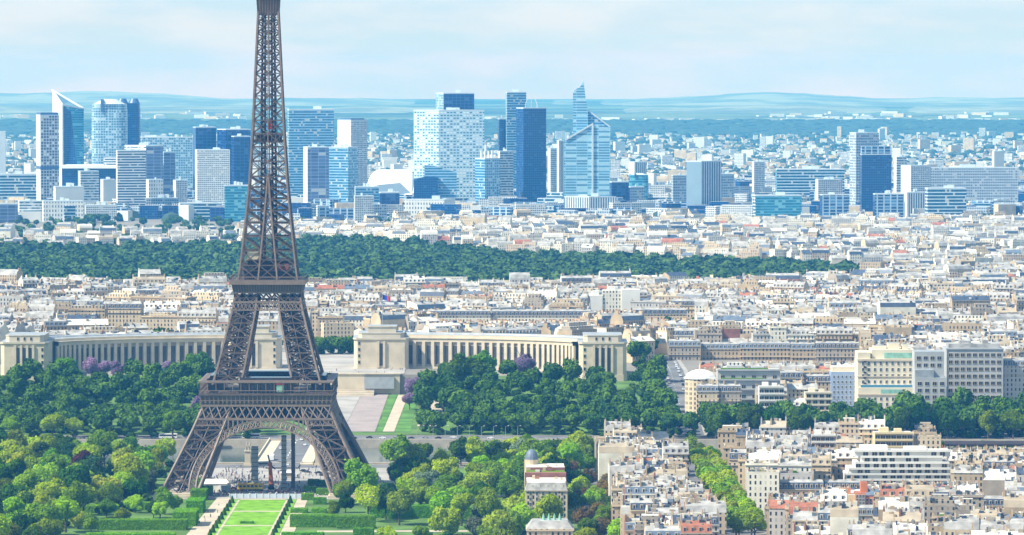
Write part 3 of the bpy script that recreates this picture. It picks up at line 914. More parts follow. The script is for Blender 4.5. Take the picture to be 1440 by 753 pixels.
# ================================================================== FAR TOWERS
facade('f_stripe_pale', (0.72, 0.78, 0.82), (0.10, 0.20, 0.30), 5, 7.2, fv=(.38, .9), orient='h', lit=.2)
facade('f_blue_stripe', (0.27, 0.47, 0.64), (0.05, 0.20, 0.40), 5, 7.5, fv=(.35, .95), orient='h', lit=.1, wrough=.3)
facade('f_white_grid', (0.66, 0.68, 0.69), (0.10, 0.14, 0.22), 5.2, 5.6, (.25, .9), (.3, .85), lit=.1)
facade('f_white_bands', (0.68, 0.70, 0.72), (0.06, 0.12, 0.22), 4, 7, fv=(.32, .9), orient='h', lit=.05)
facade('f_resid', (0.50, 0.52, 0.56), (0.04, 0.05, 0.10), 7.5, 8.0, (.2, .86), (.2, .84), lit=.22, litcol=(.8, .8, .8))
facade('f_dash', (0.44, 0.58, 0.68), (0.08, 0.25, 0.42), 9, 8.2, (.18, .86), (.35, .8), lit=.35, litcol=(.8, .85, .88))
facade('f_dark_blue', (0.008, 0.065, 0.22), (0.005, 0.04, 0.16), 6, 6.5, (.1, .9), (.2, .9), lit=.08, litcol=(.05, .12, .26), wrough=.3, grough=.12)
facade('f_navy', (0.012, 0.06, 0.21), (0.008, 0.035, 0.16), 12, 9, (.06, .94), (.1, .94), lit=.1, litcol=(.05, .1, .25), wrough=.4)
facade('f_glass_pale', (0.36, 0.52, 0.64), (0.10, 0.26, 0.42), 7, 7.5, (.14, .9), (.25, .92), lit=.25, litcol=(.45, .58, .66), wrough=.25, grough=.12)
facade('f_cyan', (0.10, 0.36, 0.50), (0.03, 0.24, 0.40), 9, 7, fv=(.2, .9), orient='h', lit=.15, litcol=(.2, .45, .55), wrough=.3)
facade('f_vert', (0.55, 0.60, 0.66), (0.06, 0.09, 0.17), 7.6, 60, fu=(.36, .9), orient='v', lit=0, wrough=.6)
facade('f_vert_white', (0.68, 0.70, 0.70), (0.10, 0.18, 0.28), 6.4, 60, fu=(.42, .92), orient='v', lit=0)
facade('f_fins', (0.68, 0.69, 0.68), (0.20, 0.24, 0.30), 7.2, 11, (.3, .72), (.3, .86), lit=.1)
facade('f_grey_grid', (0.42, 0.48, 0.55), (0.10, 0.16, 0.26), 6, 7.5, (.2, .85), (.3, .85), lit=.12)
facade('f_lavender', (0.28, 0.33, 0.46), (0.13, 0.17, 0.32), 20, 9, (.03, .97), (.1, .95), lit=.05, wrough=.35)
facade('f_teal_bands', (0.55, 0.66, 0.72), (0.025, 0.12, 0.24), 5, 8.5, fv=(.26, .96), orient='h', lit=.08)
facade('f_blue_cols', (0.45, 0.58, 0.72), (0.03, 0.10, 0.26), 17, 8, (.16, .95), (.12, .9), lit=.12, litcol=(.1, .25, .45), wrough=.4)
pmat('plain_white', (0.62, 0.63, 0.62), 0.6, 0.05, 0.05)
pmat('plain_pale', (0.55, 0.62, 0.68), 0.5, 0.06, 0.05)
pmat('plain_greyblue', (0.20, 0.29, 0.38), 0.5, 0.06, 0.05)
pmat('plain_blue', (0.06, 0.12, 0.26), 0.4, 0.1, 0.05)
pmat('glass_dark', (0.02, 0.09, 0.17), 0.12, 0.12, 0.03, 0.6)
pmat('glass_mid', (0.07, 0.22, 0.34), 0.14, 0.12, 0.03, 0.6)
pmat('roof_white', (0.90, 0.89, 0.86), 0.5, 0.03, 0.05)

def tpoly(x0, xc, x1, Y, dl, dr):
    """plan of a block: corner column xc nearest at Y, faces running back dl and dr"""
    C_ = (XA(xc, Y), Y); L = (XA(x0, Y + dl), Y + dl); Rr = (XA(x1, Y + dr), Y + dr)
    if xc <= x0 + .01: L = (C_[0] + (C_[0] and 0) - 0.0, Y + dl)
    B = (L[0] + Rr[0] - C_[0], L[1] + Rr[1] - C_[1])
    return [L, C_, Rr, B]
TOWERLOG = []
def hitower(name, label, x0, xc, x1, yt, Y, matl, matr, dl=30, dr=12, cap=None, roofm='plain_pale', zb=None, group=None):
    poly = tpoly(x0, xc, x1, Y, dl, dr)
    cx = sum(p[0] for p in poly) / 4; cyy = sum(p[1] for p in poly) / 4
    z0 = H(cx, Y) if zb is None else zb; zt = ZA(yt, Y)
    root = empty(name, (cx, cyy, z0)); tag(root, label, 'office tower' if zt - z0 > 60 else 'building', group)
    P = [(p[0] - cx, p[1] - cyy) for p in poly]
    b = MB(); b.prism(P, 0, zt - z0, 0, 2, sides=[0, 1, 0, 1])
    b.build('tower_block', [matl, matr, roofm], root)
    sh = [(p[0] * .985, p[1] * .985) for p in P]
    b = MB(); b.prism([(p[0] * 1.006, p[1] * 1.006) for p in P], zt - z0 - .2, zt - z0 + 1.6, 0, 0, bottom=True)
    b.build('parapet', roofm, root)
    h = zt - z0
    if cap is None:
        rr = random.Random(int(x0 * 7 + yt))
        b = MB()
        for _ in range(rr.choice((1, 2, 2, 3))):
            fx, fy = rr.uniform(-.3, .3), rr.uniform(-.2, .2)
            w_, d_ = rr.uniform(.15, .4), rr.uniform(.2, .45)
            mx_, my_ = max(p[0] for p in P), max(p[1] for p in P)
            b.cbox(fx * mx_, fy * my_, h + 1.4, w_ * mx_, d_ * my_, rr.uniform(2.5, 6), 0)
        b.build('roof_plant', roofm, root)
    return root, P, h
T = hitower
Y0 = 8200
# left of the iron tower
T('slab_tower', 'pale grey slab tower cut by the left edge of the photo', -30, -30, 9, 186, 8300, 'f_white_bands', 'plain_pale', 5, 5)
r_, P_, h_ = T('striped_tower', 'slim tower with white side wall and dark gridded front, far left', 52, 58, 84, 163, 7900, 'plain_white', 'f_resid', 60, 10, cap=1)
b = MB(); b.prism([(p[0] * .96, p[1] * .96) for p in P_], h_, h_ + 5, 0, 0); b.build('crown_band', 'plain_blue', r_)
b = MB(); b.prism([(p[0] * 1.01, p[1] * 1.01) for p in P_], h_ * .44, h_ * .44 + 5, 0, 0, bottom=True); b.build('service_band', 'plain_blue', r_)

def wedge_tower():
    Y = 8500; z0 = H(0, Y)
    xl, xm, xr = XA(75, Y + 70), XA(89, Y), XA(119, Y + 20)
    root = empty('wedge_tower', ((xl + xr) / 2, Y + 40, z0))
    tag(root, 'sharp-peaked glass tower with white side wall and sloping cut-off top', 'office tower')
    ox, oy = root.location.x, root.location.y
    zl, zm, zr = ZA(127, Y + 70) - z0, ZA(148, Y) - z0, ZA(153, Y + 20) - z0
    L, M_, Rr = (xl - ox, Y + 70 - oy), (xm - ox, Y - oy), (xr - ox, Y + 20 - oy)
    Bk = (xl - ox + (xr - xm) * .8, Y + 88 - oy)
    b = MB()
    b.quad(L + (0,), M_ + (0,), M_ + (zm,), L + (zl,), 0)
    b.quad(Rr + (0,), Bk + (0,), Bk + (zl * .9,), Rr + (zr,), 0)
    b.quad(Bk + (0,), L + (0,), L + (zl,), Bk + (zl * .9,), 0)
    b.build('side_wall', 'plain_white', root)
    b = MB()
    k0 = (M_[0] + (Rr[0] - M_[0]) * .93, M_[1] - 6, 0); k1 = (M_[0] + (Rr[0] - M_[0]) * .40, M_[1] + 8, zm * .93)
    b.quad(M_ + (0,), k0, k1, M_ + (zm * .96,), 0)
    b.quad(k0, Rr + (0,), Rr + (zr,), k1, 1)
    b.tri(M_ + (zm * .96,), k1, M_ + (zm,), 0); b.tri(k1, Rr + (zr,), M_ + (zm,), 1)
    b.build('glass_front', ['f_dark_blue', 'f_cyan'], root)
    b = MB()
    b.quad(M_ + (zm,), Rr + (zr,), Bk + (zl * .9,), L + (zl,), 0)
    b.build('sloping_roof', 'glass_mid', root)
    b = MB()
    for A_, B_ in ((L + (zl,), Rr + (zr,)), (L + (zl,), M_ + (zm,)), (M_ + (0,), M_ + (zm,)), (M_ + (zm,), Rr + (zr,))): b.bar(A_, B_, 2.6, 0)
    b.build('edge_frame', 'plain_white', root)
wedge_tower()
def round_tower(name, label, x0, x1, yt, Y, mat, capm, lobes=False, notch=False):
    cx = (XA(x0, Y) + XA(x1, Y)) / 2; w = (XA(x1, Y) - XA(x0, Y)) / 2; z0 = H(cx, Y); h = ZA(yt, Y) - z0
    root = empty(name, (cx, Y + w, z0)); tag(root, label, 'office tower')
    n = 24; P = []
    for k in range(n):
        a = 2 * math.pi * k / n; c, s = math.cos(a), math.sin(a)
        e = .5
        P.append((w * math.copysign(abs(c) ** e, c), w * .8 * math.copysign(abs(s) ** e, s)))
    b = MB(); b.prism(P, 0, h * .9, 0, 1); b.prism([(x * .97, y * .97) for x, y in P], h * .9, h * .955, 0, 1)
    b.build('tower_block', [mat, capm], root)
    b = MB()
    if lobes:
        for sx in (-1, 1):
            b.cyl(sx * w * .48, 0, h * .955, h * 1.0, w * .48, 0, 14, w * .3)
        b.build('roof_lobe', capm, root)
    else:
        b.cyl(0, 0, h * .955, h, w * .9, 0, 18, w * .35); b.build('roof_crown', capm, root)
        b = MB(); b.box(-w * .42, -w * .30, -w * .9, w * .5, h * .88, h * 1.0, 0); b.build('service_slot', 'plain_blue', root)
    return root
round_tower('rounded_tower', 'dark blue tower with two rounded roof lobes, far left', 163, 197, 139, 8750, 'f_dark_blue', 'plain_blue', True)
round_tower('rounded_tower', 'pale blue rounded glass tower with a dark slot near its top', 128, 178, 140, 8450, 'f_glass_pale', 'plain_pale', False)
T('slab_tower', 'wide hazy pale slab behind the white banded tower', 172, 200, 272, 194, 8900, 'f_grey_grid', 'f_glass_pale', 30, 6)
T('office_tower', 'grey-blue tower standing behind the white banded tower', 176, 206, 230, 206, 8100, 'f_stripe_pale', 'f_lavender', 40, 8)
T('office_block', 'small grey-blue block right of the grey-blue tower', 228, 231, 247, 215, 8150, 'f_grey_grid', 'f_lavender', 20, 8)
r_, P_, h_ = T('banded_tower', 'white tower with fine blue bands, left of the iron tower', 164, 166, 206, 213, 7600, 'plain_white', 'f_white_bands', 30, 10)
T('office_block', 'grey-blue gridded slab joined to the white banded tower', 206, 206.5, 251, 280, 7650, 'f_grey_grid', 'f_grey_grid', 20, 6)
T('office_block', 'low white block with strong blue bands, left of the iron tower', 252, 254, 305, 287, 7450, 'plain_white', 'f_teal_bands', 20, 8)
T('dark_tower', 'dark blue tower behind the white gridded tower', 272, 276, 305, 180, 8500, 'plain_blue', 'f_navy', 40, 10)
T('dark_tower', 'wide dark blue tower touching the iron tower on its left', 306, 318, 353, 183, 8450, 'f_navy', 'f_navy', 40, 10)
T('dark_tower', 'dark blue tower, lowest of three left of the iron tower', 326, 330, 353, 193, 8350, 'f_navy', 'f_navy', 40, 10)
T('gridded_tower', 'white finely gridded tower with pale edges, left of the iron tower', 275, 278, 324, 212, 7700, 'plain_white', 'f_white_grid', 30, 6)
T('office_block', 'bright cyan glass block behind the iron tower left edge', 316, 317, 352, 262, 7350, 'f_cyan', 'f_cyan', 20, 6)
T('apartment_tower', 'small white tower below the white canopy roof', 110, 114, 140, 242, 7900, 'plain_white', 'f_stripe_pale', 30, 12)
T('apartment_tower', 'cream block right of the small white tower below the canopy', 142, 146, 164, 254, 7750, 'plain_white', 'plain_white', 30, 12)
T('apartment_tower', 'cream block just right of the white banded tower', 206, 210, 230, 254, 7900, 'plain_white', 'f_fins', 30, 12)
T('apartment_tower', 'pale block left of the white gridded tower', 244, 248, 264, 255, 7900, 'plain_white', 'f_white_grid', 30, 12)
T('office_block', 'plain white cube block at the foot of the striped tower', 76, 79, 119, 264, 7500, 'plain_white', 'plain_white', 30, 12)
def canopy():
    Y = 8300; x0, x1 = XA(84, Y), XA(166, Y); z0 = H(0, Y)
    root = empty('canopy_building', ((x0 + x1) / 2, Y + 40, z0)); tag(root, 'long flat white canopy roof over blue glass, between pale towers', 'building')
    w = (x1 - x0) / 2; zt = ZA(233, Y) - z0
    b = MB(); b.box(-w * .9, w, -40, 40, 0, zt - 5, 0); b.build('glass_hall', 'f_dark_blue', root)
    b = MB(); b.prism([(-w * 1.02, -46), (w, -46), (w, 46), (-w * .8, 46)], zt - 5, zt, 0, bottom=True, poly2=[(-w * 1.05, -46), (w, -46), (w, 46), (-w * .85, 46)])
    b.build('roof', 'roof_white', root)
    b = MB(); b.cbox(w * .75, 0, zt, w * .5, 40, ZA(222, Y) - z0 - zt, 0); b.build('upper_block', 'f_white_bands', root)
canopy()
# right of the iron tower
T('banded_tower', 'tall pale blue tower with fine horizontal bands right of the iron tower', 405, 407, 470, 155, 8300, 'f_blue_stripe', 'f_blue_stripe', 30, 12)
T('office_tower', 'purple-grey tower with a white left edge, right of the iron tower', 427, 433, 463, 208, 7900, 'plain_white', 'f_lavender', 40, 8)
T('office_tower', 'pale glass tower in front of the white gridded tower', 463, 490, 504, 208, 7850, 'f_blue_stripe', 'f_glass_pale', 14, 30)
r_, P_, h_ = T('gridded_tower', 'white gridded tower with a thin dark top right of the iron tower', 475, 494, 517, 170, 8250, 'plain_white', 'f_white_grid', 16, 26, cap=1)
b = MB(); b.prism([(p[0] * .8, p[1] * .8) for p in P_], h_, h_ + 4, 0); b.build('roof_plant', 'plain_blue', r_)
def shell_hall():
    Y = 8350; x0, x1 = XA(515, Y), XA(587, Y); z0 = H(0, Y); zt = ZA(240, Y) - z0; zb = ZA(260, Y) - z0
    root = empty('shell_roof_hall', ((x0 + x1) / 2, Y + 50, z0)); tag(root, 'bright white low curved shell roof between glass towers', 'hall')
    w = (x1 - x0) / 2; n = 18; b = MB(); g = MB()
    zz = lambda u: zb + (zt - zb) * (1 - abs(u) ** 6)
    for i in range(n):
        u0, u1 = -1 + 2 * i / n, -1 + 2 * (i + 1) / n
        b.quad((u0 * w, -50, zz(u0) * .2), (u1 * w, -50, zz(u1) * .2), (u1 * w, 20, zz(u1)), (u0 * w, 20, zz(u0)), 0)
        b.quad((u0 * w, 20, zz(u0)), (u1 * w, 20, zz(u1)), (u1 * w, 60, zz(u1) * .8), (u0 * w, 60, zz(u0) * .8), 0)
        g.quad((u0 * w, -49.5, 0), (u1 * w, -49.5, 0), (u1 * w, -49.5, zz(u1) * .2), (u0 * w, -49.5, zz(u0) * .2), 0)
    b.build('roof', 'roof_white', root); g.build('glass_wall', 'f_glass_pale', root)
shell_hall()
r_, P_, h_ = T('wide_tower', 'broad pale tower covered in dashes of blue windows', 582, 617, 681, 156, 8200, 'f_dash', 'f_dash', 26, 8)
T('dark_tower', 'dark blue block rising behind the broad dashed tower', 613, 624, 667, 132, 8600, 'f_glass_pale', 'f_navy', 40, 8)
def facet_block():
    Y = 7900; z0 = H(0, Y); x = lambda p: XA(p, Y)
    root = empty('faceted_block', (x(612), Y + 20, z0)); tag(root, 'dark glass block with slanting faceted tops before the dashed tower', 'building')
    ox = x(612); Z = lambda py: ZA(py, Y) - z0
    b = MB()
    def slab(pxs, tops, y0, y1, m):
        n = len(pxs)
        for i in range(n - 1):
            a, c = x(pxs[i]) - ox, x(pxs[i + 1]) - ox
            b.quad((a, y0, 0), (c, y0, 0), (c, y0, Z(tops[i + 1])), (a, y0, Z(tops[i])), m)
            b.quad((a, y0, Z(tops[i])), (c, y0, Z(tops[i + 1])), (c, y1, Z(tops[i + 1])), (a, y1, Z(tops[i])), m)
        for e in (0, -1): 
            a = x(pxs[e]) - ox
            b.quad((a, y0, 0), (a, y1, 0), (a, y1, Z(tops[e])), (a, y0, Z(tops[e])), m)
    slab([582, 598, 616], [252, 249, 250], -22, 20, 0)
    slab([597, 612, 642], [233, 234, 243], -10, 30, 1)
    b.build('glass_volume', ['f_dark_blue', 'f_blue_stripe'], root)
facet_block()
T('fin_block', 'white low office block with rows of narrow window fins', 568, 625, 640, 282, 7500, 'f_fins', 'plain_white', 8, 24)
r_, P_, h_ = T('office_tower', 'pale blue tower topped with white flues right of the dashed tower', 668, 682, 703, 224, 7900, 'f_blue_stripe', 'f_glass_pale', 20, 20, cap=1)
for k in range(4):
    b = MB(); b.cyl(-10 + k * 6, 0, h_, h_ + 13, 1.8, 0, 8); b.build('flue', 'plain_white', r_)
T('banded_tower', 'white and blue banded block beside the tower with flues', 700, 703, 722, 214, 8050, 'plain_white', 'f_stripe_pale', 20, 10)
r_, P_, h_ = T('glass_tower', 'tall mid-blue glass tower behind the dark blue one', 711, 713, 740, 131, 8500, 'f_glass_pale', 'f_blue_stripe', 30, 10)
b = MB(); b.cyl(-6, 0, h_, h_ + 10, .8, 0, 6, .3); b.build('mast', 'plain_white', r_)
T('office_block', 'narrow blue block left of the tall mid-blue glass tower', 700, 702, 712, 168, 8520, 'f_navy', 'f_dark_blue', 20, 10)
r_, P_, h_ = T('dark_tower', 'dark navy glass tower with white arched mast on its roof', 726, 736, 768, 153, 7950, 'f_cyan_dark' if 'f_cyan_dark' in MATS else 'f_dark_blue', 'f_dark_blue', 30, 14, cap=1)
b = MB()
for k in range(12):
    a, c = math.pi * k / 12, math.pi * (k + 1) / 12
    for dy in (-6, 6): b.bar((10 * math.cos(a), dy, h_ + 20 * math.sin(a)), (10 * math.cos(c), dy, h_ + 20 * math.sin(c)), .9, 0)
    if k % 2: b.bar((10 * math.cos(a), -6, h_ + 20 * math.sin(a)), (10 * math.cos(a), 6, h_ + 20 * math.sin(a)), .7, 0)
b.bar((0, 0, h_), (0, 0, h_ + 30), .6, 0)
b.build('roof_arch', 'plain_white', r_)
T('apartment_tower', 'cream slim tower left of the spired glass tower', 770, 774, 783, 210, 8150, 'plain_white', 'f_white_grid', 30, 14)
T('apartment_tower', 'white slim tower touching the spired glass tower', 783, 786, 795, 199, 8250, 'plain_white', 'f_vert_white', 30, 14)
def spire_tower():
    Y = 8100; z0 = H(0, Y)
    x = lambda p: XA(p, Y) - XA(826, Y); Z = lambda py: ZA(py, Y) - z0
    root = empty('spire_tower', (XA(826, Y), Y + 25, z0)); tag(root, 'pale blue glass tower with slanted roofs and a thin spire', 'office tower')
    b = MB()
    def slab(bb, pxs, tops, y0, y1, m):
        for i in range(len(pxs) - 1):
            a, c = x(pxs[i]), x(pxs[i + 1])
            bb.quad((a, y0, 0), (c, y0, 0), (c, y0, Z(tops[i + 1])), (a, y0, Z(tops[i])), m)
            bb.quad((c, y1, 0), (a, y1, 0), (a, y1, Z(tops[i])), (c, y1, Z(tops[i + 1])), m)
            bb.quad((a, y0, Z(tops[i])), (c, y0, Z(tops[i + 1])), (c, y1, Z(tops[i + 1])), (a, y1, Z(tops[i])), 2)
        for e in (0, -1):
            a = x(pxs[e]); bb.quad((a, y0, 0), (a, y1, 0), (a, y1, Z(tops[e])), (a, y0, Z(tops[e])), m)
    slab(b, [793, 797, 834, 858], [197, 196, 174, 180], -28, 6, 0)
    b.build('lower_volume', ['f_glass_stripe', 'f_glass_pale', 'glass_mid'], root)
    b = MB(); slab(b, [818, 826, 850, 857.6], [153, 154, 173, 178], 6.2, 30, 0)
    b.build('upper_volume', ['f_blue_stripe', 'f_glass_pale', 'glass_mid'], root)
    b = MB(); slab(b, [806, 808, 816, 820.5, 824, 827], [130, 127, 122, 113, 140, 157], 2, 22, 0)
    b.build('spire', ['f_glass_stripe', 'f_glass_pale', 'plain_pale'], root)
    b = MB(); b.bar((x(820.5), 12, Z(114)), (x(820.5), 12, Z(106)), 1.0, 0); b.build('mast', 'plain_white', root)
    b = MB(); b.bar((x(795), -28.6, Z(197)), (x(834), -28.6, Z(174)), 2.6, 0); b.bar((x(826), 5.6, Z(155)), (x(858), 5.6, Z(179)), 2.4, 0); b.bar((x(833), -28.8, 0), (x(833), -28.8, Z(176)), 3, 0)
    b.build('edge_frame', 'plain_pale', root)
facade('f_glass_stripe', (0.32, 0.54, 0.70), (0.13, 0.35, 0.54), 30, 7.5, (.02, .99), (.35, .95), lit=.3, litcol=(.4, .6, .7), wrough=.2, grough=.12)
spire_tower()
T('fin_block', 'low block with bold white vertical fins below the spired tower', 793, 828, 866, 278, 7500, 'f_vert_white', 'f_vert_white', 20, 10)
T('office_block', 'wide dark blue low block right of the spired tower', 857, 860, 884, 257, 7900, 'f_navy', 'f_navy', 20, 10)
T('office_block', 'dark grey-blue low block right of the wide dark one', 884, 886, 906, 264, 7850, 'f_navy', 'f_grey_grid', 20, 10)
round_tower('round_block', 'round blue glass block under small white towers', 884, 912, 244, 8100, 'f_cyan', 'plain_pale', False)
T('apartment_tower', 'small white tower with blue streaks behind the round block', 884, 892, 909, 229, 8500, 'plain_white', 'f_vert_white', 20, 12)
T('striped_tower', 'grey slab tower with flat pale side and dark vertical stripes', 965, 986, 1014, 228, 7600, 'plain_greyblue', 'f_vert', 12, 24)
T('office_block', 'grey gridded block left of the vertical striped tower', 944, 946, 966, 248, 7750, 'f_grey_grid', 'f_grey_grid', 20, 10)
T('office_block', 'grey-blue gridded block right of the vertical striped tower', 1012, 1014, 1032, 246, 7900, 'f_grey_grid', 'f_grey_grid', 20, 10)
T('office_block', 'low wide teal glass block with dark bands at the district edge', 1058, 1062, 1127, 276, 7350, 'f_teal_bands', 'f_cyan', 20, 8)
T('office_block', 'low dark blue glass block beside the wide teal one', 1152, 1156, 1193, 275, 7350, 'f_dark_blue', 'f_blue_cols', 20, 8)
T('office_block', 'low blue block with pale vertical ribs under the dark grid tower', 1227, 1230, 1271, 274, 7350, 'f_dark_blue', 'f_blue_cols', 20, 8)
T('office_block', 'long dark banded block with pale flat top, right side', 1300, 1304, 1358, 266, 7300, 'f_teal_bands', 'f_teal_bands', 20, 8)
T('office_block', 'pale ribbed block between dark office blocks, right side', 1272, 1275, 1300, 272, 7450, 'plain_white', 'f_vert_white', 20, 8)
T('office_tower', 'pale grey tall tower behind the dark blue gridded one, right side', 1194, 1203, 1235, 188, 7900, 'f_grey_grid', 'f_grey_grid', 20, 14)
r_, P_, h_ = T('dark_tower', 'dark blue gridded tower with a pale latticed crown, right side', 1209, 1211, 1253, 218, 7700, 'f_navy', 'f_dark_blue', 20, 10, cap=1)
b = MB(); b.prism([(p[0] * .99, p[1] * .99) for p in P_], h_, ZA(206, 7700) - H(0, 7700), 0, 0); b.build('crown_band', 'f_blue_cols', r_)
T('slab_block', 'very wide grey-blue apartment slab with many windows, far right', 1306, 1308, 1431, 237, 7900, 'f_grey_grid', 'f_grey_grid', 20, 10)
T('office_block', 'pale gridded block left of the very wide slab', 1266, 1280, 1308, 234, 7850, 'plain_white', 'f_white_grid', 20, 12)
T('slab_block', 'long low teal block with darker sections before the suburbs', 1090, 1092, 1187, 239, 8300, 'f_cyan', 'f_teal_bands', 20, 8)
T('office_block', 'white low block left of the dark grid tower', 1146, 1150, 1184, 254, 7800, 'plain_white', 'f_white_grid', 20, 12)
T('apartment_tower', 'round-cornered white tower at the far right edge', 1394, 1397, 1411, 214, 8700, 'plain_white', 'plain_white', 20, 12)
T('apartment_tower', 'white slender tower right of the vertical striped tower', 1057, 1060, 1075, 229, 8500, 'plain_white', 'f_white_grid', 20, 12)
T('apartment_tower', 'pale twin slab right of the dark grid tower', 1256, 1260, 1274, 222, 8300, 'plain_white', 'f_stripe_pale', 20, 12)
T('office_block', 'white banded low block beside the iron tower right edge', 499, 500, 533, 264, 7600, 'plain_white', 'f_blue_stripe', 20, 8)
T('office_block', 'dark navy low block right of the white banded one', 533, 535, 562, 272, 7550, 'f_navy', 'f_navy', 20, 8)
T('office_block', 'white gridded block before the dark blocks right of the iron tower', 498, 499, 526, 277, 7300, 'plain_white', 'f_white_grid', 20, 8)
T('apartment_tower', 'blue gridded slim block close right of the iron tower', 445, 447, 463, 291, 7100, 'f_white_grid', 'f_blue_cols', 20, 8)
T('office_block', 'purple-blue flat block standing in the wood', 688, 690, 731, 344, 6500, 'f_lavender', 'f_lavender', 20, 8)
T('apartment_block', 'blue-grey twin block at the left edge below the towers', -6, 0, 26, 288, 7300, 'f_grey_grid', 'f_lavender', 20, 8)
T('apartment_block', 'white block row with dark window strips at lower left', 60, 62, 118, 284, 7350, 'plain_white', 'f_fins', 20, 8)
T('apartment_block', 'pale low block left of the white block row', 26, 28, 62, 284, 7380, 'plain_white', 'f_stripe_pale', 20, 8)
T('apartment_block', 'pale low block under the white canopy building', 118, 121, 165, 290, 7350, 'plain_white', 'f_white_grid', 20, 8)
T('slab_block', 'long dark platform building at the left edge below the striped tower', -5, -4, 52, 246, 8050, 'f_navy', 'f_teal_bands', 20, 8)
# ================================================================== CITY BUILDINGS
WALLS = {'cream': (0.58, 0.47, 0.32), 'tan': (0.42, 0.33, 0.22), 'white': (0.70, 0.66, 0.56), 'beige-grey': (0.36, 0.31, 0.25), 'pale pinkish': (0.54, 0.43, 0.31), 'pale grey': (0.48, 0.46, 0.43)}
for k_, c_ in WALLS.items():
    facade('w_' + k_, c_, (0.05, 0.055, 0.07), 2.7, 3.15, (.32, .68), (.2, .8), lit=.2, litcol=tuple(v * .8 for v in c_), grough=.3, var=.12)
    pmat('p_' + k_, tuple(v * .95 for v in c_), 0.9, 0.16, 0.12)
pmat('p_brick', (0.27, 0.12, 0.085), 0.9, 0.2, 0.2)
pmat('r_zinc', (0.35, 0.34, 0.325), 0.6, 0.3, 0.2, 0.22)
pmat('r_slate', (0.055, 0.075, 0.115), 0.5, 0.25, 0.3, 0.4)
pmat('r_white', (0.62, 0.59, 0.54), 0.7, 0.12, 0.1)
pmat('r_terracotta', (0.33, 0.13, 0.08), 0.85, 0.25, 0.25)
pmat('r_gravel', (0.37, 0.31, 0.23), 0.95, 0.2, 0.15)
pmat('r_blue', (0.12, 0.155, 0.21), 0.55, 0.2, 0.25, 0.4)
pmat('pots', (0.42, 0.24, 0.15), 0.9, 0.2, 1)
pmat('dormer_glass', (0.05, 0.06, 0.08), 0.2, 0.4, 0.8, 0.5)
CM = ['w_' + k for k in WALLS] + ['p_' + k for k in WALLS] + ['p_brick', 'r_zinc', 'r_slate', 'r_white', 'r_terracotta', 'r_gravel', 'r_blue', 'pots', 'dormer_glass', 'white_paint', 'leaf_mid']
CI = {n: i for i, n in enumerate(CM)}
ROOFW = {'r_zinc': 'grey zinc', 'r_slate': 'dark slate', 'r_white': 'white flat', 'r_terracotta': 'red tiled', 'r_gravel': 'tan flat', 'r_blue': 'blue-grey'}

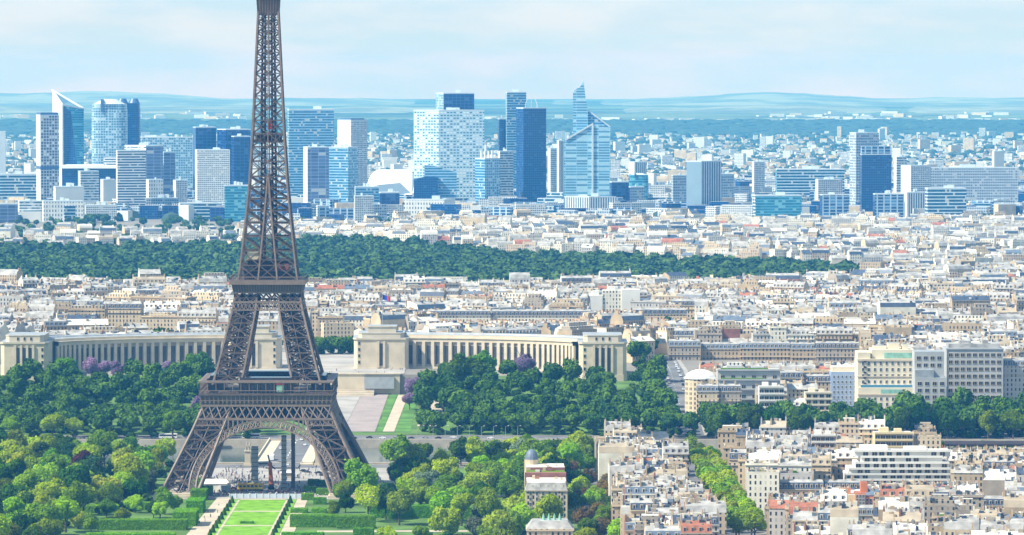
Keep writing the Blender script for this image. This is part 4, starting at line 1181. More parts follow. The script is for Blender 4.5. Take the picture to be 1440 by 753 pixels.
def gen_building(rr, w, d, h, style, wc, pc, rm, lod=0):
    """parts of one town building in local coordinates, street front at -y; lod 0 near, 1 middle, 2 far"""
    W_, P_, RF = CI['w_' + wc], CI[pc], CI[rm]
    X, Yh = w / 2, d / 2
    parts = []
    b = MB(); r = MB()
    sides = [W_, P_, W_, P_] if style != 'tower' else [W_] * 4
    if rr.random() < .35: sides[2] = P_
    b.box(-X, X, -Yh, Yh, -12, h, W_, RF, False, sides)
    if lod < 2:
        b.box(-X - .25, X + .25, -Yh - .5, -Yh, h - .45, h + .05, CI['p_' + wc])
        if style == 'mansard': b.box(-X + .1, X - .1, -Yh - .7, -Yh, h - 3.5, h - 3.25, CI['p_' + wc])
    top = h
    if style == 'mansard':
        m1, m2 = 3.4, 1.9
        lo = [(-X, -Yh), (X, -Yh), (X, Yh), (-X, Yh)]
        i1 = [(-X, -Yh + 1.5), (X, -Yh + 1.5), (X, Yh - 1.5), (-X, Yh - 1.5)]
        i2 = [(-X, -.4), (X, -.4), (X, .4), (-X, .4)]
        up = CI['r_zinc'] if rm in ('r_slate', 'r_zinc', 'r_blue') else RF
        r.prism(lo, h + .05, h + m1, RF, RF, sides=[RF, P_, RF, P_], poly2=i1)
        r.prism(i1, h + m1, h + m1 + m2, up, up, sides=[up, P_, up, P_], poly2=i2)
        top = h + m1 + m2
    elif style == 'gable':
        rz = min(5.5, d * .28)
        lo = [(-X, -Yh - .3), (X, -Yh - .3), (X, Yh + .3), (-X, Yh + .3)]
        r.prism(lo, h + .05, h + rz, RF, RF, sides=[RF, P_, RF, P_], poly2=[(-X, -.05), (X, -.05), (X, .05), (-X, .05)])
        top = h + rz
    else:
        for a in ((-X, X, -Yh, -Yh + .3), (-X, X, Yh - .3, Yh), (-X, -X + .3, -Yh + .3, Yh - .3), (X - .3, X, -Yh + .3, Yh - .3)):
            r.box(*a, h + .02, h + .9, CI['p_' + wc])
        if style == 'setback':
            k = rr.uniform(2.2, 3.6)
            r.box(-X + rr.uniform(.4, 3), X - rr.uniform(.4, 3), -Yh + k, Yh - k * .6, h + .02, h + 3.1, W_, RF)
            if rr.random() < .6: r.box(-X + 3.5, X - 3.5, -Yh + k * 2, Yh - k, h + 3.1, h + 5.9, W_, CI['r_white'])
            top = h + 3.1
    # clutter that belongs to the roof: hatches, vents, skylights, lift housings
    nclut = {0: rr.randint(7, 13), 1: rr.randint(3, 6), 2: rr.randint(0, 2)}[lod]
    for _ in range(nclut):
        cx, cyy = rr.uniform(-X + 1, X - 1), rr.uniform(-Yh + 2.4, Yh - 2.4)
        s1, s2, hz = rr.uniform(.6, 2.6), rr.uniform(.6, 2.4), rr.uniform(.6, 2.2)
        base = h
        if style == 'mansard':
            base = h + 3.0 + 1.9 * max(0, 1 - abs(cyy) / max(1, Yh - 1.5))
        elif style == 'gable': base = h + (top - h) * max(0, 1 - abs(cyy) / Yh) - .3
        elif style == 'setback': base = h + .02 if abs(cyy) > Yh - 2.6 else h + 2.6
        mt = rr.choice([CI['p_' + wc], CI['p_beige-grey'], CI['r_zinc'], CI['p_white'], CI['p_beige-grey'], CI['dormer_glass'], CI['r_blue'], CI['p_tan'], CI['r_slate']])
        r.cbox(cx, cyy, base, s1, s2, hz + .4, mt)
    if lod == 0 and style in ('flat', 'setback') and rr.random() < .35:
        r.cbox(rr.uniform(-X * .5, X * .5), -Yh + 1.2, h + .05, rr.uniform(2, w * .5), 1.0, rr.uniform(.8, 1.6), CI['leaf_mid'])
    parts.append(('wall', b)); parts.append(('roof', r))
    # chimney stacks on the party walls
    nch = {0: rr.randint(2, 4), 1: rr.randint(2, 3), 2: rr.randint(0, 2)}[lod] if style in ('mansard', 'gable', 'flat') else rr.randint(0, 1)
    for i in range(nch):
        c = MB(); sx = -1 if i % 2 else 1
        yc = rr.uniform(-Yh * .55, Yh * .55); ln = rr.uniform(2, 4.6)
        zt = top + rr.uniform(.8, 2.2)
        x0 = sx * (X - .42)
        if i > 1: x0 = rr.uniform(-X * .4, X * .4)
        c.cbox(x0, yc, h - .5, .75, ln, zt - h + .5, rr.choice([P_, P_, P_, CI['p_tan'], CI['p_' + wc], CI['p_' + wc]]))
        if lod < 2:
            n = int(ln / .7)
            for k in range(n): c.cbox(x0, yc - ln / 2 + .4 + k * .7, zt, .32, .32, rr.uniform(.5, .9), CI['pots'])
        parts.append(('chimney', c))
    # dormers on the street side (and on the left end where it faces the sun)
    if style == 'mansard' and lod < 2:
        n = max(2, int(w / 3.3)); c0 = MB()
        for i in range(n):
            c = MB() if lod == 0 else c0
            xx = -X + w * (i + .5) / n
            c.box(xx - .75, xx + .75, -Yh + .35, -Yh + 1.9, h + .5, h + 2.7, CI['p_' + wc], CI['r_zinc'])
            c.quad((xx - .5, -Yh + .33, h + .75), (xx + .5, -Yh + .33, h + .75), (xx + .5, -Yh + .33, h + 2.4), (xx - .5, -Yh + .33, h + 2.4), CI['dormer_glass'])
            if lod == 0: parts.append(('dormer', c))
        if lod == 1: parts.append(('roof', c0))
    return parts

OCC = []                                     # occupied plan rectangles (x0,x1,y0,y1)
def busy(x, y, m=6):
    return any(a - m < x < b_ + m and c - m < y < d_ + m for a, b_, c, d_ in OCC)
LOTS = []
def style_pick(rr, modern=.3, pale=False, brick=.45):
    u = rr.random()
    if u < .58 - modern * .3: st = 'mansard'
    elif u < .70 - modern * .2: st = 'gable'
    elif u < .86: st = 'flat'
    else: st = 'setback'
    wc = rr.choices(list(WALLS), [5, 4, 3, 3, 2, 2])[0]
    if pale: wc = rr.choice(['white', 'white', 'cream', 'pale grey', 'pale pinkish'])
    pc = rr.choices(['p_' + wc, 'p_tan', 'p_beige-grey', 'p_brick', 'p_white'], [3, 3, 2, brick, 2] if not pale else [4, .5, .5, .1, 4])[0]
    if st in ('mansard', 'gable'):
        rm = rr.choices(['r_zinc', 'r_slate', 'r_blue', 'r_terracotta', 'r_white', 'r_gravel'], [5, 2.4, 1.6, .35, 1.4, .8] if brick < 1 else [3.4, 1.8, 1.0, .8, 2.2, 2.2])[0]
    else:
        rm = rr.choices(['r_white', 'r_gravel', 'r_zinc', 'r_terracotta'], [5, 4.5, 2, .12])[0]
    return st, wc, pc, rm
def district(x0, x1, y0, y1, rot, seed, hmin=16, hmax=23, lw=(12, 20), ld=(12, 16), street=11, row=3, modern=.3, zone='', keep=None, gap=0.0, follow=None):
    """rows of lots in a rotated grid that fills a rectangle"""
    rr = random.Random(seed)
    cx, cyy = (x0 + x1) / 2, (y0 + y1) / 2; rad = math.hypot(x1 - x0, y1 - y0) / 2
    ca, sa = math.cos(rot), math.sin(rot)
    v = -rad; k = 0
    while v < rad:
        dd = rr.uniform(*ld)
        u = -rad + rr.uniform(-10, 0); cnt = 0
        blockh = rr.uniform(hmin, hmax)
        while u < rad:
            ww = rr.uniform(*lw)
            X_, Y_ = cx + ca * (u + ww / 2) - sa * (v + dd / 2), cyy + sa * (u + ww / 2) + ca * (v + dd / 2)
            if x0 <= X_ <= x1 and y0 <= Y_ <= y1 and (keep is None or keep(X_, Y_)) and not busy(X_, Y_, min(ww, dd) * .5) and rr.random() > gap:
                st, wc, pc, rm = style_pick(rr, modern, zone == 'beyond', {'column': 2.2, 'fore': 1.2}.get(zone, .4))
                hh = blockh + (rr.uniform(-2.5, 2.5) if zone != 'upper' else rr.uniform(-1.4, 1.4))
                if rr.random() < .08: hh += rr.uniform(3, 8)
                if rr.random() < .10: hh *= .55
                LOTS.append(dict(x=X_, y=Y_, w=ww - .05, d=dd - .05, h=hh, rot=rot + (math.pi if k % 2 else 0), st=st, wc=wc, pc=pc, rm=rm, seed=rr.randint(0, 10 ** 9), zone=zone))
            u += ww; cnt += 1
            if cnt % 7 == 0: u += street * .8
        v += dd; k += 1
        if k % row == 0: v += street
        else: v += rr.uniform(0, 4)
def inview(x, y, m=25, z=0):
    px, py = proj(x, y, H(x, y) + 15)
    return -m * 1.5 < px < 1440 + m * 1.5

# ---------------- single buildings the photo shows clearly
def real_windows(parent, wmesh, x0, x1, z0, z1, y, nx, nz, skip=(), xs=None, name='window'):
    for j in range(nz):
        for i in range(nx):
            if (i, j) in skip: continue
            x = x0 + (x1 - x0) * (i + .5) / nx; z = z0 + (z1 - z0) * j / max(1, nz)
            dupe_mesh(name, wmesh, parent, (x, y, z))
def hero(name, label, x0, x1, Y, dep, yt, cat='building', rz=0):
    X0, X1 = XA(x0, Y), XA(x1, Y); z0 = H((X0 + X1) / 2, Y)
    root = empty(name, ((X0 + X1) / 2, Y, z0), rz); tag(root, label, cat)
    OCC.append((X0, X1, Y, Y + dep))
    return root, (X1 - X0) / 2, ZA(yt, Y) - z0
WM = window_mesh('window', 1.5, 2.2); WMB = window_mesh('window', 2.7, 2.3, 'stone_pale', 'dark_glass', 1); WMS = window_mesh('window', 1.2, 1.9)
pmat('cream_wall', (0.66, 0.59, 0.45), 0.85, 0.08, 0.1); pmat('blue_wall', (0.26, 0.34, 0.50), 0.7, 0.1, 0.1); pmat('white_wall', (0.68, 0.67, 0.63), 0.75, 0.05, 0.1)
pmat('yellow_wall', (0.68, 0.56, 0.33), 0.85, 0.08, 0.1); pmat('orange_wall', (0.62, 0.22, 0.10), 0.8, 0.12, 0.12); pmat('concrete', (0.40, 0.41, 0.41), 0.85, 0.1, 0.1)

# cream stepped hotel
r0, w, h = hero('stepped_hotel', 'tall cream stepped building with teal window bands among quayside trees', 1207, 1287, 3190, 34, 493)
b = MB(); b.box(-w, w, 0, 34, -6, h * .42, 0); b.box(-w, w, 4, 34, h * .42, h * .86, 0); b.box(-w * .5, w, 8, 34, h * .86, h, 0); b.box(-w, -w * .55, 6, 30, h * .86, h * .96, 0)
b.box(-w - .4, w + .4, -.5, 0, h * .30, h * .325, 1); b.box(-w - .4, w + .4, 3.4, 4, h * .83, h * .86, 1); b.box(-w - .4, w + .4, 3.5, 4, h * .58, h * .595, 1)
wl = b.build('wall', ['cream_wall', 'stone_pale'], r0)
b = MB(); b.box(-w * .9, w * .95, 1, 3.9, h * .42, h * .46, 0, 1); b.build('terrace_glazing', ['glass_mid', 'r_white'], r0)
b = MB(); b.box(-w * .06, w * .9, 7.6, 8, h * .87, h * .95, 0); b.build('teal_window_band', 'copper_green', r0)
b = MB(); b.box(-w * .2, w * .55, -.3, 0, h * .31, h * .39, 0); b.build('teal_window_band', 'copper_green', r0)
b = MB(); b.box(w * .1, w * .5, 14, 24, h, h + 4, 0, 1); b.box(w * .6, w * .8, 14, 22, h, h + 3, 0, 1); b.box(-w * .4, w * .05, 16, 26, h, h + 2, 0, 1); b.build('roof_plant', ['cream_wall', 'zinc'], r0)
real_windows(r0, WM, -w * .92, w * .95, 2, h * .30, -.02, 9, 3)
real_windows(r0, WM, -w * .92, w * .95, h * .475, h * .86, 3.97, 9, 4)
for k in range(5):
    b = MB(); b.box(-.9, .9, -1, 0, 0, 1.0, 0); o = b.build('balcony', 'iron_dark', r0); o.location = (-w * .75, 4, h * .47 + k * 3.6)
# grid office
r0, w, h = hero('grid_office', 'pale grey office building with a grid of dark square windows behind trees', 1287, 1331, 3170, 26, 517)
b = MB(); b.box(-w, w, 0, 26, -6, h * .80, 0, 1); b.box(-w, w * .9, 5, 26, h * .8, h * 1.3, 0, 1); b.box(-w, w * .2, .4, 5, h * .8, h * .95, 1); b.build('wall', ['concrete', 'zinc'], r0)
real_windows(r0, WMB, -w + .6, w - .4, h * .12, h * .78, -.02, 4, 5)
real_windows(r0, WMB, -w + .6, w - 2, h * 1.0, h * 1.28, 4.97, 4, 2)
r0, w, h = hero('grid_office', 'wider pale grey office building with seven rows of dark square windows', 1331, 1411, 3215, 30, 490)
b = MB(); b.box(-w, w, 0, 30, -6, h, 0, 1); b.box(-w - .4, w + .4, -.6, 0, h - .8, h, 0); b.build('wall', ['concrete', 'zinc'], r0)
b = MB(); b.box(-w * .9, w * .9, 5, 25, h, h + 2.6, 0); b.box(-w * .5, -w * .1, 8, 16, h + 2.6, h + 4.5, 0); b.box(w * .3, w * .5, 8, 16, h + 2.6, h + 5, 0); b.build('roof_plant', 'r_zinc', r0)
real_windows(r0, WMB, -w + .8, w - .8, 2, h - 1, -.02, 9, 8)
b = MB(); b.box(-w, -w + .4, -.5, 0, 0, h, 0); b.build('edge_pier', 'concrete', r0)
# blue-fronted block
r0, w, h = hero('blue_block', 'blue-fronted apartment block left of the cream stepped building', 1169, 1206, 3225, 22, 523)
b = MB(); b.box(-w, w, 0, 22, -6, h, 0, 1); b.build('wall', ['blue_wall', 'r_white'], r0)
real_windows(r0, WMS, -w + .6, w - .6, 2, h - 1, -.02, 6, 6)
b = MB(); b.box(-w * .9, w * .8, 3, 20, h, h + 3, 0, 1); b.build('penthouse', ['cream_wall', 'r_white'], r0)
# long slate rows along the right bank
def slate_row(x0, x1, Y, yt, label, n, wallm='w_cream', rm='r_slate', dep=14):
    r0, w, h = hero('mansard_building', label, x0, x1, Y, dep, yt)
    hc = h - 4.6; b = MB(); b.box(-w, w, 0, dep, -8, hc, 0); b.box(-w - .2, w + .2, -.5, 0, hc - .4, hc, 1); b.box(-w, w, -.7, 0, hc - 6.4, hc - 6.1, 1); b.build('wall', [wallm, 'stone_pale'], r0)
    b = MB(); b.prism([(-w, 0), (w, 0), (w, dep), (-w, dep)], hc, hc + 3.4, 0, poly2=[(-w + .4, 1.6), (w - .4, 1.6), (w - .4, dep - 1.6), (-w + .4, dep - 1.6)])
    b.prism([(-w + .4, 1.6), (w - .4, 1.6), (w - .4, dep - 1.6), (-w + .4, dep - 1.6)], hc + 3.4, h, 1, poly2=[(-w + .8, dep / 2), (w - .8, dep / 2), (w - .8, dep / 2 + .5), (-w + .8, dep / 2 + .5)])
    rf = b.build('roof', [rm, 'r_zinc'], r0)
    dm = MB(); dm.box(-.7, .7, 0, 1.6, 0, 2.2, 0, 1); dm.quad((-.45, -.02, .25), (.45, -.02, .25), (.45, -.02, 1.9), (-.45, -.02, 1.9), 2)
    dme = dm.mesh('dormer', ['stone_pale', 'r_zinc', 'dormer_glass'])
    for i in range(n): dupe_mesh('dormer', dme, r0, (-w + 2 * w * (i + .5) / n, .3, hc + .5))
    for i in range(max(2, n // 4)):
        c = MB(); x = -w + 2 * w * (i + .5) / max(2, n // 4); c.cbox(x, dep / 2, hc, .9, 4, h - hc + 1.6, 0)
        for k in range(5): c.cbox(x, dep / 2 - 1.6 + k * .8, h + 1.6, .35, .35, .8, 1)
        c.build('chimney', ['p_tan', 'pots'], r0)
    return r0
slate_row(940, 985, 3520, 478, 'corner mansard building where the sloping avenue enters the upper town', 7, 'w_beige-grey', 'r_blue')
slate_row(986, 1040, 3528, 482, 'mansard building with pale blue roof, second along the row right of the avenue', 9, 'w_tan', 'r_blue')
slate_row(1041, 1111, 3520, 481, 'long mansard building with blue-grey roof left of the darker blue one', 12, 'w_tan', 'r_blue')
slate_row(1112, 1146, 3516, 482, 'short mansard building with a smooth blue roof in the long row', 5, 'w_tan', 'r_blue')
slate_row(1147, 1215, 3510, 481, 'long dark blue mansard building behind the blue-fronted block', 12, 'w_beige-grey', 'r_slate')
slate_row(980, 1011, 3150, 541, 'small mansard building below the round dome-roofed corner', 5, 'w_cream', 'r_blue')
slate_row(1011, 1043, 3152, 541, 'mansard building with dark slate dormers above the quayside trees', 6, 'w_beige-grey', 'r_slate')
slate_row(1088, 1131, 3230, 522, 'mansard building with slate corner roof left of the low slate one', 6, 'w_tan', 'r_slate')
slate_row(1131, 1168, 3232, 527, 'low mansard building with slate roof left of the blue-fronted block', 6, 'w_tan', 'r_slate')
slate_row(1316, 1362, 3105, 583, 'small grey-roofed house standing alone among the quayside trees', 5, 'w_pale pinkish', 'r_slate', 11)
slate_row(1412, 1462, 3230, 505, 'grey-blue mansard building at the right edge beside the grid office', 7, 'w_pale grey', 'r_blue')
# terraced modern blocks
def terraced(x0, x1, Y, yt, label, nfl, dep, wallm='white_wall', setb=1.6, cols=6, plants=True, nwin=6, ragged=False):
    r0, w, h = hero('terraced_block', label, x0, x1, Y, dep, yt)
    fl = h / nfl; b = MB(); g = MB(); l = MB()
    for k in range(nfl):
        y0 = max(0, k - nfl + 4) * setb
        xa, xb = -w, w
        if ragged and k >= nfl - 4:
            xa += rnd.uniform(0, .28) * w * (k - nfl + 5) / 2; xb -= rnd.uniform(0, .22) * w * (k - nfl + 5) / 2
        b.box(xa, xb, y0 + 1.4, dep, k * fl - (6 if k == 0 else 0), (k + 1) * fl, 0, 1)
        b.box(xa - .2, xb + .2, y0, y0 + 1.4, (k + 1) * fl - .35, (k + 1) * fl + .75, 0)
        if plants and k >= nfl - 2: l.box(-w * .9, w * rnd.uniform(-.2, .9), y0 + .3, y0 + 1.2, (k + 1) * fl + .5, (k + 1) * fl + 1.5, 0)
        for i in range(nwin):
            x = -w + 2 * w * (i + .5) / nwin + (rnd.uniform(-1, 1) if ragged else 0)
            if not xa + 1.3 < x < xb - 1.3 or (ragged and rnd.random() < .25): continue
            dupe_mesh('window', WMB, r0, (x, y0 + 1.37, k * fl + .5))
    b.build('wall', [wallm, 'r_white'], r0)
    b = MB(); b.box(-w * .7, -w * .2, dep * .6, dep * .85, h, h + 2.6, 0); b.build('roof_plant', wallm, r0)
    b = MB(); b.box(w * .1, w * .5, dep * .6, dep * .8, h, h + 2, 0); b.build('roof_plant', wallm, r0)
    if plants: l.build('terrace_planting', 'leaf_mid', r0)
    return r0
rnd = random.Random(5)
terraced(1010, 1098, 3170, 522, 'modern terraced block with dark plants on its roof, right of the dome', 5, 26, 'concrete', 2.5)
terraced(1068, 1103, 3125, 545, 'white modern block with long balconies above the quayside trees', 6, 18, 'white_wall', 0.3, plants=False, nwin=5)
terraced(1133, 1170, 3118, 553, 'narrow cream block with stacked balconies rising from quayside trees', 6, 16, 'cream_wall', 0.1, plants=False, nwin=4)
r0, w, h = hero('domed_corner_building', 'round corner building with white shallow dome beside the sloping avenue', 972, 1010, 3185, 26, 534)
b = MB(); b.cyl(-w * .25, 12, -6, h, 10.5, 0, 24); b.box(-w * .2, w, 2, 24, -6, h, 0, 1); b.build('wall', ['w_cream', 'r_white'], r0)
b = MB(); b.cyl(-w * .25, 12, h, h + .8, 11.2, 0, 24); b.dome(-w * .25, 12, h + .8, 10, 5.2, 0, 20, 5); b.build('dome', 'roof_white', r0)
# white terraced block, yellow block, orange facades in the right foreground
terraced(1190, 1346, 2620, 637, 'large white terraced apartment block in the right foreground', 9, 30, 'white_wall', 3.2, plants=False, nwin=13, ragged=True)
terraced(1231, 1284, 2800, 610, 'cream-yellow flat block with dark loggias behind the white terraced block', 6, 20, 'yellow_wall', 0.2, plants=False, nwin=7)
terraced(1142, 1180, 2790, 613, 'small white flat-roofed block left of the cream-yellow one', 6, 16, 'white_wall', 0.2, plants=False, nwin=6)
r0, w, h = hero('orange_house', 'orange-red painted house cluster below the white terraced block', 1180, 1252, 2530, 16, 694)
b = MB(); b.box(-w, -w * .35, 2, 14, -2, h * .93, 1, 2); b.box(-w * .35, w * .05, 0, 14, -2, h, 0, 3); b.box(w * .05, w * .5, 3, 14, -2, h * .82, 0, 3); b.box(w * .5, w, 1, 14, -2, h * .9, 1, 3)
b.box(-w * .12, w * .16, 5, 11, h, h + 5.5, 0, 3); b.box(-w * .8, -w * .5, 5, 10, h * .93, h * .93 + 3, 0, 3)
b.build('wall', ['orange_wall', 'yellow_wall', 'r_white', 'r_terracotta'], r0)
real_windows(r0, WMS, -w * .33, w * .03, 3, h - 1, -.02, 3, 5)
real_windows(r0, WMS, w * .07, w * .48, 3, h * .8 - 1, 2.97, 3, 4)
real_windows(r0, WMS, w * .52, w * .97, 3, h * .88 - 1, .97, 3, 5)
slate_row(1095, 1160, 2545, 676, 'blue-slate mansard building with cream gable left of the orange houses', 9, 'w_cream', 'r_slate', 13)
slate_row(1160, 1213, 2590, 676, 'dark mansard row with white dormers between white block and orange houses', 9, 'w_white', 'r_slate', 13)
slate_row(1193, 1244, 2470, 712, 'grey-blue mansard building below the orange houses', 8, 'w_pale grey', 'r_blue', 14)
slate_row(1366, 1430, 2500, 699, 'slate-roofed building with dark dormers near the right edge', 8, 'w_cream', 'r_slate', 14)
# viaduct, dome building, blank white gable, long slate hall
r0, w, h = hero('train_shed', 'long dark low station roof beside the river trees at far right', 1330, 1475, 2842, 8, 625)
b = MB(); b.prism([(-w, 0), (w, 0), (w, 8), (-w, 8)], h - 1.2, h, 0, bottom=True); b.prism([(-w, 0), (w, 0), (w, 8), (-w, 8)], h, h + 1.6, 0, poly2=[(-w, 4), (w, 4), (w, 5), (-w, 5)]); b.build('roof', 'iron_dark', r0)
b = MB(); b.box(-w, w, .4, 7.6, -1, h * .55, 0); b.build('viaduct', 'stone_grey', r0)
for k in range(14):
    b = MB(); b.cbox(0, 0, 0, .7, .7, h * .45, 0); o = b.build('column', 'iron_dark', r0); o.location = (-w + (k + .5) * 2 * w / 14, .8, h * .55)
r0, w, h = hero('domed_block', 'narrow block with grey corner dome and brick-red roof band among trees', 739, 798, 2490, 120, 690)
D_ = 120
b = MB(); b.box(-w, w, 0, D_, -1, h, 0, 1, False, [0, 0, 0, 0]); b.box(-w - .4, w + .4, -.5, D_, h - .5, h, 1); b.build('wall', ['w_cream', 'r_gravel'], r0)
b = MB(); b.prism([(-w, 0), (w, 0), (w, 16), (-w, 16)], h + .02, h + 4, 0, 2, poly2=[(-w + 1, 1.5), (w - 1, 1.5), (w - 1, 14.5), (-w + 1, 14.5)])
b.box(-w + .6, w - .6, 18, 40, h + .02, h + 3.4, 3, 2); b.box(-w + .2, w - .2, 42, 48, h + .02, h + 5.6, 1, 1); b.box(-w + .6, w - .6, 50, 84, h + .02, h + 3.6, 3, 4); b.box(-w + 3, w - .4, 86, 92, h + .02, h + 5, 1, 2); b.box(-w + .6, w - .6, 94, 119, h + .02, h + 4.4, 3, 2)
for k in range(14):
    rk = random.Random(k); b.cbox(rk.uniform(-w + 2, w - 2), rk.choice((24, 32, 56, 64, 72, 80, 100, 112)), h + 3.3, rk.uniform(1, 3), rk.uniform(1, 4), rk.uniform(1, 3), rk.choice((1, 2, 3, 3)))
b.build('roof', ['r_zinc', 'p_brick', 'r_white', 'p_cream', 'leaf_lime'], r0)
b = MB(); b.cyl(-w + 3.6, 114, h, h + 7, 3.9, 1, 14); b.dome(-w + 3.6, 114, h + 7, 3.8, 5.6, 0, 14, 5); b.cyl(-w + 3.6, 114, h + 12.4, h + 15, .3, 0, 6); b.build('dome', ['r_blue', 'p_cream'], r0)
for k in range(5):
    b = MB(); b.cbox(0, 0, 0, 1.4, 1.2, 2.2, 0, 1); o = b.build('dormer', ['p_white', 'r_zinc'], r0); o.location = (-w + 3 + k * (2 * w - 6) / 4, 1.2, h + .6)
real_windows(r0, WMS, -w + 1, w - 1, 4, h, -.02, 6, 5)
r0, w, h = hero('statue_topped_block', 'stone block roof with green copper statues at the bottom edge', 741, 806, 2290, 20, 744)
b = MB(); b.box(-w, w, 0, 20, -1, h, 0); b.box(-w - .5, w + .5, -.6, 20.6, h - 1, h, 0); b.build('wall', 'w_cream', r0)
b = MB(); b.prism([(-w, 0), (w, 0), (w, 20), (-w, 20)], h, h + 3.4, 0, poly2=[(-w + 2.5, 2.5), (w - 2.5, 2.5), (w - 2.5, 17.5), (-w + 2.5, 17.5)]); b.build('roof', 'r_zinc', r0)
for k in range(4):
    b = MB(); b.cyl(0, 0, 0, 1.0, .9, 0, 8, .7); b.cyl(0, 0, 1.0, 2.6, .7, 0, 8, .35); b.cyl(0, 0, 2.6, 3.2, .3, 0, 8, .2); o = b.build('statue', 'copper_green', r0); o.location = (-3 + k * 2.6, 9, h + 3.4)
r0, w, h = hero('white_gabled_block', 'white building with a big blank gable wall above the palace wing', 812, 900, 4080, 20, 409)
b = MB(); b.box(-w * .2, w * .42, 2, 20, -6, h, 2, 1); b.box(w * .42, w, 0, 20, -6, h * 1.03, 0, 1); b.prism([(-w, 1), (-w * .2, 1), (-w * .2, 18), (-w, 18)], -6, h * .85, 0, 1, poly2=[(-w * .9, 1), (-w * .2, 1), (-w * .2, 18), (-w * .9, 18)]); b.build('wall', ['white_wall', 'r_white', 'w_white'], r0)
b = MB(); b.cbox(-w * .4, 9, h * .85, 5, 6, 4, 0); b.cbox(w * .1, 9, h, 6, 6, 3, 0); b.build('roof_plant', 'white_wall', r0)
slate_row(600, 690, 3820, 436, 'long dark slate roof with rows of white dormers above the palace, left half', 17, 'w_white', 'r_slate', 16)
slate_row(691, 832, 3826, 436, 'long dark slate roof with rows of white dormers, right half', 26, 'w_white', 'r_slate', 16)
slate_row(890, 966, 4000, 434, 'dark jagged slate mansard right of the blank white gable', 12, 'w_cream', 'r_slate', 16)
slate_row(925, 992, 4150, 425, 'cream building with slate dormers above the avenue', 10, 'w_cream', 'r_slate', 16)
OCC += [(-360, 90, 3300, 3500), (102, 126, 3050, 3570), (-460, 100, 3050, 3480), (-205, -70, 3430, 3660)]

RESERVE = [(1176, 1352, 2620, 684), (1226, 1290, 2800, 640), (1140, 1184, 2790, 634), (1176, 1256, 2530, 711), (1092, 1162, 2545, 701), (1158, 1216, 2590, 690), (1192, 1247, 2470, 740), (1364, 1434, 2500, 720),
           (810, 902, 4080, 441), (600, 834, 3820, 455), (1310, 1460, 2862, 634), (888, 994, 4000, 452), (940, 1220, 3510, 512)]
def cap_height(x, y, h, base):
    p = 720 + F * x / y
    for a, c, Yh, yl in RESERVE:
        if a < p < c and y < Yh: h = min(h, CZ - (yl - 102) * y / F - base - 5)
    return h
# ---------------- fill the town
def keep_block(x, y): return 57 < x < np.interp(y, [2440, 2846], [103, 94]) - 8
district(52, 108, 2185, 2838, 0.02, 11, 19, 23, (12, 20), (11, 15), 3.5, 2, .35, 'column', keep_block)
district(124, 345, 2185, 2838, -0.10, 12, 17, 23, (11, 19), (11, 14.5), 9, 3, .55, 'fore', lambda x, y: x > np.interp(y, [2440, 2846], [134, 127]))
district(128, 430, 3122, 3560, 0.04, 13, 15, 20, (12, 22), (12, 15), 10, 2, .4, 'bank', lambda x, y: y > (3150 if x < 195 else 3255))
def bois_front(px): return np.interp(px, [-100, 300, 560, 720, 860, 1000, 1200, 1270], [4560, 4540, 4520, 4560, 4680, 4740, 4850, 5150])
def bois_back(px): return np.interp(px, [-100, 0, 330, 420, 560, 720, 860, 1000, 1120, 1200, 1265, 1275], [5950, 6000, 6050, 6350, 6250, 5750, 5700, 5520, 5500, 5350, 5250, 5150])
def pxof(x, y): return 720 + F * x / y
GREEN = [(128, 290, 3600, 3700), (446, 500, 3560, 3660)]
def keep_plateau(x, y):
    p = pxof(x, y)
    if y > bois_front(p) - 25: return False
    return not any(a < p < b_ and c < y < d_ for a, b_, c, d_ in GREEN)
k_ = 0
for yy in range(3480, 5200, 205):
    for xx in range(-600, 620, 244):
        k_ += 1
        rr_ = random.Random(k_ * 31)
        district(xx, xx + 240, yy, yy + 200, rr_.choice([-.5, -.25, -.1, .08, .2, .4, .75]), 100 + k_, 15, 22, (15, 32), (11, 15), 12, rr_.choice([2, 2, 3]), rr_.uniform(.25, .6), 'upper', keep_plateau)
for yy in range(5100, 7000, 240):
    for xx in range(-900, 940, 302):
        k_ += 1
        rr_ = random.Random(k_ * 17)
        district(xx, xx + 296, yy, yy + 232, rr_.choice([-.3, -.1, .05, .15, .4]), 300 + k_, 12, 22, (11, 26), (11, 15), 15, 2, .6, 'beyond',
                 lambda x, y: y > bois_back(pxof(x, y)) + (rr_.random() * 90) and (pxof(x, y) > 340 or (rr_.random() < .22 and y < 6700)) and y < 6950, .16)
LOTS = [l for l in LOTS if inview(l['x'], l['y']) and proj(l['x'], l['y'], H(l['x'], l['y']) + l['h'] + 5)[1] < 756]
for l in LOTS: l['h'] = cap_height(l['x'], l['y'], l['h'], H(l['x'], l['y']))
for l in LOTS:
    if l['zone'] == 'beyond' and pxof(l['x'], l['y']) < 560: l['h'] *= .65
LOTS = [l for l in LOTS if l['h'] > 5]
LOTS.sort(key=lambda l: l['y'])
NIND = 280
BLD = []
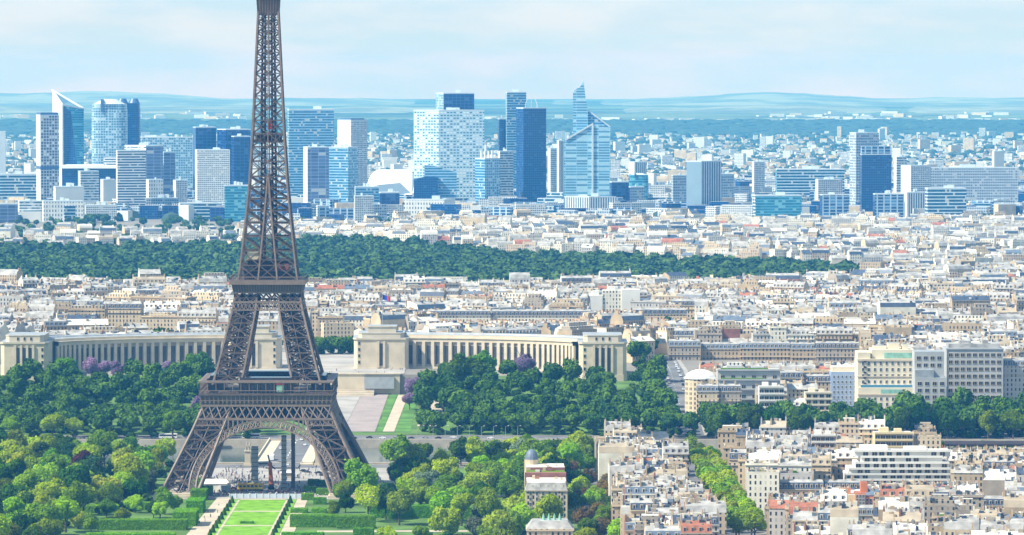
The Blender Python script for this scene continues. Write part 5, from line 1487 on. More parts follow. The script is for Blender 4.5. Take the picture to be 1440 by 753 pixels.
for l in LOTS[:NIND]:
    rr = random.Random(l['seed']); z0 = H(l['x'], l['y'])
    root = empty('town_building', (l['x'], l['y'], z0), l['rot'])
    merged = {}
    for nm, mb in gen_building(rr, l['w'], l['d'], l['h'], l['st'], l['wc'], l['pc'], l['rm'], 0 if l['y'] < 2900 else 1):
        if nm in ('wall', 'roof'):
            if nm in merged: merged[nm].add(mb)
            else: merged[nm] = mb
        else: mb.build(nm, CM, root)
    for nm, mb in merged.items(): mb.build(nm, CM, root)
    st = {'mansard': 'mansard building', 'gable': 'gabled building', 'flat': 'flat-topped building', 'setback': 'stepped-top building'}[l['st']]
    rw = ROOFW[l['rm']].replace(' flat', '')
    pw = ''
    look = '%s %s with %s roof%s' % (l['wc'], st, rw, pw)
    tag(root, look, 'building', {'column': 'buildings of the long block between the trees', 'fore': 'roofs of the right foreground', 'bank': 'buildings up the right bank', 'upper': 'buildings behind the palace'}.get(l['zone'], 'town buildings'))
    BLD.append((root, look, proj(l['x'], l['y'], z0 + l['h'])))
ST = MB()
for l in LOTS[NIND:]:
    rr = random.Random(l['seed'])
    lod = 1 if l['y'] < 4400 else 2
    ca, sa = math.cos(l['rot']), math.sin(l['rot'])
    for nm, mb in gen_building(rr, l['w'], l['d'], l['h'], l['st'], l['wc'], l['pc'], l['rm'], lod):
        ST.addxf(mb, ca, sa, l['x'], l['y'], H(l['x'], l['y']))
tag(ST.build('city_fabric', CM), 'dense pale city roofs stretching beyond the palace to the wood', 'city', kind='stuff')

# far suburbs beyond the office district, seen as one speckled mass
pmat('s_red', (0.42, 0.22, 0.17), 0.9, 0.2, 0.02); pmat('s_green', (0.035, 0.065, 0.045), 1.0, 0.3, 0.02)
SM = ['plain_white', 'p_cream', 'p_pale pinkish', 's_red', 'f_white_grid', 'r_zinc', 'f_grey_grid', 'p_tan', 'f_dark_blue', 'f_navy', 'f_blue_cols', 'f_teal_bands']
S = MB(); SG = MB(); rr = random.Random(99)
def ybox(bb, px, Y, w, d, h, m, top):
    x = XA(px, Y); z = H(x, Y); a = rr.uniform(-.5, .5); ca, sa = math.cos(a), math.sin(a)
    P = [(x + ca * u - sa * v, Y + sa * u + ca * v) for u, v in ((-w / 2, -d / 2), (w / 2, -d / 2), (w / 2, d / 2), (-w / 2, d / 2))]
    bb.prism(P, z - 3, z + h, m, top)
for _ in range(14000):
    py = 190 + 86 * rr.random() ** .9; px = rr.uniform(-30, 1470)
    Y = F * 229 / (py - 102)
    if Y > 17400: continue
    u = rr.random(); k = Y / 10000
    if u < .30:
        w = rr.uniform(10, 26) * k; bx = (rr.uniform(8, 20) * k, rr.uniform(6, 12))
        x = XA(px, Y); SG.dome(x, Y, H(x, Y) - 1, w * .6, rr.uniform(9, 16), 0, 7, 2)
    elif u < .70: ybox(S, px, Y, rr.uniform(8, 18), rr.uniform(8, 12), rr.uniform(5, 9), rr.choice([0, 1, 1, 2, 7]), rr.choice([3, 3, 7, 5, 2]))
    elif u < .985: ybox(S, px, Y, rr.uniform(10, 26), rr.uniform(9, 14), rr.uniform(6, 15), rr.choice([0, 1, 4, 4, 0]), rr.choice([0, 5, 1]))
    else: ybox(S, px, Y, rr.uniform(14, 36), rr.uniform(12, 18), rr.uniform(22, 40), rr.choice([0, 0, 1, 4]), 0)
for _ in range(1500):        # low blocks among the office towers
    py = rr.uniform(262, 312); px = rr.uniform(-30, 1470)
    Y = F * 229 / (py - 102)
    u = rr.random()
    if u < .22: x = XA(px, Y); SG.dome(x, Y, H(x, Y) - 1, rr.uniform(8, 18), rr.uniform(9, 16), 0, 7, 2)
    else: ybox(S, px, Y, rr.uniform(16, 50), rr.uniform(12, 18), rr.uniform(10, 26), rr.choice([0, 1, 4, 4, 6, 6, 8, 9, 10, 11, 10]), rr.choice([0, 5, 5, 6]))
for (xa, xb, ya, yb, n) in ((900, 1460, 173.5, 176.5, 60), (-20, 120, 164, 168, 12), (180, 345, 160, 170, 26), (640, 900, 166, 172, 16), (1050, 1440, 160, 168, 40)):
    for _ in range(n):       # bright villages on the plateau beyond the forest ridge
        px = rr.uniform(xa, xb); py = rr.uniform(ya, yb); Y = F * (CZ - 44) / (py - 102)
        ybox(S, px, max(18700, Y), rr.uniform(20, 80), 30, rr.uniform(5, 15), rr.choice([0, 0, 1]), 0)
tag(S.build('suburb', SM), 'hazy white and pink suburbs spread beyond the office towers', 'suburb', kind='stuff')
SGo = SG

# ================================================================== TREES
def quads_at(P, N, size, rng):
    n = len(P)
    t = rng.normal(size=(n, 3)); t -= N * (t * N).sum(1)[:, None]; t /= np.linalg.norm(t, axis=1)[:, None] + 1e-9
    b_ = np.cross(N, t); s = (size * rng.uniform(.55, 1.3, n))[:, None]; a = rng.uniform(.5, 1, n)[:, None]
    return np.stack([P - t * s - b_ * s * a, P + t * s - b_ * s * a, P + t * s * .8 + b_ * s * a, P - t * s * .8 + b_ * s * a], 1)
def crown(seed, nlobe, nleaf, size, flat=.8, spread=.62, lobr=(.32, .5), core=True, fill=.93):
    """unit-radius crown centred at the origin (n,4,3)"""
    rng = np.random.default_rng(seed)
    d = rng.normal(size=(nlobe, 3)); d[:, 2] = d[:, 2] * .8 + .1; d /= np.linalg.norm(d, axis=1)[:, None]
    c = d * rng.uniform(.35, 1, (nlobe, 1)) * spread; c[:, 2] *= flat
    c[0] = 0
    r = rng.uniform(*lobr, nlobe); r[0] = .6
    li = rng.choice(nlobe, nleaf, p=(r ** 2) / (r ** 2).sum())
    q = rng.normal(size=(nleaf, 3)); q /= np.linalg.norm(q, axis=1)[:, None]
    rad = r[li] * (rng.uniform(.74, 1.08, nleaf) + np.where(rng.random(nleaf) < .12, rng.uniform(0, .28, nleaf), 0))
    P = c[li] + q * rad[:, None] * np.array([1, 1, .92])
    dd = np.linalg.norm(P[:, None, :] - c[None], axis=2) / r[None]
    keep = (dd.min(1) > .74)
    P, q = P[keep], q[keep]
    Nn = q + rng.normal(size=q.shape) * .55; Nn /= np.linalg.norm(Nn, axis=1)[:, None]
    out = [quads_at(P, Nn, size, rng)]
    if core:
        for k in range(nlobe):
            m, n_ = 6, 10
            R_ = r[k] * .78
            th = np.linspace(0, math.pi, m + 1); ph = np.linspace(0, 2 * math.pi, n_ + 1)
            pt = lambda i, j: c[k] + R_ * np.array([math.sin(th[i]) * math.cos(ph[j]), math.sin(th[i]) * math.sin(ph[j]), math.cos(th[i]) * .92])
            out.append(np.array([[pt(i, j), pt(i + 1, j), pt(i + 1, j + 1), pt(i, j + 1)] for i in range(m) for j in range(n_)]))
    return np.concatenate(out)
def trunk_mesh(seed, bare=False):
    """unit tree trunk: height 1 up to the crown centre, with limbs"""
    rr = random.Random(seed); b = MB()
    b.cyl(0, 0, -.08, .35, .055, 0, 8, .04); b.cyl(0, 0, .35, .8, .04, 0, 8, .022)
    for k in range(6 if not bare else 12):
        a = rr.uniform(0, 6.28); z = rr.uniform(.35, .72); l = rr.uniform(.3, .55)
        p = (0, 0, z); q = (math.cos(a) * l * .7, math.sin(a) * l * .7, z + l)
        b.bar(p, q, .032)
        b.bar(q, (q[0] + rr.uniform(-.2, .2), q[1] + rr.uniform(-.2, .2), q[2] + .25), .018)
    return b.mesh('trunk', ['trunk'])
CROWNS = [crown(40 + i, 19 + i % 6, 6200, .055, .75 + .12 * (i % 3), .70, (.20, .40)) for i in range(9)]
LOOSE = [crown(70 + i, 9, 2600, .045, .9, .7, (.22, .4), False) for i in range(3)]
CROWNM = [quadmesh('crown', q, 'leaf_mid') for q in CROWNS]
LOOSEM = [quadmesh('crown', q, 'leaf_mid') for q in LOOSE]
TRUNKM = [trunk_mesh(i) for i in range(5)]
TREES = []
LEAFW = {'leaf_dark': 'dark green', 'leaf_mid': 'mid green', 'leaf_bright': 'bright green', 'leaf_lime': 'yellow-green', 'leaf_blue': 'blue-green', 'leaf_silver': 'silvery pale',
         'leaf_purple': 'purple-blossomed', 'leaf_red': 'dark red-leaved', 'leaf_brown': 'brownish', 'leaf_bois': 'dark green'}
rt = random.Random(21)
def tree(x, y, rad, hc, mat, name='tree', group=None, label=None, loose=False, tall=1.0):
    """rad crown radius, hc height of the crown centre; only noted here, built once all are known"""
    TSPEC.append(dict(x=x, y=y, rad=rad, hc=hc, mat=mat, name=name, group=group, label=label, loose=loose, tall=tall, i=len(TSPEC)))
TSPEC = []
def build_tree(x, y, rad, hc, mat, name, group, label, loose, tall, i):
    z = H(x, y)
    root = empty(name, (x, y, z), rt.uniform(0, 6.28))
    t_ = dupe_mesh('trunk', rt.choice(TRUNKM), root, (0, 0, 0), 0, (hc * .95, hc * .95, hc))
    c = dupe_mesh('crown', rt.choice(LOOSEM if loose else CROWNM), root, (0, 0, hc), rt.uniform(0, 6.28), (rad, rad * rt.uniform(.88, 1.1), rad * tall))
    setmat(c, mat)
    sz = 'small' if rad < 4.8 else ('large' if rad > 8.2 else 'round')
    look = label or '%s %s tree' % (sz, LEAFW[mat])
    tag(root, look, 'tree', group)
    TREES.append((root, look, proj(x, y, z + hc), label is not None))
PLACED = []
def scatter(poly, spacing, mats, wts, rads, group, seed, n=999, avoid=(), tall=(.85, 1.15), yes=None):
    rr = random.Random(seed); xs = [p[0] for p in poly]; ys = [p[1] for p in poly]
    def inside(x, y):
        c = False; j = len(poly) - 1
        for i in range(len(poly)):
            if (poly[i][1] > y) != (poly[j][1] > y) and x < (poly[j][0] - poly[i][0]) * (y - poly[i][1]) / (poly[j][1] - poly[i][1]) + poly[i][0]: c = not c
            j = i
        return c
    cnt = 0; fails = 0
    while cnt < n and fails < 900:
        x, y = rr.uniform(min(xs), max(xs)), rr.uniform(min(ys), max(ys))
        ok = inside(x, y) and all((x - a) ** 2 + (y - b_) ** 2 > (spacing * .5 + s * .5) ** 2 for a, b_, s in PLACED)
        ok = ok and not any(a < x < b_ and c < y < d_ for a, b_, c, d_ in avoid) and (yes is None or yes(x, y))
        if not ok: fails += 1; continue
        px = proj(x, y, 8)
        if not (-25 < px[0] < 1465 and px[1] < 775): fails += 1; continue
        fails = 0
        r_ = rr.uniform(*rads)
        tree(x, y, r_, r_ * rr.uniform(1.1, 1.4) + 1.5, rr.choices(mats, wts)[0], 'tree', group, None, rr.random() < .07, rr.uniform(*tall))
        PLACED.append((x, y, spacing)); cnt += 1
    return cnt
def named(px, py, hc, rad, mat, label, name='tree', group=None, loose=False, tall=1.0, Y=None):
    """crown centre seen at (px,py)"""
    rad *= 1.12
    x, y, h = G(px, py, hc) if Y is None else (XA(px, Y), Y, 0)
    PLACED.append((x, y, rad * 2))
    return tree(x, y, rad, hc, mat, name, group, label, loose, tall)
# trees one can single out
named(560, 634, 11, 10.5, 'leaf_mid', 'tall full green tree just right of the iron tower, before the river wall', tall=1.1)
named(625, 645, 12, 7.5, 'leaf_lime', 'open yellow-green tree right of the tall green tree beside the tower', loose=True)
named(508, 668, 13.5, 10.5, 'leaf_bright', 'broad pale green tree hiding the tower right front foot', Y=2606, tall=1.15)
named(484, 690, 9, 6, 'leaf_mid', None, group='trees of the right park', Y=2600)
named(812, 628, 13, 11.5, 'leaf_bright', 'broad bright green tree left of the long roof block')
named(745, 630, 11, 9.5, 'leaf_mid', 'wide mid green tree at the river wall left of the broad bright one', Y=2856)
for k, px in enumerate((592, 648, 668, 688, 705, 722, 766, 786, 838, 856)):
    named(px, 632, 9 + (k % 3), 7.5 + (k % 2) * 1.4, ('leaf_mid', 'leaf_dark', 'leaf_bright')[k % 3], None, group='trees on the near quay right of the tower', Y=2852 + (k % 2) * 9)
for px, py, r_, m_ in ((150, 712, 5, 'leaf_mid'), (190, 706, 5.5, 'leaf_bright'), (216, 713, 4.5, 'leaf_dark'), (172, 724, 4.5, 'leaf_bright'), (128, 735, 5, 'leaf_mid'), (246, 706, 4.5, 'leaf_bright'), (110, 728, 6, 'leaf_lime')):
    named(px, py, 6, r_, m_, None, group='trees of the left park')
for px, py, r_, m_ in ((560, 698, 6, 'leaf_dark'), (592, 694, 5.5, 'leaf_mid'), (540, 690, 6, 'leaf_bright'), (470, 716, 4.5, 'leaf_mid'), (486, 706, 5, 'leaf_dark'), (545, 750, 5, 'leaf_bright'), (590, 748, 4.5, 'leaf_lime'), (690, 750, 7, 'leaf_mid'), (650, 690, 7, 'leaf_bright'), (480, 690, 6, 'leaf_mid')):
    named(px, py, 6, r_, m_, None, group='trees of the right park')
for k in range(13):
    named(1022 + k * 33, 630, 8.5, 7.2 + (k % 3) * .8, ('leaf_mid', 'leaf_dark')[k % 2], None, group='trees on the near quay at right', Y=2861)
named(630, 732, 8, 9.5, 'leaf_bright', 'round bright green tree in front of the long clipped hedge')
named(770, 722, 9, 10.5, 'leaf_bright', 'broad bright green tree just left of the statue-topped roof')
named(735, 728, 9, 8.5, 'leaf_bright', 'bright green tree below the small domed block')
named(668, 738, 8, 6, 'leaf_silver', 'silvery pale tree at the bottom edge right of the clipped hedge')
named(24, 735, 9, 9.5, 'leaf_mid', 'round mid green tree in the bottom left corner')
named(125, 670, 10, 13, 'leaf_mid', 'very broad green tree in the middle of the left park', tall=.9)
named(150, 690, 9, 9, 'leaf_lime', 'tall pale yellow-green tree before the left clipped hedges', tall=1.2)
named(70, 700, 8, 7, 'leaf_red', 'dark red-leaved tree in the lower left park', tall=.9)
named(200, 645, 11, 10.5, 'leaf_dark', 'large very dark tree left of the iron tower left foot')
named(625, 701, 4.5, 5, 'leaf_red', 'reddish shrub-like tree behind the long clipped hedge', tall=.7)
for i, (px, py, r_) in enumerate(((128, 514, 7), (165, 508, 6.5), (148, 522, 6), (192, 516, 6), (235, 507, 6))):
    named(px, py, 11, r_, 'leaf_purple', 'purple-blossomed tree by the left palace wing, %s from the left' % ['first', 'third', 'second', 'fourth', 'fifth'][i], group='purple trees by the left palace wing', Y=3340 - (i % 2) * 14)
named(739, 515, 11, 8.5, 'leaf_purple', 'large purple-blossomed tree before the right palace colonnade', Y=3350)
named(579, 530, 9, 6, 'leaf_purple', 'purple tree beside the garden path, topmost of two', Y=3350, tall=1.2)
named(576, 552, 8, 5.5, 'leaf_purple', 'purple tree beside the garden path, lower of two', Y=3260)
named(276, 560, 9, 6.5, 'leaf_purple', 'pale purple tree touching the tower first platform on its left', Y=3170, tall=1.5)
named(740, 497, 13, 5.5, 'leaf_red', 'dark red tree standing against the right palace columns', Y=3364)
named(652, 520, 15, 15, 'leaf_dark', 'huge dark green tree dome before the right palace wing', Y=3290)
named(680, 505, 14, 10, 'leaf_mid', 'green tree peeking over the huge dark dome', Y=3340)
for px, py, r_ in ((598, 560, 9), (604, 532, 9), (596, 586, 7), (610, 588, 8), (590, 545, 6)):
    named(px, py, 10, r_, 'leaf_dark', None, group='trees of the right palace gardens')
named(620, 555, 10, 10, 'leaf_dark', 'dark tree at the left end of the right palace gardens', Y=3220)
named(275, 505, 12, 10.5, 'leaf_mid', 'tall green tree against the left palace wing near the iron tower', Y=3340, tall=1.2)
named(88, 512, 12, 9.5, 'leaf_mid', 'round green tree against the left end of the curved wing', Y=3330)
for px, py, r_, m_ in ((232, 702, 6.5, 'leaf_mid'), (206, 672, 8.5, 'leaf_silver'), (186, 690, 8, 'leaf_dark'), (172, 652, 10, 'leaf_dark'), (218, 640, 8, 'leaf_mid'), (225, 715, 5, 'leaf_bright')):
    named(px, py, 8.5, r_, m_, None, group='trees of the left park')
for k in range(16):
    x, y = rt.uniform(33, 52), 2340 + k * 30 + rt.uniform(-6, 6)
    PLACED.append((x, y, 10)); tree(x, y, rt.uniform(5, 7.5), rt.uniform(7, 10), rt.choice(['leaf_mid', 'leaf_bright', 'leaf_dark', 'leaf_brown', 'leaf_bright']), 'street_tree', 'street trees left of the long roof block')
for i, (px, py) in enumerate(((818, 700), (826, 672), (850, 690), (842, 718), (848, 740))):
    named(px, py, 8, 6.2, 'leaf_brown', ['left', 'topmost', 'rightmost', 'middle', 'lowest'][i] + ' brownish tree beside the long roof block', group='brownish trees by the long roof block')
HEDGE_ZONES = [(-190, -166, 2290, 2700), (-226, -186, 2290, 2545), (-112, -60, 2380, 2700), (-108, -25, 2420, 2545)]
TOWERZ = [(-200, -66, 2630, 2850)]
for px, py, r_, m_ in ((742, 706, 7.5, 'leaf_bright'), (768, 702, 7, 'leaf_mid'), (794, 704, 6.5, 'leaf_bright'), (728, 690, 7, 'leaf_mid')):
    named(px, py, 8.5, r_, m_, None, group='trees of the right park')
scatter([(-300, 2300), (-216, 2300), (-205, 2700), (-195, 2870), (-335, 2870)], 15.5, ['leaf_dark', 'leaf_mid', 'leaf_bright', 'leaf_lime', 'leaf_blue', 'leaf_red', 'leaf_brown'], [3, 6, 9, 3, 1, .4, .4], (7.5, 11), 'trees of the left park', 1, 76, HEDGE_ZONES + TOWERZ)
scatter([(-88, 2300), (8, 2300), (30, 2640), (45, 2866), (-72, 2866), (-66, 2700)], 14, ['leaf_dark', 'leaf_mid', 'leaf_bright', 'leaf_lime', 'leaf_silver', 'leaf_blue'], [1.3, 5, 10, 3, 1, .5], (7, 10), 'trees of the right park', 2, 60, [(-112, -16, 2290, 2478), (0, 38, 2300, 2640), (-66, 2, 2790, 2870)] + TOWERZ)
scatter([(-385, 3125), (-172, 3125), (-168, 3250), (-225, 3320), (-320, 3320), (-385, 3320)], 13.5, ['leaf_dark', 'leaf_mid', 'leaf_bright', 'leaf_blue'], [6, 4, 1, 3], (7.5, 10.8), 'trees of the left palace gardens', 3, 60)
scatter([(-380, 3058), (-165, 3058), (-165, 3100), (-380, 3100)], 17, ['leaf_bright', 'leaf_mid', 'leaf_lime'], [4, 3, 1], (7, 9.5), 'light green trees along the left far quay', 8, 24)
scatter([(-44, 3125), (108, 3125), (104, 3400), (84, 3300), (20, 3310), (-20, 3360), (-50, 3340)], 14.5, ['leaf_dark', 'leaf_mid', 'leaf_blue'], [7, 3, 3], (7.5, 10.5), 'trees of the right palace gardens', 4, 52)
for k in range(10):
    x_ = XA(618 + k * 27, 3092); PLACED.append((x_, 3092, 12))
    tree(x_, 3092 + (k % 2) * 5, rt.uniform(6.6, 8.2), 9.5, rt.choice(['leaf_mid', 'leaf_mid', 'leaf_bright']), 'tree', 'even row of trees along the far quay right of the tower')
scatter([(85, 3410), (104, 3410), (104, 3560), (85, 3560)], 12, ['leaf_mid', 'leaf_dark'], [1, 1], (7, 9), 'trees beside the sloping avenue', 5, 6)
scatter([(126, 3086), (360, 3086), (360, 3122), (126, 3116)], 14, ['leaf_dark', 'leaf_mid', 'leaf_blue'], [4, 3, 2], (7.5, 10.5), 'quayside trees in the right middle ground', 6, 26, (), (1.1, 1.4))
scatter([(126, 3054), (370, 3054), (370, 3088), (126, 3088)], 12, ['leaf_dark', 'leaf_mid'], [3, 2], (8, 10.5), 'quayside trees in the right middle ground', 21, 40, (), (1.0, 1.3))
scatter([(-385, 3054), (-165, 3054), (-165, 3130), (-385, 3130)], 13, ['leaf_mid', 'leaf_bright'], [3, 2], (7, 9.5), 'light green trees along the left far quay', 22, 26)
scatter([(-30, 3100), (104, 3100), (104, 3140), (-30, 3140)], 13, ['leaf_mid', 'leaf_dark'], [3, 2], (7, 9), 'trees of the right palace gardens', 23, 22)
scatter([(58, 3056), (126, 3056), (126, 3130), (62, 3130)], 14, ['leaf_dark', 'leaf_mid'], [3, 3], (7, 9.5), 'trees by the foot of the sloping avenue', 9, 12, [(108, 124, 3080, 3140)])
scatter([(46, 2848), (125, 2848), (125, 2871), (46, 2871)], 13, ['leaf_mid', 'leaf_dark'], [3, 3], (6, 8), 'trees on the near quay behind the long block', 10, 7)
scatter([(235, 2872.5), (310, 2872.5), (310, 2900), (235, 2900)], 14, ['leaf_dark'], [1], (6, 8), 'trees behind the dark station roof', 11, 0)
scatter([(255, 3115), (350, 3115), (350, 3175), (255, 3160)], 14, ['leaf_dark', 'leaf_mid', 'leaf_bright'], [4, 3, .6], (7.5, 10), 'trees by the grid office', 7, 10, (), (1.0, 1.4))
for row_, (xa, xb) in enumerate(((113, 108), (121.5, 116))):     # the street avenue of trees
    for k in range(18):
        y = 2390 + k * 25.5 + row_ * 12
        x = xa + (xb - xa) * (y - 2425) / 420
        PLACED.append((x, y, 10))
        tree(x, y, rt.uniform(5.8, 7.4), rt.uniform(9, 11), rt.choice(['leaf_bright', 'leaf_bright', 'leaf_lime']), 'street_tree', 'street trees right of the long roof block', None)
for k in range(6):
    x, y = 44 + k * 1.5, 2425 + k * 17
    tree(x, y, 5.2, 8, 'leaf_mid', 'street_tree', 'street trees left of the long roof block', None)
for k, px in enumerate((140, 156, 172, 190, 207, 224, 240, 262, 274)):
    named(px, 458, 10, rt.uniform(8, 10), 'leaf_mid', None, group='trees behind the left palace wing', Y=3640 + (k % 3) * 14)
for k, px in enumerate((452, 465, 480, 494)):
    named(px, 482, 8, 8, 'leaf_mid', None, group='trees behind the palace forecourt', Y=3590 + (k % 2) * 12)


TSPEC.sort(key=lambda t: (t['label'] is None, t['y']))
for t_ in TSPEC[:298]: build_tree(**t_)

# the wood, far green patches and undergrowth: masses nobody could count
def mass(name, pts, protos, mat, label, cat, rng):
    out = []
    for (x, y, z, r_, hz) in pts:
        q = protos[rng.integers(len(protos))]
        a = rng.uniform(0, 6.28); ca, sa = math.cos(a), math.sin(a)
        v = q * np.array([r_, r_, hz])
        out.append(np.stack([v[..., 0] * ca - v[..., 1] * sa + x, v[..., 0] * sa + v[..., 1] * ca + y, v[..., 2] + z], -1))
    o = bpy.data.objects.new(name, quadmesh(name, np.concatenate(out), mat)); COL.objects.link(o)
    tag(o, label, cat, kind='stuff'); return o
rng = np.random.default_rng(5)
LOW = [crown(200 + i, 5, 150, .17, .7, .55, (.4, .55), True) for i in range(4)]
LOW = [q[np.concatenate([np.arange(0, len(q) - 300), np.arange(len(q) - 300, len(q))])] for q in LOW]
def far_mat(name, a, b_, sc):
    m, t, p = newmat(name)
    g = mnode(t, 'ShaderNodeNewGeometry'); n = mnode(t, 'ShaderNodeTexNoise'); n.inputs['Scale'].default_value = sc; n.inputs['Detail'].default_value = 3
    t.links.new(g.outputs['Position'], n.inputs['Vector'])
    r = mnode(t, 'ShaderNodeValToRGB'); r.color_ramp.elements[0].position = .38; r.color_ramp.elements[1].position = .64
    r.color_ramp.elements[0].color = a + (1,); r.color_ramp.elements[1].color = b_ + (1,)
    t.links.new(n.outputs['Fac'], r.inputs[0]); t.links.new(r.outputs[0], p.inputs['Base Color'])
    p.inputs['Roughness'].default_value = 1; p.inputs['Specular IOR Level'].default_value = .05
far_mat('wood_leaves', (0.030, 0.072, 0.020), (0.085, 0.150, 0.034), .03)
far_mat('under_leaves', (0.030, 0.080, 0.018), (0.105, 0.190, 0.030), .08)
pts = []
for _ in range(6500):
    px = rng.uniform(-30, 1275); f_, bk = bois_front(px), bois_back(px)
    if bk - f_ < 30: continue
    y = rng.uniform(f_, bk); x = XA(px, y)
    if -20 < px - 700 < 40 and y > 6250: continue
    
    if (y - f_ < 60 or bk - y < 60) and rng.random() < .45: continue
    if math.sin(px * .031) * math.sin(y * .009 + px * .01) > .82: continue
    r_ = rng.uniform(5, 14) if rng.random() < .8 else rng.uniform(12, 17); pts.append((x, y, H(x, y) + rng.uniform(4, 12), r_, r_ * rng.uniform(.7, 1.0)))
mass('wood', pts, LOW, 'wood_leaves', 'broad dark green wood between the city roofs and the office towers', 'wood', rng)
pts = []
for _ in range(2600):
    x = y = 0
    u = rng.random()
    if u < .5:
        px = rng.uniform(-20, 1460); y = rng.uniform(5400, 7350); x = XA(px, y)
        if y < bois_back(px) + 50 or (px > 500 and rng.random() < .7): continue
        r_ = rng.uniform(6, 10); pts.append((x, y, H(x, y) + 6, r_, r_ * .8))
    else:
        px = rng.uniform(-20, 1460); y = rng.uniform(3600, 5000); x = XA(px, y)
        if rng.random() < .75: continue
        r_ = rng.uniform(4, 7); pts.append((x, y, H(x, y) + 7, r_, r_))
for (pa, pb, ya, yb, n_) in ((1100, 1290, 5000, 5250, 70), (1355, 1460, 4950, 5100, 50), (1320, 1460, 6500, 6700, 60), (120, 150, 7250, 7350, 14), (640, 668, 7200, 7300, 12)):
    for _ in range(n_):
        px = rng.uniform(pa, pb); y = rng.uniform(ya, yb); r_ = rng.uniform(7, 11); x = XA(px, y); pts.append((x, y, H(x, y) + 8, r_, r_ * .85))
mass('far_greenery', pts, LOW, 'wood_leaves', 'scattered tree clumps among the distant streets', 'greenery', rng)
# forest ridge at the horizon and suburban tree clumps
for _ in range(2600):
    px = rr.uniform(-60, 1500); Y = rr.uniform(17300, 18700); x = XA(px, Y)
    SGo.dome(x, Y, H(x, Y) - 2, rr.uniform(25, 55), rr.uniform(9, 16), 0, 6, 2)
tag(SGo.build('forest', ['s_green']), 'dark forest ridge and tree clumps among the far suburbs', 'forest', kind='stuff')
# the farther trees of the palace gardens and quays, as one grove
far_mat('grove_leaves', (0.032, 0.086, 0.012), (0.098, 0.190, 0.014), .06)
GRV = [crown(400 + i, 17, 2600, .075, .8, .68, (.22, .40)) for i in range(5)]
mass('grove', [(t_['x'], t_['y'], H(t_['x'], t_['y']) + t_['hc'], t_['rad'], t_['rad'] * t_['tall']) for t_ in TSPEC[298:]] +
     [(t_['x'], t_['y'], H(t_['x'], t_['y']) + 2.6, t_['rad'] * .5, 3.4) for t_ in TSPEC[298:]], GRV, 'grove_leaves', 'dense grove of trees around the palace gardens and the far quays', 'grove', rng)
# undergrowth in the parks
UND = [crown(300 + i, 6, 420, .13, .6, .6, (.3, .5), True) for i in range(3)]
pts = []
for (xa, xb, ya, yb, n_) in ((-345, -200, 2320, 2870, 620), (-84, 40, 2320, 2866, 420), (-390, -165, 3092, 3330, 380), (-50, 104, 3092, 3400, 330), (126, 370, 3088, 3120, 90), (250, 370, 3110, 3170, 60)):
    for _ in range(n_):
        x, y = rng.uniform(xa, xb), rng.uniform(ya, yb)
        if any(a < x < b_ and c < y < d_ for a, b_, c, d_ in HEDGE_ZONES + TOWERZ + [(2, 38, 2480, 2625), (-70, -2, 2800, 2850)]): continue
        if y > 3340 and x < 110: continue
        r_ = rng.uniform(1.6, 4.2); pts.append((x, y, H(x, y) + r_ * .5, r_, r_ * .8))
mass('undergrowth', pts, UND, 'under_leaves', 'low shrubs filling the ground under the park trees', 'undergrowth', rng)
# ================================================================== CLIPPED HEDGES AND TOPIARY
def hedge(px0, px1, pyb, hgt, dep, label, group=None, z=0.0, name='clipped_hedge', pxs=0.0):
    """front base line at pixel row pyb"""
    x0, y, _ = G(px0, pyb); x1, _, _ = G(px1, pyb)
    w = x1 - x0; n = int(min(9000, (w * hgt + w * dep + 2 * dep * hgt) * 9))
    rg = np.random.default_rng(int(px0 * 13 + pyb))
    areas = np.array([w * hgt, w * dep, dep * hgt, dep * hgt]); pick = rg.choice(4, n, p=areas / areas.sum())
    P = np.zeros((n, 3)); N = np.zeros((n, 3)); a, b_ = rg.random(n), rg.random(n); e = rg.normal(0, .10, n)
    m = pick == 0; P[m] = np.stack([a[m] * w, e[m], b_[m] * hgt], 1); N[m] = (0, -1, 0)
    m = pick == 1; P[m] = np.stack([a[m] * w, b_[m] * dep, hgt + e[m]], 1); N[m] = (0, 0, 1)
    m = pick == 2; P[m] = np.stack([e[m], a[m] * dep, b_[m] * hgt], 1); N[m] = (-1, 0, 0)
    m = pick == 3; P[m] = np.stack([w + e[m], a[m] * dep, b_[m] * hgt], 1); N[m] = (1, 0, 0)
    N = N + rg.normal(0, .35, N.shape); N /= np.linalg.norm(N, axis=1)[:, None]
    q = quads_at(P, N, .30, rg)
    i = .12
    c = [(i, i, 0), (w - i, i, 0), (w - i, dep - i, 0), (i, dep - i, 0)]; t = [(x_, y_, hgt - i) for x_, y_, _ in c]
    fc = [[c[k], c[(k + 1) % 4], t[(k + 1) % 4], t[k]] for k in range(4)] + [t]
    q = np.concatenate([q, np.array(fc, dtype=float)])
    o = bpy.data.objects.new(name, quadmesh(name, q, 'leaf_hedge')); COL.objects.link(o)
    o.location = (x0, y, z); tag(o, label, 'hedge', group); return o
hedge(137, 262, 746, 5.2, 9, 'long clipped hedge wall in the lower left park, dark front and bright top')
hedge(243, 275, 741, 7.5, 24, 'tall clipped hedge block at the right end of the left hedge wall')
hedge(262, 285, 722, 6.5, 22, 'clipped hedge block behind the tall one, left of the lawn path')
hedge(107, 166, 722, 4, 7, 'narrow hedge strip behind the long left hedge, left half')
hedge(184, 214, 718, 4, 7, 'narrow hedge strip behind the long left hedge, right half')
hedge(268, 290, 704, 5.5, 15, 'clipped hedge cube behind the path, left of the lawn top')
hedge(276, 298, 698, 5.0, 10, 'small bright clipped cube nearest the white tent')
hedge(267, 286, 690, 6.0, 10, 'bright clipped cube left of the white tent')
hedge(120, 245, 760, 3, 10, 'low flat hedge at the bottom edge of the left park')
hedge(408, 474, 742, 6.2, 8, 'dark-fronted hedge wall right of the lawn, left section')
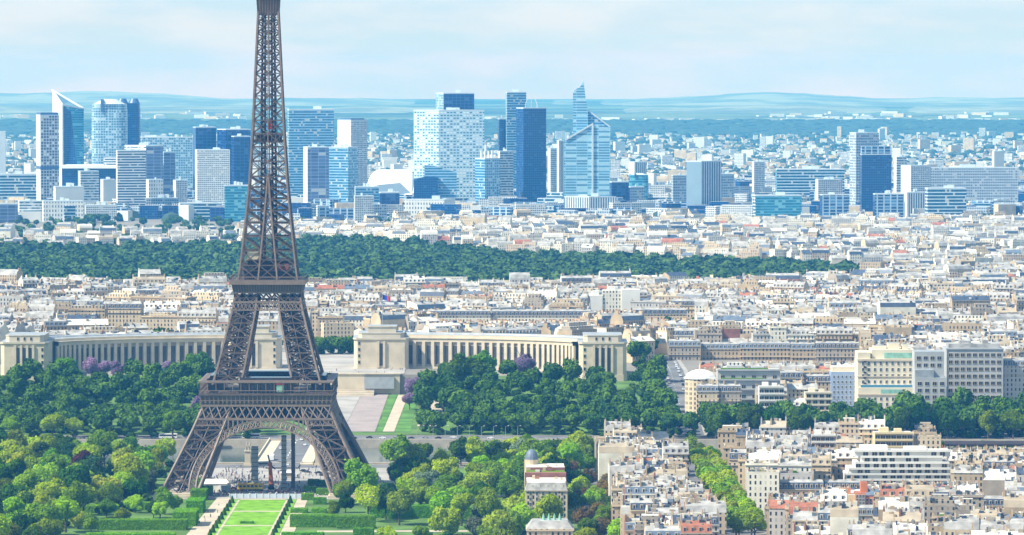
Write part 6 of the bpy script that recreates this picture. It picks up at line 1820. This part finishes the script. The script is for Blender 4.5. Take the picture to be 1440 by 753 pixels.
hedge(474, 527, 744, 6.4, 9, 'dark-fronted hedge wall right of the lawn, right section')
hedge(497, 525, 758, 5.0, 7, 'clipped hedge cube at the bottom edge right of the lawn')
hedge(520, 612, 729, 6.4, 9, 'long clipped hedge across the right park, left section')
hedge(612, 663, 731, 6.2, 9, 'long clipped hedge across the right park, right section')
hedge(396, 455, 757, 2.6, 6, 'low hedge at the bottom edge beside the lawn')
for i, (a, b_, py, lab) in enumerate(((433, 448, 684, 'topmost left'), (449, 467, 685, 'topmost right'), (427, 444, 694, 'upper left'), (445, 464, 697, 'upper right'), (424, 440, 704, 'middle left'), (441, 458, 710, 'middle right'), (409, 432, 722, 'lower left'), (438, 458, 722, 'lower right'))):
    hedge(a, b_, py, 3.4 if i < 6 else 2.2, 8, '%s clipped green cube in the stepped group right of the lawn' % lab, 'stepped hedge cubes right of the lawn')
cone = MB(); cone.cyl(0, 0, 0, .3, .55, 0, 10, 1.0); cone.cyl(0, 0, .3, 3.4, 1.05, 0, 10, .12)
rg = np.random.default_rng(3)
a = rg.uniform(0, 6.28, 500); zz = rg.uniform(.2, 3.3, 500); r_ = 1.05 * (1 - (zz - .3) / 3.3) + .08
P = np.stack([np.cos(a) * r_, np.sin(a) * r_, zz], 1); N = np.stack([np.cos(a), np.sin(a), np.full(500, .3)], 1)
q = [quads_at(P, N / np.linalg.norm(N, axis=1)[:, None], .2, rg)]
for i in range(10):
    a0, a1 = 6.2832 * i / 10, 6.2832 * (i + 1) / 10
    q.append(np.array([[(math.cos(a0), math.sin(a0), .1), (math.cos(a1), math.sin(a1), .1), (.03 * math.cos(a1), .03 * math.sin(a1), 3.4), (.03 * math.cos(a0), .03 * math.sin(a0), 3.4)]]))
conem = quadmesh('topiary_cone', np.concatenate(q), 'leaf_dark')
CONES = []
for s in (-1, 1):
    for k in range(9):
        x = -152.7 if s < 0 else -120.9; y = 2420 + k * 24
        o = bpy.data.objects.new('topiary_cone', conem); COL.objects.link(o); o.location = (x, y, .1); o.rotation_euler = (0, 0, rt.uniform(0, 6)); o.scale = (1.3, 1.3, 1.2)
        tag(o, 'dark cone-shaped topiary bush along the %s edge of the lawn, %s from the bottom' % ('left' if s < 0 else 'right', ['first', 'second', 'third', 'fourth', 'fifth', 'sixth', 'seventh', 'eighth', 'ninth'][k]), 'topiary', 'cone bushes along the lawn')
hedge(338, 357, 737, 1.2, 2, 'short dark bench-like hedge crossing the lawn path')
# ================================================================== UNDER THE TOWER
tw = empty('white_tent', (XA(305, 2700), 2690, 0)); tag(tw, 'white canvas pavilion tent under the left arch foot', 'tent')
b = MB(); b.box(-8, 8, -7, 7, 0, 4.6, 0); b.prism([(-8.4, -7.4), (8.4, -7.4), (8.4, 7.4), (-8.4, 7.4)], 4.6, 6.6, 0, poly2=[(-6, -2), (6, -2), (6, 2), (-6, 2)]); b.build('canvas', 'canvas', tw)
b = MB(); b.cyl(5.2, -7.2, 0, 3.8, 3.4, 0, 16); b.build('grey_booth', 'steel', tw)
tw = empty('yellow_hoarding', (XA(352, 2690), 2690, 0)); tag(tw, 'long yellow hoarding below the arch with openings along it', 'hoarding')
b = MB(); b.box(-7.4, 7.4, -1.6, 1.6, 1.0, 3.9, 0); b.box(-7.0, 7.0, -1.3, 1.3, 0, 1.0, 1); b.box(-7.6, 7.6, -1.8, 1.8, 3.9, 4.3, 0); b.build('panel', ['yellow_paint', 'rubber'], tw)
for k in range(6):
    b = MB(); b.box(-.75, .75, -.05, 0, 0, 1.1, 0); o = b.build('opening', 'dark_glass', tw); o.location = (-5.6 + k * 2.2, -1.62, 2.2)
tw = empty('orange_crane', (XA(381, 2700), 2700, 0)); tag(tw, 'orange-red crane mast with a dark jib standing beneath the arch', 'crane')
b = MB(); b.cbox(0, 0, 0, 3.4, 3.4, 1.4, 0); b.cyl(0, 0, 1.4, 3, 1.5, 0, 12)
b.build('base', 'rubber', tw)
b = MB(); b.prism([(-1.3, -1.1), (1.3, -1.1), (1.3, 1.1), (-1.3, 1.1)], 3, 13.5, 0, poly2=[(-1.5, -.9), (.3, -.9), (.3, .9), (-1.5, .9)]); b.cbox(-.7, 0, 13.5, 2.4, 2.2, 1.6, 0); b.build('mast', 'orange_paint', tw)
b = MB(); b.bar((-.7, 0, 15), (-1.8, 0, 19.5), .8, 0); b.bar((-.7, 0, 14), (2.4, 0, 11.4), .6, 0); b.build('jib', 'iron_dark', tw)
for px, top, dia, lab in ((358, 628, 5.2, 'thick grey steel'), (399, 612, 3.8, 'mid-thick grey steel'), (412, 600, 3.0, 'slender dark steel')):
    Y = 2692; x = XA(px, Y); h = ZA(top, Y)
    tw = empty('steel_column', (x, Y, 0)); tag(tw, '%s column rising from the plaza beneath the arch' % lab, 'column')
    b = MB(); b.cbox(0, 0, 0, dia * .7, dia * .7, h, 0); b.build('shaft', 'steel' if px < 410 else 'iron', tw)
    b = MB(); b.cbox(0, 0, -.1, dia * 1.2, dia * 1.2, 1.4, 0); b.build('plinth', 'stone_grey', tw)
    b = MB()
    for k in range(int(h / 2.4)): b.cbox(0, 0, 1.5 + k * 2.4, dia * .78, dia * .78, .35, 0)
    b.build('ring_frame', 'iron', tw)
for sx in (-1, 1):
    tw = empty('statue_pillar', (AX + sx * 21, 2862, 0)); tag(tw, 'stone pillar with a statue at the %s near end of the bridge' % ('left' if sx < 0 else 'right'), 'statue')
    b = MB(); b.cbox(0, 0, 0, 4.6, 4.6, 1.2, 0); b.cbox(0, 0, 1.2, 3.4, 3.4, 7.4, 0); b.cbox(0, 0, 8.6, 4.2, 4.2, .7, 0); b.build('pedestal', 'stone_pale', tw)
    b = MB(); b.cyl(-.9, 0, 9.3, 11.6, .5, 0, 8, .6); b.cyl(.9, 0, 9.3, 11.6, .5, 0, 8, .6); b.prism([(-1.5, -.6), (1.5, -.6), (1.5, .6), (-1.5, .6)], 11.4, 12.4, 0, bottom=True); b.cyl(1.3, 0, 12.2, 13.8, .5, 0, 8, .35); b.cyl(-.5, .2, 12.3, 14.2, .4, 0, 8, .3); b.cyl(-.5, .2, 14.2, 14.8, .25, 0, 8, .15)
    b.build('statue', 'stone_grey', tw)
# glass fence in front of the lawn's far end
tw = empty('glass_fence', (AX, 2642, 0)); tag(tw, 'long pale glass barrier between the lawn and the crowd', 'fence')
b = MB(); b.box(-19, 21, -.1, .1, .2, 2.6, 0); b.build('panel', 'glass_fence_m' if 'glass_fence_m' in MATS else 'plain_pale', tw)
for k in range(12):
    b = MB(); b.cbox(0, 0, 0, .3, .3, 2.9, 0); o = b.build('post', 'white_paint', tw); o.location = (-19 + k * 40 / 11, -.2, 0)
# kiosk roofs and buses near the quays
for px, py, w_, lab in ((405, 672, 9, 'low white kiosk roof beneath the right side of the arch'), (300, 640, 12, 'grey market tent by the quay left under the arch'), (565, 668, 8, 'small white tent between the trees right of the tower')):
    x, y, _ = G(px, py); tw = empty('kiosk', (x, y, 0)); tag(tw, lab, 'kiosk')
    b = MB(); b.prism([(-w_ / 2, -3), (w_ / 2, -3), (w_ / 2, 3), (-w_ / 2, 3)], 3, 4.4, 0, bottom=True, poly2=[(-w_ / 3, -.4), (w_ / 3, -.4), (w_ / 3, .4), (-w_ / 3, .4)]); b.build('roof', 'white_paint', tw)
    b = MB(); b.box(-w_ * .42, w_ * .42, -2.4, 2.4, 0, 3, 0); b.build('booth', 'stone_grey', tw)

# ================================================================== PEOPLE
def person_mesh(pose):
    J = {'pelvis': (0, 0, .95), 'belly': (0, 0, 1.12), 'chest': (0, .01, 1.36), 'neck': (0, 0, 1.52), 'head': (0, -.015, 1.62), 'crownp': (0, -.01, 1.74)}
    E = [('pelvis', 'belly'), ('belly', 'chest'), ('chest', 'neck'), ('neck', 'head'), ('head', 'crownp')]
    Rd = {'pelvis': .15, 'belly': .14, 'chest': .16, 'neck': .06, 'head': .095, 'crownp': .07}
    st = .22 if pose else .0
    for s, n in ((-1, 'l'), (1, 'r')):
        sw = s * st
        J['hip' + n] = (s * .1, 0, .9); J['knee' + n] = (s * .11, sw * .5 - .02, .5); J['ank' + n] = (s * .11, sw + .03, .09); J['toe' + n] = (s * .12, sw - .13, .04)
        J['sho' + n] = (s * .2, 0, 1.42); J['elb' + n] = (s * .26, -sw * .3 + .03, 1.15); J['wri' + n] = (s * .27, -sw * .8 - .04, .93); J['hand' + n] = (s * .27, -sw * .9 - .06, .82)
        E += [('pelvis', 'hip' + n), ('hip' + n, 'knee' + n), ('knee' + n, 'ank' + n), ('ank' + n, 'toe' + n), ('chest', 'sho' + n), ('sho' + n, 'elb' + n), ('elb' + n, 'wri' + n), ('wri' + n, 'hand' + n)]
        Rd.update({'hip' + n: .1, 'knee' + n: .065, 'ank' + n: .045, 'toe' + n: .04, 'sho' + n: .07, 'elb' + n: .048, 'wri' + n: .034, 'hand' + n: .04})
    ks = list(J); me = bpy.data.meshes.new('person_body')
    me.from_pydata([J[k] for k in ks], [(ks.index(a_), ks.index(b_)) for a_, b_ in E], [])
    o = bpy.data.objects.new('person_body', me); COL.objects.link(o)
    o.modifiers.new('skin', 'SKIN')
    for i, k in enumerate(ks):
        me.skin_vertices[0].data[i].radius = (Rd[k], Rd[k]); me.skin_vertices[0].data[i].use_root = (k == 'pelvis')
    dg = bpy.context.evaluated_depsgraph_get(); dg.update()
    m2 = bpy.data.meshes.new_from_object(o.evaluated_get(dg))
    bpy.data.objects.remove(o); m2.name = 'person'
    m2.materials.clear()
    for n in ('shirt_white', 'trousers', 'skin_tone', 'hair'): m2.materials.append(MATS[n])
    for p in m2.polygons:
        z = p.center.z; x = abs(p.center.x)
        p.material_index = 3 if (z > 1.66 or (z > 1.56 and p.center.y > .04)) else 2 if (z > 1.5 or (x > .2 and z < 1.12)) else 0 if z > .98 else 1
    return m2
for n_, c_ in (('shirt_white', (.75, .74, .72)), ('shirt_dark', (.03, .035, .05)), ('shirt_red', (.45, .05, .05)), ('shirt_blue', (.06, .12, .35)), ('trousers', (.05, .06, .10)), ('skin_tone', (.5, .32, .24)), ('hair', (.05, .03, .02))): pmat(n_, c_, .8, .1, 3)
PM = [person_mesh(0), person_mesh(1)]
PCOL = {'shirt_white': 'white', 'shirt_dark': 'dark', 'shirt_red': 'red', 'shirt_blue': 'blue'}
rp = random.Random(8)
def people(n, x0, x1, y0, y1, where, avoid=()):
    for _ in range(n):
        for _t in range(20):
            x, y = rp.uniform(x0, x1), rp.uniform(y0, y1)
            if not any(a < x < b_ and c < y < d_ for a, b_, c, d_ in avoid): break
        k = rp.randrange(2); sh = rp.choices(list(PCOL), [4, 6, 1, 1.5])[0]
        z = H(x, y) + (.82 if (abs(x - AX) < 18 and 2866 < y < 3058) else .12)
        o = bpy.data.objects.new('person', PM[k]); COL.objects.link(o); o.location = (x, y, z); o.rotation_euler = (0, 0, rp.uniform(0, 6.28))
        s_ = rp.uniform(.98, 1.12); o.scale = (s_ * 1.05, s_ * 1.05, s_)
        setmat(o, sh, 0)
        tag(o, 'tiny %s person in a %s top %s' % ('walking' if k else 'standing', PCOL[sh], where), 'person', 'people ' + where)
AV = [(XA(285, 2700) , XA(325, 2700), 2680, 2700), (XA(333, 2690), XA(372, 2690), 2686, 2694)]
people(108, -178, -98, 2648, 2690, 'before the tower plaza', AV)
people(118, -172, -104, 2700, 2845, 'on the plaza under the arch', [(AX - 10, AX + 10, 2840, 2850)])
people(22, AX - 16.5, AX - 11, 2870, 3050, 'on the left pavement of the bridge')
people(18, AX + 11, AX + 16.5, 2870, 3050, 'on the right pavement of the bridge')
people(10, -165, -156, 2420, 2640, 'on the gravel path left of the lawn')
people(20, -160, -78, 3386, 3420, 'on the palace forecourt')
cw = MB()
for _ in range(330):
    k = rp.randrange(2); me_ = PM[k]
    x, y = (rp.uniform(-180, -96), rp.uniform(2650, 2682)) if rp.random() < .4 else (rp.gauss(-160, 9), rp.gauss(2745, 26)) if rp.random() < .6 else (rp.uniform(-170, -104), rp.uniform(2700, 2845))
    if any(a < x < b_ and c < y < d_ for a, b_, c, d_ in AV): continue
    a = rp.uniform(0, 6.28); ca, sa = math.cos(a), math.sin(a); sh = rp.choice((0, 4, 4, 5, 6))
    i0 = len(cw.v)
    cw.v += [(ca * v.co.x - sa * v.co.y + x, sa * v.co.x + ca * v.co.y + y, v.co.z + .12) for v in me_.vertices]
    for p in me_.polygons:
        cw.f.append(tuple(i0 + q for q in p.vertices)); cw.m.append(sh if p.material_index == 0 else p.material_index)
tag(cw.build('crowd', ['shirt_white', 'trousers', 'skin_tone', 'hair', 'shirt_dark', 'shirt_red', 'shirt_blue']), 'dense crowd of tiny visitors between the tower legs', 'crowd', kind='stuff')
# ================================================================== VEHICLES
def car_meshes():
    prof = [(-2.1, .35), (-2.15, .75), (-1.95, .92), (-1.1, .98), (-.55, 1.42), (.9, 1.46), (1.55, 1.02), (2.1, .9), (2.15, .4)]
    b = MB(); n = len(prof)
    for i, (x, z) in enumerate(prof):
        w = .82 if z < 1.2 else .66
        b.v += [(x, -w, z), (x, w, z)]
    for i in range(n - 1):
        b.f.append((2 * i, 2 * i + 1, 2 * i + 3, 2 * i + 2)); b.m.append(0)
    b.f.append(tuple(2 * i for i in range(n))); b.m.append(0)
    b.f.append(tuple(2 * i + 1 for i in reversed(range(n)))); b.m.append(0)
    b.f.append((0, 2 * n - 2, 2 * n - 1, 1)); b.m.append(0)
    body = b.mesh('car', ['car_white'])
    g = MB()
    for s in (-1, 1): g.quad((-.95, s * .80, 1.02), (1.35, s * .80, 1.04), (.85, s * .70, 1.40), (-.5, s * .70, 1.38), 0)
    g.quad((-1.12, -.7, 1.0), (-1.12, .7, 1.0), (-.60, .6, 1.4), (-.60, -.6, 1.4), 0); g.quad((1.5, -.7, 1.08), (1.5, .7, 1.08), (.98, .6, 1.44), (.98, -.6, 1.44), 0)
    glass = g.mesh('windows', ['dark_glass'])
    w = MB(); n = 10
    P = [(.32 * math.cos(6.2832 * k / n), .32 * math.sin(6.2832 * k / n)) for k in range(n)]
    i0 = 0; w.v = [(x, -.11, z) for x, z in P] + [(x, .11, z) for x, z in P]
    for k in range(n): w.f.append((k, (k + 1) % n, n + (k + 1) % n, n + k)); w.m.append(0)
    w.f.append(tuple(range(n))); w.f.append(tuple(range(2 * n - 1, n - 1, -1))); w.m += [0, 0]
    return body, glass, w.mesh('wheel', ['rubber'])
for n_, c_ in (('car_white', (.8, .8, .8)), ('car_grey', (.3, .31, .33)), ('car_black', (.02, .02, .025)), ('car_red', (.4, .03, .03)), ('car_blue', (.04, .08, .25))): pmat(n_, c_, .3, .03, .5, .5)
CB, CG, CW = car_meshes()
CCOL = {'car_white': 'white', 'car_grey': 'grey', 'car_black': 'black', 'car_red': 'red', 'car_blue': 'blue'}
def car(x, y, z, rz, col, where, group):
    o = bpy.data.objects.new('parked_car' if 'parked' in where else 'car', CB); COL.objects.link(o); o.location = (x, y, z); o.rotation_euler = (0, 0, rz); setmat(o, col)
    dupe_mesh('windows', CG, o, (0, 0, 0))
    for wx in (-1.3, 1.35):
        for wy in (-.76, .76): dupe_mesh('wheel', CW, o, (wx, wy, .32))
    tag(o, '%s car %s' % (CCOL[col], where), 'car', group)
    return o
cols = list(CCOL)
CARS = []
def carrow(pts, where, group):
    for (x, y, rz) in pts:
        c = rp.choices(cols, [5, 3, 4, .7, .8])[0]
        z = H(x, y) + .18 + (.32 if y > 3084 else 0)
        if abs(x - AX) < 18 and 2866 < y < 3058: z = .82
        o = car(x, y, z, rz, c, where, group); CARS.append((o, o['label'], proj(x, y, z)))
carrow([(AX + rp.choice((-7, -3, 3, 7)), 2858 + k * 24 + rp.uniform(-6, 6), R(90)) for k in range(9)], 'crossing the bridge', 'cars on the bridge')
carrow([(-120 + k * 9 + rp.uniform(-2, 2), 3062 + (k % 2) * 5, 0) for k in range(13)], 'on the far quay road', 'cars on the far quay')
carrow([(-300 + k * 12 + rp.uniform(-2, 2), 3064 + (k % 2) * 8, 0) for k in range(11)], 'on the far quay road left of the tower', 'cars on the left far quay')
carrow([(108.6 + rp.uniform(0, .8), 3290 + k * 21, R(90)) for k in range(11)] + [(118 + rp.uniform(0, .8), 3300 + k * 23, R(90)) for k in range(9)], 'on the sloping avenue', 'cars on the sloping avenue')
carrow([(104.5 - k * .25, 2440 + k * 26, R(90)) for k in range(12)], 'parked in the tree-lined street', 'cars in the tree-lined street')
carrow([(-60 + k * 7, 2652 + k, 0) for k in range(4)], 'parked on the park drive', 'cars on the park drive')
carrow([(rp.uniform(-178, -150), 2690 + k * 9 + rp.uniform(-2, 2), rp.uniform(0, 3)) for k in range(7)] + [(rp.uniform(-124, -106), 2790 + k * 7, rp.uniform(0, 3)) for k in range(5)], 'parked on the plaza behind the arch', 'cars on the plaza')
def bus(x, y, z, rz, label, col='car_white'):
    r0 = empty('bus', (x, y, z), rz); tag(r0, label, 'bus')
    b = MB(); b.prism([(-5.9, -1.25), (5.7, -1.25), (5.9, -.9), (5.9, .9), (5.7, 1.25), (-5.9, 1.25)], .4, 3.1, 0, bottom=True); b.prism([(-5.6, -1.1), (5.4, -1.1), (5.4, 1.1), (-5.6, 1.1)], 3.1, 3.35, 0); b.build('body', col, r0)
    b = MB()
    for s in (-1, 1): b.quad((-5.6, s * 1.27, 1.5), (5.4, s * 1.27, 1.5), (5.4, s * 1.27, 2.6), (-5.6, s * 1.27, 2.6), 0)
    b.quad((5.92, -.85, 1.3), (5.92, .85, 1.3), (5.92, .85, 2.8), (5.92, -.85, 2.8), 0); b.build('windows', 'dark_glass', r0)
    for wx in (-3.6, 3.8):
        for wy in (-1.1, 1.1): dupe_mesh('wheel', CW, r0, (wx, wy, .45), 0, (1.45, 1.6, 1.45))
bus(AX - 8, 2895, .8, R(90), 'white coach parked along the left side of the bridge')
bus(AX - 12, 2852, .2, R(20), 'dark-windowed coach turning at the near end of the bridge', 'car_grey')
bus(AX - 30, 3066, .8, 0, 'white coach on the far quay beyond the bridge')
bus(XA(236, 3064), 3066, .8, 0, 'white coach on the far quay left of the tower')
bus(AX + 22, 3062, .8, 0, 'white coach at the right end of the bridge head')
# street lamps along the right river wall
lm = MB(); lm.cyl(0, 0, 0, 9, .16, 0, 8, .1); lm.bar((0, 0, 8.8), (1.6, 0, 9.4), .12); lampm = lm.mesh('street_lamp', ['steel'])
hd = MB(); hd.cbox(1.7, 0, 9.2, 1.0, .4, .25, 0); headm = hd.mesh('lamp_head', ['white_paint'])
for k in range(9):
    x = XA(592 + k * 17, 3054); o = bpy.data.objects.new('street_lamp', lampm); COL.objects.link(o); o.location = (x, 3054, .5)
    dupe_mesh('lamp_head', headm, o, (0, 0, 0)); tag(o, 'thin street lamp on the river wall right of the tower, %s from the tower' % ['first', 'second', 'third', 'fourth', 'fifth', 'sixth', 'seventh', 'eighth', 'ninth'][k], 'street lamp', 'street lamps along the river wall')

# ================================================================== LABELS
LM = [(228, 690, "tower's left front foot"), (500, 660, "tower's right front foot"), (30, 500, "palace's left end"), (185, 500, 'left palace colonnade'), (540, 490, "palace's right central block"), (700, 495, 'right palace colonnade'),
      (850, 500, "palace's right end"), (345, 725, 'bright lawn'), (768, 665, 'small domed block'), (590, 720, 'long clipped hedge'), (1215, 694, 'orange-red houses'), (1262, 660, 'white terraced block'),
      (1247, 535, 'cream stepped building'), (1350, 530, 'grid office'), (988, 525, 'round domed corner'), (948, 520, 'sloping avenue'), (1390, 628, 'dark station roof'), (715, 442, 'long slate roof'),
      (860, 420, 'blank white gable'), (1010, 690, 'tree-lined street'), (900, 610, 'long block far end'), (880, 740, 'long block left front'), (990, 745, 'long block right front'), (1110, 690, 'blue-slate cream gable'),
      (1257, 622, 'cream-yellow flat block'), (1415, 745, 'bottom right corner'), (1130, 745, 'bottom edge below slate gable'), (30, 640, 'left edge of the park'), (40, 745, 'bottom left corner'), (125, 670, 'very broad left-park tree'),
      (560, 634, 'tall tree beside the tower'), (812, 628, 'broad bright tree'), (690, 700, 'reddish shrub tree'), (1185, 545, 'blue-fronted block'), (1100, 560, 'white balconied block'), (1340, 590, 'small grey-roofed house'),
      (1420, 590, 'right edge by the quay trees'), (652, 520, 'huge dark tree dome'), (200, 645, 'very dark park tree'), (250, 460, 'trees behind the left wing'), (300, 560, "tower's first platform"), (1160, 490, 'long dark blue mansard'), (1060, 620, 'quay end of the right roofs'), (1350, 700, 'slate-dormered right building')]
ONES = ['', 'second', 'third', 'fourth', 'fifth', 'sixth', 'seventh', 'eighth', 'ninth', 'tenth', 'eleventh', 'twelfth', 'thirteenth', 'fourteenth', 'fifteenth', 'sixteenth', 'seventeenth', 'eighteenth', 'nineteenth', 'twentieth']
ORD = [(o + ' ') if o else '' for o in ONES] + [t + '-' + u + ' ' for t in ('twenty', 'thirty', 'forty') for u in ['first'] + ONES[1:9]]
def single_out(items):
    b_ = {}
    for o, look, p in items:
        k = min(range(len(LM)), key=lambda i: (p[0] - LM[i][0]) ** 2 + ((p[1] - LM[i][1]) * 1.3) ** 2)
        b_.setdefault((look, k), []).append((math.hypot(p[0] - LM[k][0], p[1] - LM[k][1]), o))
    for (look, k), l in b_.items():
        l.sort(key=lambda t: t[0])
        for i, (_, o) in enumerate(l):
            if len(l) == 1: s_ = '%s near the %s' % (look, LM[k][2])
            else: s_ = '%s, %snearest the %s' % (look, ORD[i], LM[k][2])
            o['label'] = s_
single_out(BLD)
single_out([(o, l, p) for o, l, p, fixed in TREES if not fixed])
def order_row(items):
    g = {}
    for o, l, p in items: g.setdefault(l, []).append((p[0], o))
    for l, v in g.items():
        v.sort(key=lambda t: t[0])
        if len(v) > 1:
            for i, (_, o) in enumerate(v): o['label'] = '%s, %sfrom the left' % (l, ORD[i] or 'first ')
order_row(CARS)
